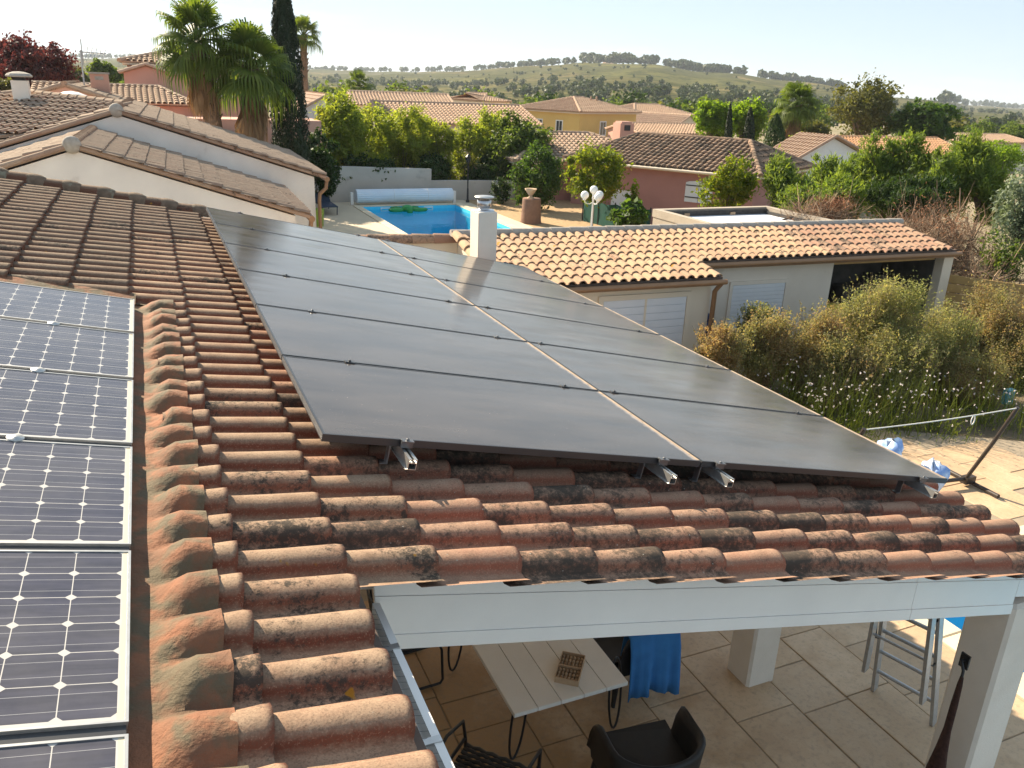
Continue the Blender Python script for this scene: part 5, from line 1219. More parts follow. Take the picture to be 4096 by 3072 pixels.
# urn on its pedestal
ur = thing('urn_pedestal', 'fluted stone urn standing on a round brown pedestal', 'urn', (12.83, 25.45, 0))
b = MB(); b.lathe([(.42, -.02), (.40, .05), (.37, .45), (.355, .88), (.345, .91), (0, .912)], (12.83, 25.45, 0), 24); b.build('pedestal', pm('brown_plaster', (0.25, 0.145, 0.10), (0.19, 0.11, 0.075), 5, rough=.95, bump=.4), ur)
b = MB(); P = []
for (rr, z) in ((.13, .912), (.13, .94), (.06, .98), (.06, 1.0), (.10, 1.05), (.19, 1.20), (.23, 1.27), (.20, 1.26), (.05, 1.10)):
    P.append([(12.78 + rr * (1 + .07 * (k % 2) * (z > 1.15)) * math.cos(2 * math.pi * k / 24), 25.45 + rr * (1 + .07 * (k % 2) * (z > 1.15)) * math.sin(2 * math.pi * k / 24), z) for k in range(25)])
b.grid(P, True, flip=True); b.build('urn', pm('sandstone', (0.56, 0.42, 0.28), (0.48, 0.35, 0.23), 9, rough=.9), ur)
# globe lamp
gp_ = at(1283, 410, 20.5); lm = thing('garden_lamp', 'white garden lamp post with four opal globes', 'lamp', (gp_.x, 20.5, -.3))
b = MB(); b.lathe([(.10, -.3), (.10, -.2), (.045, -.1), (.04, .5), (.03, .52), (.032, gp_.z - .30), (.05, gp_.z - .28), (.03, gp_.z - .2), (.05, gp_.z - .12)], (gp_.x, 20.5, 0), 12); b.build('post', M['white_paint'], lm)
M['opal'] = pm('opal_globe', (0.86, 0.85, 0.82), None, rough=0.25)
for (dx, dy, dz) in ((0, 0, 0), (-.30, .05, -.17), (.28, .10, -.18), (.02, -.28, -.20)):
    g = Vector((gp_.x + dx, 20.5 + dy, gp_.z + dz))
    b = MB(); b.lathe([(.04, -.13)] + [(.135 * math.sin(t_), -.135 * math.cos(t_)) for t_ in np.linspace(.35, 3.0, 10)] + [(0, .135)], tuple(g), 16); b.build('globe', M['opal'], lm)
    if dx or dy:
        b = MB(); b.tube([(gp_.x, 20.5, gp_.z - .40), (gp_.x + dx * .4, 20.5 + dy * .4, gp_.z - .46), (gp_.x + dx * .9, 20.5 + dy * .9, gp_.z - .42), (g.x, g.y, g.z - .12)], .014, 6); b.lathe([(.05, -.16), (.06, -.12), (.03, -.11)], tuple(g), 10); b.build('arm', M['white_paint'], lm)
p = Zp(1010, 437, 0); q = at(1012, 345, p.y)
bl = thing('black_lamp_post', 'slim black lamp post against the low garden wall', 'lamp', p)
b = MB(); b.lathe([(.09, 0), (.08, .08), (.045, .12), (.04, .6), (.03, .62), (.03, q.z - .15)], (p.x, p.y, 0), 10); b.build('post', M['black_metal'], bl)
b = MB(); b.lathe([(.03, q.z - .15), (.10, q.z - .10), (.12, q.z + .1), (.14, q.z + .12), (0, q.z + .25)], (p.x, p.y, 0), 8, smooth=False); b.build('lantern', M['black_metal'], bl)
# lounger, planter, windscreen
p = Zp(704, 458, 0); so_ = thing('sun_lounger', 'dark blue sun lounger on the shaded pool deck', 'sun lounger', p)
M['lounger'] = pm('dark_blue_mesh', (0.03, 0.05, 0.09), None, rough=.7)
b = MB(); b.box((p.x - .3, p.y - .9, .30), (p.x + .3, p.y + .5, .34)); b.build('seat', M['lounger'], so_)
b = MB(); b.prism([(p.x - .3, p.y + .5, .31), (p.x + .3, p.y + .5, .31), (p.x + .3, p.y + 1.05, .62), (p.x - .3, p.y + 1.05, .62)], (0, 0, .03)); b.build('backrest', M['lounger'], so_)
for dx in (-.28, .28):
    for dy in (-.85, .75):
        b = MB(); b.tube([(p.x + dx, p.y + dy, .32), (p.x + dx, p.y + dy + .08, 0)], .02, 6); b.build('leg', M['lounger'], so_)
p = Zp(686, 470, .3); b = MB(); b.lathe([(.20, -.30), (.24, .25), (.26, .30), (.22, .30), (.20, .2), (0, .2)], (p.x, p.y, .3), 14); o = b.build('planter', pm('lime_pot', (0.20, 0.30, 0.03), None, rough=.4)); tag(o, 'lime green pot at the corner of the white house', 'planter')
ws = thing('windscreen_fence', 'dark green mesh windscreen along the neighbour\'s garden', 'fence', (15.5, 24, -.3))
M['green_mesh'] = pm('green_mesh', (0.012, 0.085, 0.065), (0.010, 0.06, 0.05), 3, rough=.85)
a, b_ = at(1262, 432, 25.5), at(1408, 452, 21.5); b = MB(); P = []
for k in range(21):
    s = k / 20; x_ = a.x + (b_.x - a.x) * s; y_ = 25.5 + (21.5 - 25.5) * s; zt = a.z + (b_.z - a.z) * s - .06 * math.sin(math.pi * ((s * 4) % 1)); wv = .04 * math.sin(s * 40)
    P.append([(x_ + wv, y_, -.45), (x_ - wv * .6, y_, .3), (x_, y_, zt)])
b.grid(P, True); b.build('mesh_cloth', M['green_mesh'], ws)
for k in range(5):
    s = k / 4; b = MB(); x_, y_ = a.x + (b_.x - a.x) * s, 25.5 - 4 * s + .06; b.tube([(x_, y_, -.5), (x_, y_, a.z + (b_.z - a.z) * s + .05)], .025, 6); b.build('post', M['black_metal'], ws)
# ------------------------------------------------------------------ plants
L = {}
L['bamboo'] = leaf_mat('leaf_bamboo', [(0.104, 0.154, 0.023), (0.188, 0.243, 0.039), (0.270, 0.315, 0.053), (0.334, 0.345, 0.075)], 0.62)
L['laurel'] = leaf_mat('leaf_laurel', [(0.027, 0.063, 0.015), (0.058, 0.112, 0.024), (0.105, 0.165, 0.037)], 0.5)
L['tree'] = leaf_mat('leaf_tree', [(0.044, 0.079, 0.020), (0.091, 0.139, 0.033), (0.157, 0.199, 0.051)], 0.55)
L['autumn'] = leaf_mat('leaf_turning', [(0.060, 0.110, 0.012), (0.115, 0.165, 0.018), (0.175, 0.205, 0.026), (0.24, 0.20, 0.035)], 0.6)
L['lime'] = leaf_mat('leaf_lime', [(0.094, 0.171, 0.013), (0.154, 0.248, 0.020), (0.220, 0.308, 0.033)], 0.62)
L['juniper'] = leaf_mat('leaf_juniper', [(0.061, 0.108, 0.024), (0.115, 0.178, 0.038), (0.179, 0.242, 0.054), (0.235, 0.281, 0.070)], 0.55, bigscale=1.0)
L['cypress'] = leaf_mat('leaf_cypress', [(0.010, 0.020, 0.008), (0.018, 0.032, 0.012), (0.028, 0.042, 0.014)], 0.12)
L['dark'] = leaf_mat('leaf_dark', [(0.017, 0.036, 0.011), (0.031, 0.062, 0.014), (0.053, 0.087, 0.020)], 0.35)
L['olive'] = leaf_mat('leaf_olive', [(0.058, 0.072, 0.023), (0.111, 0.117, 0.039), (0.169, 0.163, 0.065)], 0.5)
L['silver'] = leaf_mat('leaf_silver', [(0.10, 0.14, 0.085), (0.17, 0.21, 0.14), (0.25, 0.29, 0.20)], 0.3, tcol=(1.4, 1.45, 0.9))
L['purple'] = leaf_mat('leaf_purple', [(0.055, 0.022, 0.022), (0.095, 0.038, 0.036), (0.15, 0.065, 0.055)], 0.35, tcol=(1.9, 0.9, 0.8))
L['shrub'] = leaf_mat('leaf_shrub', [(0.132, 0.138, 0.038), (0.210, 0.210, 0.062), (0.276, 0.252, 0.084), (0.300, 0.240, 0.090)], 0.5, bigscale=1.4)
L['rust'] = leaf_mat('leaf_rust', [(0.15, 0.125, 0.042), (0.22, 0.145, 0.058), (0.28, 0.165, 0.075), (0.19, 0.170, 0.06)], 0.45, tcol=(1.7, 1.25, 0.6), bigscale=1.4)
L['border'] = leaf_mat('leaf_border', [(0.165, 0.197, 0.075), (0.256, 0.271, 0.118), (0.301, 0.269, 0.132), (0.354, 0.249, 0.138), (0.312, 0.190, 0.106)], 0.6, tcol=(1.35, 1.2, 0.72), bigscale=1.1, wr=0.45, wn=1.5)
L['border_green'] = leaf_mat('leaf_border_green', [(0.157, 0.190, 0.072), (0.253, 0.280, 0.116), (0.328, 0.312, 0.148), (0.345, 0.269, 0.143)], 0.6, tcol=(1.35, 1.28, 0.72), bigscale=1.1, wr=0.6, wn=1.1)
L['gaura'] = leaf_mat('leaf_gaura', [(0.102, 0.144, 0.022), (0.168, 0.210, 0.036), (0.228, 0.246, 0.054)], 0.55)
L['petal'] = leaf_mat('petal_white', [(0.72, 0.60, 0.58), (0.80, 0.76, 0.73), (0.75, 0.52, 0.50)], 0.3, tcol=(1, 1, 1))
L['palm'] = leaf_mat('leaf_palm', [(0.048, 0.083, 0.016), (0.097, 0.145, 0.025), (0.159, 0.200, 0.041)], 0.45)
L['palm_dead'] = leaf_mat('leaf_palm_dead', [(0.15, 0.085, 0.040), (0.22, 0.135, 0.070), (0.30, 0.20, 0.11)], 0.25, tcol=(1.3, 1.1, 0.8))
L['twig'] = pm('dead_twigs', (0.30, 0.21, 0.14), (0.20, 0.13, 0.085), 6, rough=0.9, vary=0.35)
L['twig_red'] = pm('dead_red_needles', (0.30, 0.13, 0.06), (0.22, 0.10, 0.05), 6, rough=0.9, vary=0.35)
L['bark'] = pm('bark', (0.16, 0.115, 0.08), (0.095, 0.07, 0.05), 10, rough=0.95, bump=0.7, bscale=25, bdist=0.03)
L['palm_trunk'] = pm('palm_trunk', (0.21, 0.135, 0.085), (0.12, 0.08, 0.055), 12, rough=0.95, bump=0.8, bscale=14, bdist=0.06)

def unit(v): return v / np.maximum(1e-9, np.linalg.norm(v, axis=1))[:, None]
def leaf_arrays(rng, c, nrm, size, aspect=0.5, dirv=None, tilt=0.0):
    """one folded diamond per point: c (n,3), nrm (n,3); size scalar"""
    n = len(c); s = size * rng.uniform(0.6, 1.35, n)[:, None]
    if dirv is None: dirv = rng.normal(size=(n, 3))
    t = unit(dirv - nrm * np.sum(dirv * nrm, axis=1)[:, None]); b = np.cross(nrm, t)
    v = np.stack([c - t * s * 0.5, c + b * s * aspect * 0.5 + nrm * s * 0.06, c + t * s * 0.5, c - b * s * aspect * 0.5 + nrm * s * 0.06], axis=1)
    return v.reshape(-1, 3)
def quads(n): return np.arange(n * 4, dtype=np.int32).reshape(n, 4)
def clump_points(rng, c, rad, n, clumps=40, cr=0.28, shell=0.55, flatten=1.0, bottom=-1.0):
    """leaf positions gathered in clumps inside an ellipsoid; returns points and outward directions"""
    d = unit(rng.normal(size=(clumps, 3))); rr = (shell + (1 - shell) * rng.uniform(0, 1, clumps)) * rng.uniform(0.82, 1.08, clumps)
    cc = d * rr[:, None]; cc = cc[cc[:, 2] > bottom] if bottom > -1 else cc
    w = rng.uniform(0.5, 1.5, len(cc)); idx = rng.choice(len(cc), n, p=w / w.sum())
    csz = (cr * rng.uniform(0.6, 1.4, len(cc)))[idx]
    p = cc[idx] + rng.normal(size=(n, 3)) * csz[:, None] * 0.52
    out = unit(p * 0.6 + (p - cc[idx]) * 1.2 + 1e-6)
    return p * np.array(rad) + np.array(c), out
def crown_mesh(name, rng, blobs, n, size, mat, parent, aspect=0.5, clumps=40, cr=0.28, shell=0.55, updir=0.25, droop=None, bottom=-1.0):
    V = []
    tot = sum(b[1][0] * b[1][1] * b[1][2] for b in blobs) ; tot = tot or 1
    for (c, rad) in blobs:
        k = max(60, int(n * rad[0] * rad[1] * rad[2] / tot)) if len(blobs) > 1 else n
        p, out = clump_points(rng, c, rad, k, clumps, cr, shell, bottom=bottom)
        nr = unit(out * 0.55 + rng.normal(size=p.shape) * 0.75 + np.array([0, 0, updir]))
        dv = None
        if droop is not None: dv = out * droop[0] + np.array([0, 0, droop[1]]) + rng.normal(size=p.shape) * droop[2]
        V.append(leaf_arrays(rng, p, nr, size, aspect, dv))
    V = np.concatenate(V); return np_mesh(name, V, quads(len(V) // 4), mat, parent)
def limbs(parent, base, top, r, blobs, rng, mat=None, name='trunk'):
    mb = MB(); b0, t0 = Vector(base), Vector(top); m_ = b0.lerp(t0, .5) + Vector((rng.uniform(-.08, .08), rng.uniform(-.08, .08), 0)) * (t0 - b0).length * .3
    mb.tube([b0, m_, t0], [r * 1.25, r, r * .7], 8)
    for (c, rad) in blobs:
        for k in range(3 if len(blobs) < 4 else 2):
            e = Vector(c) + Vector((rng.uniform(-.5, .5) * rad[0], rng.uniform(-.5, .5) * rad[1], rng.uniform(-.1, .6) * rad[2]))
            q = t0.lerp(e, .5) + Vector((0, 0, .08 * (e - t0).length)); mb.tube([t0 - Vector((0, 0, .05)), q, e], [r * .6, r * .38, r * .12], 5)
    return mb.build(name, mat or L['bark'], parent)
def depth(p): return CW[2][0] * (p[0] - CAM.x) + CW[2][1] * (p[1] - CAM.y) + CW[2][2] * (p[2] - CAM.z)
def bbox(x0, y0, x1, y1, Y, dep=0.8):
    c = at((x0 + x1) / 2, (y0 + y1) / 2, Y); m_ = depth(c) / (FPX * 2212 / 1024)
    rx = (x1 - x0) / 2 * m_ ; rz = (y1 - y0) / 2 * m_ * 1.04
    return tuple(c), (rx, rx * dep, rz)
def plant(name, label, cat, box, Y, n, size, mat, seed, ground=-0.5, aspect=0.5, trunk=True, dep=0.8, clumps=45, cr=0.26, shell=0.5, group=None, droop=None, sub=1, tr=0.05, updir=0.25, fill=False, sprigs=0):
    rng = np.random.default_rng(seed)
    c, rad = bbox(*box, Y, dep)
    blobs = [(c, rad)]
    if sub > 1:
        blobs = []
        for k in range(sub + 3):
            if fill: d = rng.uniform(-.60, .60, 3); d[2] = -.62 + 1.2 * ((k + rng.uniform(0, 1)) / (sub + 3)); sc_ = (.42, .56) if sub < 12 else (.28, .46)
            else: d = unit(rng.normal(size=(1, 3)))[0] * rng.uniform(.30, .58); sc_ = (.44, .62)
            blobs.append(((c[0] + d[0] * rad[0], c[1] + d[1] * rad[1], c[2] + d[2] * rad[2]), tuple(q * rng.uniform(*sc_) for q in rad)))
    root = thing(name, label, cat, (c[0], c[1], ground), group)
    if sprigs:              # loose shoots that break the outline
        P = []; D = []; mbs = MB()
        for k in range(sprigs):
            th = rng.uniform(0, 6.283); q = rng.uniform(.2, .95); b0 = np.array([c[0] + math.cos(th) * rad[0] * q, c[1] + math.sin(th) * rad[1] * q, c[2] + rad[2] * (.75 * math.sqrt(max(0, 1 - q * q)) - .25)])
            dv = np.array([math.cos(th) * .35, math.sin(th) * .35, 1.0]) + rng.normal(size=3) * .22; dv /= np.linalg.norm(dv); ln = rng.uniform(.18, .50) * rad[2] + .08
            m_ = 26; s_ = np.sort(rng.uniform(-.5, 1, m_)); pts = b0 + dv * ln * s_[:, None] + rng.normal(size=(m_, 3)) * .022 * (1.3 - s_)[:, None]
            P.append(pts); D.append(np.tile(dv, (m_, 1)) + rng.normal(size=(m_, 3)) * .8); mbs.tube([b0 - dv * ln * .5, b0 + dv * ln], [.005, .0015], 3, False)
        P = np.concatenate(P); D = np.concatenate(D); np_mesh('shoots', leaf_arrays(rng, P, unit(rng.normal(size=P.shape) + np.array([0, 0, .3])), size, aspect, D), quads(len(P)), mat, root); mbs.build('twig', L['bark'], root)
    crown_mesh('crown' if trunk else 'foliage', rng, blobs, n, size, mat, root, aspect, clumps, cr, shell, updir, droop)
    if trunk: limbs(root, (c[0], c[1], ground), (c[0], c[1], max(ground + .15, c[2] - rad[2] * .75)), tr, blobs, rng)
    else:
        mb = MB()
        for k in range(9):
            e = Vector((c[0] + rng.uniform(-.6, .6) * rad[0], c[1] + rng.uniform(-.6, .6) * rad[1], c[2] + rng.uniform(0, .7) * rad[2])); s = Vector((c[0] + rng.uniform(-.4, .4) * rad[0], c[1] + rng.uniform(-.4, .4) * rad[1], ground))
            mb.tube([s, s.lerp(e, .5) + Vector((rng.uniform(-.1, .1), rng.uniform(-.1, .1), .1)), e], [tr, tr * .7, tr * .25], 5)
        mb.build('stem', L['bark'], root)
    return root
# --- behind the white houses, left
plant('purple_tree', 'dark purple leaved plum tree at the left behind the chimney', 'tree', (-70, 84, 168, 215), 44, 14000, .20, L['purple'], 1, tr=.16, sub=5)
plant('bush', 'silvery green bush at the left edge below the purple tree', 'bush', (-30, 172, 42, 225), 38, 3000, .16, L['olive'], 2, trunk=False)
plant('roadside_tree', 'grey green tree between the purple tree and the pink house', 'tree', (188, 130, 262, 185), 75, 4500, .30, L['tree'], 3, tr=.12, sub=3)
plant('roadside_tree', 'low olive tree behind the television aerial', 'tree', (120, 140, 200, 190), 85, 3500, .30, L['olive'], 4, tr=.12, sub=3)
# --- fan palms
def fan_palm(name, label, base, top, nleaf, pet, blade, seed, skirt=26, skl=2.2, r=.26, lean=None, nb=26, group='fan palms behind the white houses'):
    rng = random.Random(seed); root = thing(name, label, 'palm', base, group)
    b0, t0 = Vector(base), Vector(top); mb = MB(); pts = []; rad = []
    for k in range(15):
        s = k / 14; p = b0.lerp(t0, s) + Vector((.12 * math.sin(s * 2.4), 0, 0)) * (lean or 0); pts.append(p); rad.append(r * (1.22 - .38 * s) * (1.07 if k % 2 else .97))
    mb.tube(pts, rad, 12); mb.build('trunk', L['palm_trunk'], root)
    mbk = MB()
    for k in range(70):      # leaf bases left on the trunk
        s = rng.uniform(.35, 1.0); p = b0.lerp(t0, s); th = rng.uniform(0, 6.28); d = Vector((math.cos(th), math.sin(th), 0)); rr = r * (1.2 - .38 * s)
        mbk.tube([p + d * rr * .9, p + d * (rr + .10) + Vector((0, 0, .16))], [.05, .02], 4)
    mbk.build('leaf_bases', L['palm_trunk'], root)
    V = []; F = []; Vd = []; Fd = []; Pm = MB()
    def fan(org, d, size, Vl, Fl, drp, n=nb, close=1.0):
        """fan of narrow blades round the end of the leaf stalk"""
        d = d.normalized(); side = d.cross(Vector((0, 0, 1)));
        if side.length < .05: side = Vector((1, 0, 0))
        side.normalize(); up = side.cross(d).normalized()
        roll = rng.uniform(-.5, .5); side, up = side * math.cos(roll) + up * math.sin(roll), up * math.cos(roll) - side * math.sin(roll)
        for k in range(n):
            th = (-1.9 + 3.8 * k / (n - 1)) * close; bd = (d * math.cos(th) + side * math.sin(th)).normalized()
            ln = size * (1 - .22 * (abs(th) / 1.9)) * rng.uniform(.88, 1.08); wd = ln * .036
            cr_ = bd.cross(up).normalized()
            q = [org, org + bd * ln * .45 + up * ln * .05, org + bd * ln * .80 - Vector((0, 0, ln * .16 * drp)), org + bd * ln * (.98 - .2 * drp) - Vector((0, 0, ln * (.55 + .25 * rng.random()) * drp))]
            ws = [wd * .35, wd * 1.25, wd * .9, wd * .12]
            o = len(Vl)
            for p, w_ in zip(q, ws): Vl.append(p - cr_ * w_); Vl.append(p + cr_ * w_)
            for j in range(3): Fl.append((o + 2 * j, o + 2 * j + 1, o + 2 * j + 3, o + 2 * j + 2))
    for k in range(nleaf):
        f = (k + .5) / nleaf; el = math.radians(84 - 118 * f + rng.uniform(-10, 10)); az = k * 2.39996 + rng.uniform(-.25, .25)
        d = Vector((math.cos(az) * math.cos(el), math.sin(az) * math.cos(el), math.sin(el))); ln = pet * rng.uniform(.85, 1.15)
        mid = t0 + d * ln * .55 + Vector((0, 0, .05)); tip = t0 + d * ln - Vector((0, 0, .12 * ln * (1 - abs(math.sin(el)))))
        Pm.tube([t0 + d * .08, mid, tip], [.035, .024, .014], 5)
        fan(tip, (tip - mid) * .8 + d * .1, blade * rng.uniform(.85, 1.12), V, F, .25 + .75 * f)
    for k in range(skirt):   # dead skirt against the trunk
        az = k * 2.39996; s = rng.uniform(0.0, .55); z = t0.z - .25 - s * skl * .6; p = Vector((t0.x, t0.y, z)); p = p + (b0 - t0) * ((t0.z - z) / max(.1, t0.z - b0.z)); p.z = z
        dd = Vector((math.cos(az), math.sin(az), -1.1 - rng.uniform(.2, 1.6))).normalized()
        tip = p + dd * pet * .55 * rng.uniform(.6, 1.0)
        Pm.tube([p, tip], [.025, .012], 4)
        fan(tip, dd * .5 + Vector((0, 0, -.9)), blade * rng.uniform(.65, .95), Vd, Fd, 1.0, 14, .38)
    np_mesh('fronds', [tuple(v) for v in V], F, L['palm'], root)
    if Vd: np_mesh('dead_skirt', [tuple(v) for v in Vd], Fd, L['palm_dead'], root)
    Pm.build('stalks', L['palm'], root); return root
p1t = at(425, 92, 26.5); p1b = at(476, 290, 26.5); p1b.z = -.5
fan_palm('fan_palm', 'tall shaggy fan palm with a dead brown skirt, left one of the pair', tuple(p1b + Vector((.28, 0, 0))), tuple(p1t), 34, .74, .88, 3, 40, 2.6)
p2t = at(540, 150, 26.0); p2b = at(548, 300, 26.0); p2b.z = -.5
fan_palm('fan_palm', 'shorter shaggy fan palm with a brown skirt next to the cypress', tuple(p2b), tuple(p2t), 38, .80, .96, 8, 40, 2.4)
p3t = at(655, 78, 54); p3b = at(655, 215, 54); p3b.z = -1
fan_palm('fan_palm', 'slender distant fan palm with a bare trunk right of the cypress', tuple(p3b), tuple(p3t), 24, .72, .80, 5, 0, r=.24)
pr = at(1722, 228, 40); prb = Vector((pr.x, 40, -.5))
fan_palm('fan_palm', 'pale dusty fan palm between the cypresses and the big tree', tuple(prb), tuple(pr), 32, .85, .95, 11, 22, 2.4, r=.3)
pq = at(775, 186, 72)
fan_palm('fan_palm', 'small dark palm on the plain above the hedge', (pq.x, 72, -1.2), tuple(pq), 24, .8, .8, 12, 12, 1.5)
# --- Italian cypresses
def cypress(label, px, ytop, ybase, wpx, Y, n, seed, mat=L['cypress'], size=.12, ground=-.5, group=None, leanp=0):
    rng = np.random.default_rng(seed); b = at(px, ybase, Y); t_ = at(px + leanp, ytop, Y); m_ = depth(b) / 1746.7; R = wpx / 2 * m_; z0 = ground
    H = t_.z - z0; s = rng.uniform(0, 1, n) ** .85; th = rng.uniform(0, 2 * np.pi, n)
    prof = np.minimum(1, (s + .02) / .10) ** .5 * (1 - s ** 2.1) ** .62
    prof = prof * (1 + .10 * np.sin(th * 5 + s * 22) + .07 * np.sin(th * 9 - s * 47))
    rr = R * prof * np.sqrt(rng.uniform(.55, 1.05, n))
    p = np.stack([b.x + (t_.x - b.x) * s + rr * np.cos(th), b.y + rr * np.sin(th), z0 + s * H], axis=1)
    out = np.stack([np.cos(th), np.sin(th), np.full(n, .3)], axis=1); nr = unit(out + rng.normal(size=(n, 3)) * .5)
    root = thing('cypress', label, 'cypress', (b.x, b.y, z0), group)
    V = leaf_arrays(rng, p, nr, size, .38, np.stack([np.cos(th) * .35, np.sin(th) * .35, np.full(n, 1.0)], axis=1) + rng.normal(size=(n, 3)) * .22)
    np_mesh('crown', V, quads(n), mat, root)
    mb = MB(); mb.tube([(b.x, b.y, z0), (t_.x, t_.y, z0 + H * .9)], [.14, .02], 7); mb.build('trunk', L['bark'], root)
cypress('very tall black green cypress beside the two shaggy palms', 628, -75, 300, 82, 28, 26000, 21, leanp=-22)
cypress('narrow dark cypress in front of the lime green trees, left one', 1578, 226, 300, 22, 40, 3500, 22, size=.14, group='small cypresses by the lime green trees')
cypress('narrow dark cypress in front of the lime green trees, right one', 1622, 232, 305, 34, 40, 4200, 23, size=.14, group='small cypresses by the lime green trees')
cypress('broader cypress before the pale palm', 1678, 246, 325, 60, 36, 6500, 24, mat=L['dark'], size=.15)
# --- hedge behind the pool
plant('bamboo', 'tall yellow green bamboo clump at the left end of the pool hedge', 'bamboo', (648, 200, 840, 408), 34.5, 26000, .18, L['bamboo'], 31, trunk=False, aspect=.34, sub=5, droop=(.6, -.2, .5), tr=.02, fill=True)
plant('bamboo', 'light green bamboo clump second from the left in the hedge', 'bamboo', (780, 226, 925, 408), 34.8, 17000, .18, L['bamboo'], 32, trunk=False, aspect=.32, sub=4, droop=(.6, -.2, .5), tr=.02, fill=True)
plant('bamboo', 'lower leafy bamboo clump in the middle of the hedge', 'bamboo', (880, 252, 1010, 408), 34.6, 15000, .18, L['bamboo'], 33, trunk=False, aspect=.32, sub=4, droop=(.6, -.2, .5), tr=.02, fill=True)
plant('bamboo', 'airy bamboo clump before the long low house', 'bamboo', (955, 240, 1090, 408), 35.2, 12000, .18, L['bamboo'], 34, trunk=False, aspect=.30, sub=4, droop=(.6, -.3, .5), tr=.02, fill=True)
plant('bamboo', 'back bamboo clump filling the gap right of the tallest one', 'bamboo', (745, 222, 860, 408), 36.5, 12000, .18, L['bamboo'], 131, trunk=False, aspect=.32, sub=5, droop=(.6, -.2, .5), tr=.02, fill=True)
plant('bamboo', 'back bamboo clump behind the wall step', 'bamboo', (852, 242, 960, 408), 36.4, 11000, .18, L['bamboo'], 132, trunk=False, aspect=.32, sub=5, droop=(.6, -.2, .5), tr=.02, fill=True)
plant('bamboo', 'back bamboo clump next to the deep green tree', 'bamboo', (1010, 256, 1110, 408), 36.2, 10000, .18, L['bamboo'], 133, trunk=False, aspect=.32, sub=5, droop=(.6, -.2, .5), tr=.02, fill=True)
plant('laurel_tree', 'dense deep green tree at the right end of the pool hedge', 'tree', (1040, 240, 1228, 415), 33.6, 20000, .18, L['tree'], 35, tr=.09, sub=6)
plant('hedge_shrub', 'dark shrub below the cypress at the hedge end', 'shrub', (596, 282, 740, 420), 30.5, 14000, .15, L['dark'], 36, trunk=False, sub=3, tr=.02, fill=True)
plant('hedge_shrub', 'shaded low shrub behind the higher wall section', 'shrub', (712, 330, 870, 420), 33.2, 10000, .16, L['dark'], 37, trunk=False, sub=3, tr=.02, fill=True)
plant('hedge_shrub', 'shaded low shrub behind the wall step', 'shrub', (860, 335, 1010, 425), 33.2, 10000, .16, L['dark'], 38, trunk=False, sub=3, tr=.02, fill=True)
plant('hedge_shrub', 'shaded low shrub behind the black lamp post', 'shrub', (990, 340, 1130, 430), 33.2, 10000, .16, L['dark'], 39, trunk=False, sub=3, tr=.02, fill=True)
plant('round_shrub', 'glossy green round tree behind the urn', 'tree', (1103, 318, 1218, 445), 28.5, 9500, .14, L['laurel'], 40, ground=0, tr=.07, sub=1, shell=.68, cr=.22, clumps=80)
t4 = plant('small_tree', 'small round tree with yellowing leaves on a thin trunk', 'tree', (1218, 318, 1353, 432), 24, 9500, .13, L['autumn'], 41, ground=0, tr=.05, sub=1, shell=.62, cr=.22, clumps=80)
plant('fig_bush', 'broad leaved bush in front of the windscreen', 'bush', (1308, 438, 1406, 500), 20.6, 1500, .26, L['laurel'], 42, trunk=False, aspect=.8, sub=3, tr=.02)
plant('vine_shoot', 'thin leafy shoot rising beside the small round tree', 'bush', (1352, 400, 1384, 470), 22.4, 320, .16, L['autumn'], 43, trunk=False, aspect=.8, tr=.015)
plant('airy_tree', 'airy pale green tree in front of the dark roofed house', 'tree', (1500, 338, 1648, 470), 18.6, 5200, .12, L['autumn'], 44, tr=.04, sub=5, aspect=.55)
q = Zp(1058, 425, 0); dr = thing('cordyline', 'leaning thin trunked cordyline with a dry leaf tuft by the wall', 'plant', q)
mb = MB(); tq = at(1020, 352, q.y); mb.tube([q, q.lerp(tq, .4) + Vector((.12, 0, .05)), tq], [.05, .04, .03], 7); mb.build('trunk', L['bark'], dr)
rng = np.random.default_rng(5); d_ = unit(rng.normal(size=(60, 3)) + np.array([0, 0, .4])); np_mesh('leaves', leaf_arrays(rng, np.array(tq) + d_ * .25, unit(np.cross(d_, rng.normal(size=(60, 3)))), .55, .10, d_), quads(60), L['olive'], dr)
plant('wall_shrub', 'dark spiky shrub growing against the low garden wall', 'shrub', (1060, 380, 1110, 440), 30.6, 900, .22, L['dark'], 46, ground=0, trunk=False, aspect=.25, tr=.015)
# --- beyond the dark roofed house
plant('lime_tree', 'vivid lime green tree, left of the pair beyond the dark roof', 'tree', (1478, 212, 1596, 312), 43, 12000, .20, L['lime'], 51, tr=.10, sub=4)
plant('lime_tree', 'vivid lime green tree, right of the pair beyond the dark roof', 'tree', (1548, 208, 1664, 314), 43.5, 12000, .20, L['lime'], 52, tr=.10, sub=4)
plant('big_tree', 'tallest olive green tree standing on the right skyline', 'tree', (1776, 172, 1950, 312), 46, 14000, .24, L['olive'], 53, tr=.20, sub=7)
plant('dome_tree', 'dense mid green dome shaped tree right of the tallest tree', 'tree', (1912, 222, 2100, 310), 43, 12000, .26, L['laurel'], 54, tr=.16, sub=6, aspect=.7)
plant('bush', 'olive bush at the foot of the pale palm', 'bush', (1690, 255, 1800, 330), 41, 6000, .20, L['olive'], 55, trunk=False, sub=3)
plant('bush', 'yellowing bush below the cypress by the white gable', 'bush', (1690, 290, 1760, 345), 33, 3500, .15, L['autumn'], 56, trunk=False, sub=2)
plant('roadside_tree', 'dark bushy tree at the far right edge', 'tree', (2150, 268, 2260, 330), 60, 4500, .26, L['tree'], 57, tr=.12, sub=3)
plant('bush', 'yellow green bush at the right edge above the junipers', 'bush', (2090, 305, 2240, 370), 34, 5000, .18, L['lime'], 58, trunk=False, sub=4)
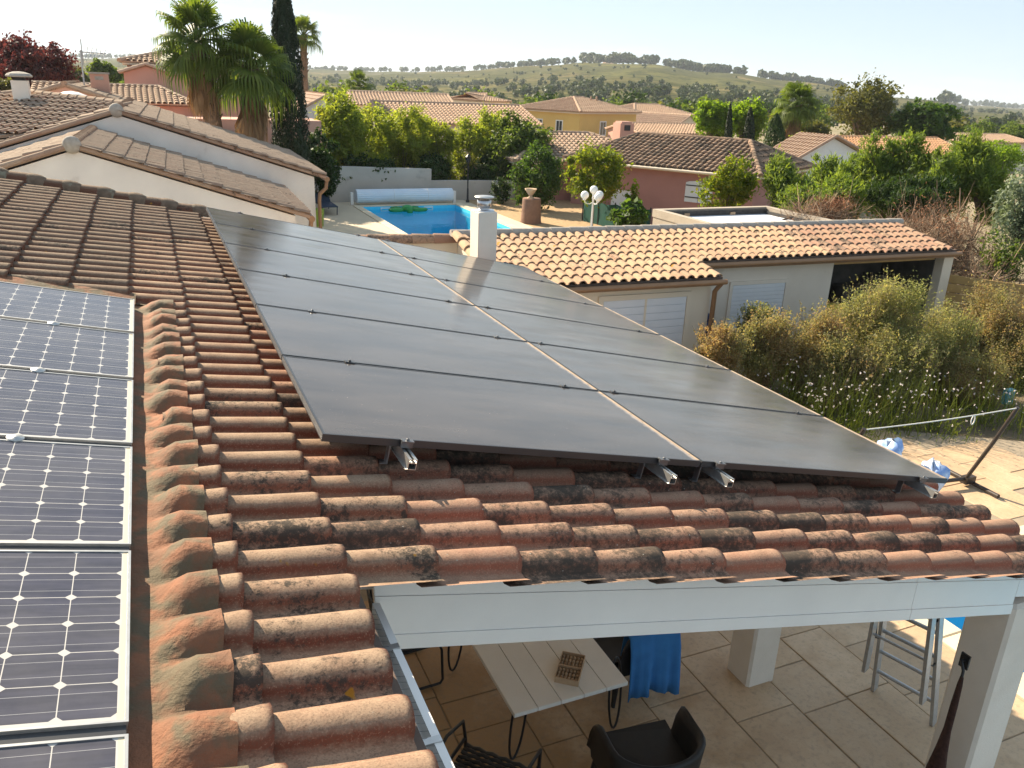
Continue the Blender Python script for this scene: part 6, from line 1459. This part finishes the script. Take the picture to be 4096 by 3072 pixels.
# --- junipers
JB = [((1636, 340, 1768, 490), 17.5, 7500, 'light green juniper nearest the dark roofed house'), ((1722, 328, 1862, 490), 18.5, 9500, 'feathery juniper in front of the white gable'),
      ((1850, 284, 1990, 480), 17.0, 11000, 'tall feathery juniper in the middle of the juniper row'), ((1952, 286, 2110, 480), 15.5, 11000, 'tall pointed juniper right of the middle one'), ((2056, 318, 2200, 480), 14.5, 9000, 'spreading juniper beside the silvery eucalyptus'), ((1680, 380, 1850, 490), 15.5, 7000, 'low juniper behind the left brush pile'), ((1880, 380, 2080, 500), 14.2, 8000, 'low dark juniper behind the main brush pile')]
for i, (bx_, Y, n, lab) in enumerate(JB):
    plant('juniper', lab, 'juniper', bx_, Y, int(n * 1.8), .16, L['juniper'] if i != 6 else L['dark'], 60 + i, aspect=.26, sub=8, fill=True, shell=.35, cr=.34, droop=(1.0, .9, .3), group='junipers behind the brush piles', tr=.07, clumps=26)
# --- dead brush piles
def brush(label, box, Y, n, mat, seed, needles=0):
    rng = np.random.default_rng(seed); c, rad = bbox(*box, Y, .8); root = thing('brush_pile', label, 'brush pile', (c[0], c[1], -.5), 'piles of cut brushwood')
    mb = MB()
    for k in range(n):
        a = np.array([rng.uniform(-.7, .7), rng.uniform(-.6, .6), rng.uniform(-1.0, .15)]); d = rng.normal(size=3) * np.array([.75, .5, .42]) + np.array([0, 0, .55]); d /= np.linalg.norm(d)
        ln = rng.uniform(.35, .85); p0 = a * rad; p0 = np.array(c) + p0
        if p0[2] < -.45: p0[2] = -.45
        p1 = p0 + d * ln * .5 * np.array([rad[0] * .8, rad[1] * .8, rad[2]]) * 1.1; p2 = p1 + (d + rng.normal(size=3) * .45 + np.array([0, 0, -.25])) * ln * .45 * np.array([rad[0] * .7, rad[1] * .7, rad[2]])
        r_ = rng.uniform(.003, .010) if k % 12 else .022
        mb.tube([p0, p1, p2], [r_ * 1.3, r_, r_ * .4], 3, False)
        for q in range(2):
            s = p0 + (p1 - p0) * rng.uniform(.3, 1.0); e = s + (d + rng.normal(size=3) * .8) * rng.uniform(.15, .4); mb.tube([s, e], [r_ * .6, r_ * .25], 3, False)
    mb.build('twigs', mat, root)
    if needles: crown_mesh('dry_needles', rng, [(c, tuple(q * .85 for q in rad))], needles, .085, L['twig_red'], root, .22, 30, .3, .3, 0)
brush('dry grey brown pile of cut branches, the big one by the annex end', (1836, 400, 2168, 640), 12.2, 1500, L['twig'], 71, 3500)
brush('smaller reddish brush pile behind the flat roofed garage', (1684, 410, 1862, 520), 13.6, 520, L['twig'], 72, 4200)
brush('loose pale twigs at the right edge below the eucalyptus', (2080, 540, 2240, 640), 9.8, 260, L['twig'], 73)
plant('eucalyptus', 'silvery blue green eucalyptus at the right picture edge', 'tree', (2136, 352, 2290, 600), 10.6, 6500, .13, L['silver'], 75, tr=.05, sub=5, aspect=.35, droop=(.4, -.6, .5))
plant('sapling', 'bright green sapling in front of the eucalyptus', 'sapling', (2100, 480, 2225, 640), 9.9, 1600, .10, L['tree'], 76, trunk=False, tr=.012, sub=3)
# --- the flowering border in front of the annex
SB = [((1496, 694, 1612, 840), 6.9, 5200, 'rust', 'rusty brown shrub beside the panel edge and the annex door'), ((1578, 668, 1722, 850), 7.0, 7000, 'rust', 'rust and green shrub below the white shutter'), ((1590, 655, 1680, 760), 7.9, 2400, 'shrub', 'sprigs of green shrub rising before the white shutter'),
      ((1660, 650, 1850, 880), 6.9, 9000, 'shrub', 'green shrub left of the tallest one, before the store'), ((1786, 585, 1992, 860), 6.9, 14000, 'shrub', 'tallest loose green shrub in front of the dark store'), ((1720, 730, 1920, 900), 6.2, 9500, 'rust', 'low rusty shrub below the tallest green one'),
      ((1935, 650, 2110, 880), 6.6, 10000, 'shrub', 'pale green shrub right of the tallest one'), ((2050, 600, 2230, 860), 7.0, 11000, 'shrub', 'big green shrub before the wooden gate leaf'), ((2120, 640, 2290, 880), 6.3, 8000, 'rust', 'rusty tipped shrub at the right picture edge'), ((1980, 750, 2180, 915), 5.9, 9000, 'rust', 'low brown shrub above the rope'),
      ((1860, 710, 2030, 895), 6.0, 6500, 'shrub', 'mid green shrub behind the white flowers')]
for i, (bx_, Y, n, mt, lab) in enumerate(SB):
    plant('border_shrub', lab, 'shrub', bx_, Y, int(n * 3.4), .040, L['border' if (mt == 'rust' or i % 2) else 'border_green'], 80 + i, ground=-.3, trunk=False, aspect=.5, sub=15, fill=True, cr=.55, shell=.25, clumps=36, sprigs=90, tr=.010, group='shrubs of the flowering border', updir=.35)
def gaura(label, px, py, Y, w, h, nst, nfl, seed):
    rng = np.random.default_rng(seed); c = at(px, py, Y); root = thing('gaura', label, 'flower', (c.x, c.y, -.05), 'gaura clumps along the paving')
    mb = MB(); fl = []; 
    for k in range(nst):
        s = Vector((c.x + rng.normal() * w * .35, c.y + rng.normal() * .22, -.05)); az = rng.uniform(0, 6.28); sp_ = rng.uniform(.15, 1.0) * w
        e = Vector((s.x + math.cos(az) * sp_, s.y + math.sin(az) * sp_ * .7, rng.uniform(.30, 1.35) * h)); m_ = s.lerp(e, .5) + Vector((0, 0, .18 * h))
        mb.tube([s, m_, e], [.004, .003, .0015], 3, False)
        for q in range(1 if rng.random() < nfl / nst * .38 else 0): fl.append(m_.lerp(e, rng.uniform(.2, 1.05)) + Vector(rng.normal(size=3) * .02))
    mb.build('stem', L['gaura'], root)
    P = np.array([tuple(f) for f in fl]); V = []
    for k in range(4):
        d = unit(rng.normal(size=P.shape) + np.array([0, -.2, .3])); V.append(leaf_arrays(rng, P + d * .012, unit(rng.normal(size=P.shape) + np.array([-.3, -.5, .6])), .027, .6, d))
    V = np.concatenate(V); np_mesh('blossoms', V, quads(len(V) // 4), L['petal'], root)
    n = nst * 4; p = np.array([c.x, c.y, 0]) + rng.normal(size=(n, 3)) * np.array([w * .45, .25, 0]) + np.array([0, 0, 1]) * (rng.uniform(0.0, .30, n) * h)[:, None]
    V = leaf_arrays(rng, p, unit(rng.normal(size=(n, 3))), .085, .16, rng.normal(size=(n, 3)) * .5 + np.array([0, 0, .9])); np_mesh('leaves', V, quads(n), L['gaura'], root)
for i, (px, py, Y, w_, h_, ns, nf, lab) in enumerate(((1690, 850, 6.3, .50, .75, 72, 82, 'white flowered gaura clump touching the panel edge'), (1760, 880, 5.7, .55, .75, 80, 110, 'white flowered gaura clump second from the panel edge'), (1850, 900, 5.3, .55, .80, 96, 143, 'fullest gaura clump above the rope knot'), (1935, 905, 5.2, .55, .8, 88, 132, 'gaura clump in the middle of the flower row'), (2030, 910, 4.9, .50, .75, 72, 93, 'gaura clump leaning over the paving shadow'), (2120, 900, 4.9, .55, .75, 72, 82, 'gaura clump behind the stand pole'), (2200, 910, 4.6, .5, .7, 56, 55, 'gaura clump at the right picture edge'))):
    gaura(lab, px, py, Y, w_, h_, ns, nf, 100 + i)
mb = MB(); mb.prism([(8.2, 7.4, -.06), (9.0, 5.9, -.06), (9.6, 4.9, -.06), (11.2, 4.0, -.06), (14.5, 2.6, -.06), (17.5, 2.6, -.06), (17.5, 8.0, -.35), (8.2, 8.2, -.35)], (0, 0, -.3)); struct('flower_bed', mb, M['bed_earth'])
mb = MB(); c = at(2178, 855, 5.0); mb.bev((c.x - .09, c.y - .05, c.z - .14), (c.x + .09, c.y + .05, c.z + .12), .01); mb.tube([(c.x, c.y, 0), (c.x, c.y, c.z - .14)], .02, 6)
o = mb.build('garden_light', pm('teal_box', (0.10, 0.30, 0.36), (0.05, 0.16, 0.2), 8, rough=.35)); tag(o, 'small teal box light on a stake among the border shrubs', 'light')
mb = MB(); c = at(2162, 718, 7.6); mb.bev((c.x - .16, c.y - .1, -.3), (c.x + .16, c.y + .1, c.z + .12), .015); mb.box((c.x - .18, c.y - .12, c.z + .121), (c.x + .18, c.y + .12, c.z + .15)); o = mb.build('meter_box', M['concrete']); tag(o, 'grey concrete meter post half hidden in the border shrubs', 'post')
# ------------------------------------------------------------------ open country and hill
def field_mat():
    m, t, b = _base('fields')
    g = t.nodes.new('ShaderNodeNewGeometry'); pos = g.outputs['Position']
    mpn = t.nodes.new('ShaderNodeMapping'); mpn.inputs['Scale'].default_value = (.013, .009, .004); mpn.inputs['Rotation'].default_value = (0, 0, .4)
    wn = t.nodes.new('ShaderNodeTexNoise'); wn.inputs['Scale'].default_value = .006; t.links.new(pos, wn.inputs['Vector'])
    va = t.nodes.new('ShaderNodeVectorMath'); va.operation = 'MULTIPLY_ADD'; va.inputs[1].default_value = (60, 60, 60)
    t.links.new(wn.outputs['Color'], va.inputs[0]); t.links.new(pos, va.inputs[2]); t.links.new(va.outputs[0], mpn.inputs['Vector'])
    vo = t.nodes.new('ShaderNodeTexVoronoi'); vo.inputs['Scale'].default_value = 1.0; t.links.new(mpn.outputs[0], vo.inputs['Vector'])
    sep = t.nodes.new('ShaderNodeSeparateColor'); t.links.new(vo.outputs['Color'], sep.inputs[0])
    col = ramp(t, sep.outputs[0], [(0.0, (0.060, 0.068, 0.024)), (0.22, (0.100, 0.096, 0.036)), (0.40, (0.168, 0.128, 0.064)), (0.55, (0.068, 0.076, 0.027)), (0.70, (0.120, 0.120, 0.036)), (0.84, (0.32, 0.225, 0.12)), (1.0, (0.080, 0.080, 0.032))])
    scr = ramp(t, noise(t, pos, .035, 7, .65), [(0.44, 0.0), (0.62, 0.75)]); col = mixc(t, scr, col, (0.070, 0.080, 0.028))
    mid_ = ramp(t, noise(t, pos, .055, 8, .75), [(0.46, 0.0), (0.54, 0.9)]); col = mixc(t, mid_, col, (0.032, 0.044, 0.016))
    fine = ramp(t, noise(t, pos, .25, 4, .7), [(0.35, 0.0), (0.75, 0.45)]); col = mixc(t, fine, col, (0.20, 0.165, 0.085))
    t.links.new(col, b.inputs['Base Color']); b.inputs['Roughness'].default_value = 1.0; b.inputs['Specular IOR Level'].default_value = 0.0
    return m
# skyline of the hill as (direction, height) pairs read off at its real distance
SKY = [(-420, 120), (-200, 122), (0, 124), (130, 127), (260, 128), (420, 138), (600, 152), (680, 153), (800, 156), (900, 156), (1000, 155), (1070, 150), (1130, 146), (1190, 142), (1250, 138), (1300, 139), (1360, 139), (1420, 143), (1500, 156), (1600, 166), (1700, 178), (1780, 188), (1850, 200), (1920, 212), (2000, 216), (2050, 219), (2090, 228), (2140, 231), (2212, 236), (2320, 248), (2500, 262)]
RD = [(-420, 1900), (200, 1900), (600, 1800), (900, 1500), (1100, 1150), (1300, 950), (1500, 950), (1700, 1000), (1900, 1050), (2050, 1150), (2120, 2600), (2500, 3200)]
dirs = []
for px, py in SKY:
    p = at(px, py, 1000) - CAM; h = math.hypot(p.x, p.y); dirs.append((math.atan2(p.x, p.y), p.z / h))
rdir = [(math.atan2((at(px, 150, 1000) - CAM).x, 1000 - CAM.y), r_) for px, r_ in RD]
th_s = np.array([d[0] for d in dirs]); el_s = np.array([d[1] for d in dirs]); th_r = np.array([d[0] for d in rdir]); rr_r = np.array([d[1] for d in rdir])
rngh = np.random.default_rng(4)
ths = np.linspace(th_s[0], th_s[-1], 240); S_ = np.concatenate([np.linspace(0, 1, 60), np.linspace(1.02, 1.35, 8)])
el = np.interp(ths, th_s, el_s); RR = np.interp(ths, th_r, rr_r)
def wob(x, y): return 1.5 * np.sin(x * .013 + 1) * np.cos(y * .011) + .9 * np.sin(x * .031 + y * .027) + .5 * np.sin(x * .071 - y * .053)
R0_ = 120.0
V = []
def terr_z(th, s):
    R = np.interp(th, th_r, rr_r); top = CAM.z + np.interp(th, th_s, el_s) * R
    base = -2.2
    sm = np.clip((s - .12) / .88, 0, 1); sm = sm * sm * (3 - 2 * sm) * .62 + sm * .38
    z = base + (top - base) * np.where(s <= 1, sm, 1 - (s - 1) * 1.4)
    r = R0_ + (R - R0_) * s; x = CAM.x + np.sin(th) * r; y = CAM.y + np.cos(th) * r
    z = z + wob(x, y) * np.clip(s * 1.6, 0, 1) * np.clip((1 - s) * 6, 0, 1) * 1.3
    return x, y, z
TH, SS = np.meshgrid(ths, S_, indexing='ij'); X_, Y_, Z_ = terr_z(TH, SS)
V = np.stack([X_, Y_, Z_], axis=-1).reshape(-1, 3); a_, b_ = TH.shape; ii = np.arange((a_ - 1) * (b_ - 1)); i0 = ii // (b_ - 1) * b_ + ii % (b_ - 1)
hl = np_mesh('hills', V, np.stack([i0, i0 + 1, i0 + b_ + 1, i0 + b_], axis=1), field_mat(), None, True); hl['kind'] = 'structure'
mb = MB(); mb.poly([(-5000, 100, -2.6), (9000, 100, -2.6), (9000, 9000, -2.6), (-5000, 9000, -2.6)]); struct('plain', mb, hl.data.materials[0])
# woods and scrub over the hill: too many and too far to count
L['wood'] = leaf_mat('leaf_far_wood', [(0.022, 0.040, 0.014), (0.045, 0.068, 0.020), (0.080, 0.095, 0.030)], 0.25, bigscale=.02)
def scatter(name, label, n, fn, seed, hmin, hmax, leafs, mat):
    rng = np.random.default_rng(seed); P = []; Hh = []
    while len(P) < n:
        th = rng.uniform(th_s[0], th_s[-1]); s = fn(rng)
        x, y, z = terr_z(np.array(th), np.array(s))
        dens = .5 + .5 * math.sin(x * .012 + 2 * math.sin(y * .006)) * math.cos(y * .009 + math.sin(x * .004))
        if rng.random() > dens ** 1.6 + .05: continue
        P.append((x, y, z)); Hh.append(rng.uniform(hmin, hmax))
    P = np.array(P, dtype=float); Hh = np.array(Hh); k = leafs; N = n * k
    d = unit(rng.normal(size=(N, 3))) * rng.uniform(.45, 1.0, N)[:, None]; hh = np.repeat(Hh, k)
    c = np.repeat(P, k, axis=0) + d * np.stack([hh * .55, hh * .55, hh * .5], axis=1) + np.stack([0 * hh, 0 * hh, hh * .5], axis=1)
    nr = unit(d + rng.normal(size=(N, 3)) * .5); t = unit(np.cross(nr, rng.normal(size=(N, 3)))); b = np.cross(nr, t); s = (hh * (.30 if k < 40 else .15))[:, None]
    V = np.stack([c - t * s, c + b * s * .8, c + t * s, c - b * s * .8], axis=1).reshape(-1, 3)
    o = np_mesh(name, V, quads(N), mat); tag(o, label, None, None, 'stuff'); return o
scatter('far_scrub', 'dark bushes and scrub dotted over the distant hillside', 850, lambda r: r.uniform(.15, .98), 201, 0.9, 3.0, 22, L['wood'])
scatter('far_trees', 'trees dotted over the plain below the distant hill', 800, lambda r: r.uniform(.05, .45), 202, 2.2, 5.0, 90, L['wood'])
# pine woods on the crest
def crest(name, label, px0, px1, n, seed, hmin, hmax, drop):
    rng = np.random.default_rng(seed); P = []; Hh = []
    for k in range(n):
        px = rng.uniform(px0, px1); p = at(px, 150, 1000) - CAM; th = math.atan2(p.x, p.y); s = 1.0 - rng.uniform(0, drop)
        x, y, z = terr_z(np.array(th), np.array(s)); P.append((x, y, z)); Hh.append(rng.uniform(hmin, hmax))
    P = np.array(P, dtype=float); Hh = np.array(Hh); k = 40; N = n * k
    d = unit(rng.normal(size=(N, 3))) * rng.uniform(.5, 1.0, N)[:, None]; hh = np.repeat(Hh, k)
    c = np.repeat(P, k, axis=0) + d * np.stack([hh * .5, hh * .5, hh * .42], axis=1) + np.stack([0 * hh, 0 * hh, hh * .58], axis=1)
    nr = unit(d + rng.normal(size=(N, 3)) * .4); t = unit(np.cross(nr, rng.normal(size=(N, 3)))); b = np.cross(nr, t); s = (hh * .22)[:, None]
    V = np.stack([c - t * s, c + b * s * .8, c + t * s, c - b * s * .8], axis=1).reshape(-1, 3)
    o = np_mesh(name, V, quads(N), L['wood']); tag(o, label, None, None, 'stuff')
crest('pine_wood', 'dark pine wood on the highest point of the hill', 1255, 1412, 60, 211, 7, 12, .03)
crest('pine_wood', 'pine wood along the right shoulder of the hill', 1432, 1606, 80, 212, 6, 11, .05)
crest('pine_wood', 'scattered pines running down the right end of the hill', 1640, 1830, 70, 213, 5, 10, .05)
crest('far_wood', 'woods along the low left horizon', 640, 1240, 150, 214, 5, 9, .12)
crest('far_wood', 'pale woods on the horizon behind the aerial', -60, 420, 90, 215, 6, 10, .1)
crest('far_wood', 'blue distant woods at the right end of the horizon', 2050, 2230, 60, 216, 8, 14, .3)
# trees one can tell apart on the plain behind the roofs
protos = []
for k, (mt, hh) in enumerate((('tree', 4.2), ('olive', 3.6), ('tree', 5.0), ('dark', 4.4))):
    rng = np.random.default_rng(300 + k); root = thing('plain_tree', 'leafy tree on the plain behind the roofs', 'tree', (0, 0, 0), 'trees on the plain behind the roofs', world=False)
    blobs = [((rng.uniform(-.9, .9), rng.uniform(-.9, .9), hh * rng.uniform(.45, .72)), (hh * .30, hh * .30, hh * .27)) for _ in range(5)]
    cm = crown_mesh('crown', rng, blobs, 1500, .34, L[mt], None, .6, 24, .3, .5); cm.parent = root
    tm = limbs(None, (0, 0, -1.5), (0, 0, hh * .45), .14, blobs, rng); tm.parent = root; protos.append(root)
spots = [(690, 190, 95), (705, 172, 150), (735, 196, 80), (830, 196, 85), (850, 188, 110), (885, 200, 90), (910, 194, 105), (940, 205, 78), (985, 208, 82), (1010, 196, 120), (1030, 206, 95), (1180, 208, 95), (1160, 215, 85), (1205, 200, 120), (1330, 212, 95), (1360, 205, 110), (1395, 212, 120), (1430, 222, 85), (1455, 215, 95), (1480, 220, 80), (1520, 222, 78), (1545, 212, 110), (1600, 205, 130), (1660, 215, 95), (1690, 222, 85), (1740, 226, 80), (1770, 232, 75), (1955, 240, 80), (2010, 252, 85), (2060, 262, 75), (2110, 272, 70), (2140, 262, 90), (2185, 262, 85), (2205, 270, 75), (225, 160, 90), (250, 152, 110), (205, 172, 85)]
rr_ = random.Random(5)
def region(px): return ('between the purple tree and the pink house' if px < 300 else 'right of the slender distant palm' if px < 760 else 'above the long low roof' if px < 1040 else 'beside the small white house' if px < 1250 else 'right of the yellow villa' if px < 1500 else 'behind the lime green trees' if px < 1800 else 'beyond the dome shaped tree')
kinds = ('round green', 'low olive', 'tall green', 'dark green'); cnt = {}
for i, sp_ in enumerate(spots): cnt.setdefault((region(sp_[0]), i % 4), []).append(sp_[0])
ords = ('first', 'second', 'third', 'fourth', 'fifth', 'sixth')
for i, (px, py, Y) in enumerate(spots):
    src = protos[i % 4]; o = src if i < 4 else copy_tree(src)
    p = at(px, py, Y); ht = (4.2, 3.6, 5.0, 4.4)[i % 4]; sc = max(.6, min(1.7, (p.z + 2.2) / ht * .9)) * rr_.uniform(.9, 1.15)
    lst = sorted(cnt[(region(px), i % 4)]); o['label'] = kinds[i % 4] + ' tree ' + region(px) + (', %s from the left' % ords[lst.index(px)] if len(lst) > 1 else '')
    o.location = (p.x, p.y, -2.2 if p.y > 120 else -1.2); o.rotation_euler = (0, 0, rr_.uniform(0, 6.28)); o.scale = (sc * 1.1, sc * 1.1, sc)
# a few far farm buildings
for i, (px, py, Y, w_, lab) in enumerate(((1320, 137, 900, 14, 'tiny farmhouse among the pines on the hilltop'), (1090, 150, 1050, 16, 'tiny pale barn below the left hill crest'), (1935, 218, 700, 12, 'tiny white building at the right foot of the hill'))):
    p = at(px, py, Y); mb = MB(); mb.box((p.x - w_ / 2, p.y, p.z - 8), (p.x + w_ / 2, p.y + 8, p.z)); root = thing('farmhouse', lab, 'building', (p.x, p.y, p.z - 8)); mb.build('wall', M['cream'], root)
    mb = MB(); mb.prism([(p.x - w_ / 2 - .4, p.y - .5, p.z), (p.x - w_ / 2 - .4, p.y + 8.5, p.z), (p.x - w_ / 2 - .4, p.y + 4, p.z + 2.2)], (w_ + .8, 0, 0)); mb.build('roof', M['tile_far'], root)

# ------------------------------------------------------------------ summer haze
mb = MB(); mb.box((-6000, -40, -5.5), (9500, 9200, 110)); hz = mb.build('haze', None); hz['kind'] = 'stuff'
hm = bpy.data.materials.new('haze'); hm.use_nodes = True; ht_ = hm.node_tree; ht_.nodes.clear()
vp = ht_.nodes.new('ShaderNodeVolumePrincipled'); vp.inputs['Color'].default_value = (0.82, 0.90, 1.0, 1); vp.inputs['Density'].default_value = 0.00019; vp.inputs['Anisotropy'].default_value = 0.2
ot = ht_.nodes.new('ShaderNodeOutputMaterial'); ht_.links.new(vp.outputs[0], ot.inputs['Volume']); hz.data.materials.clear(); hz.data.materials.append(hm)
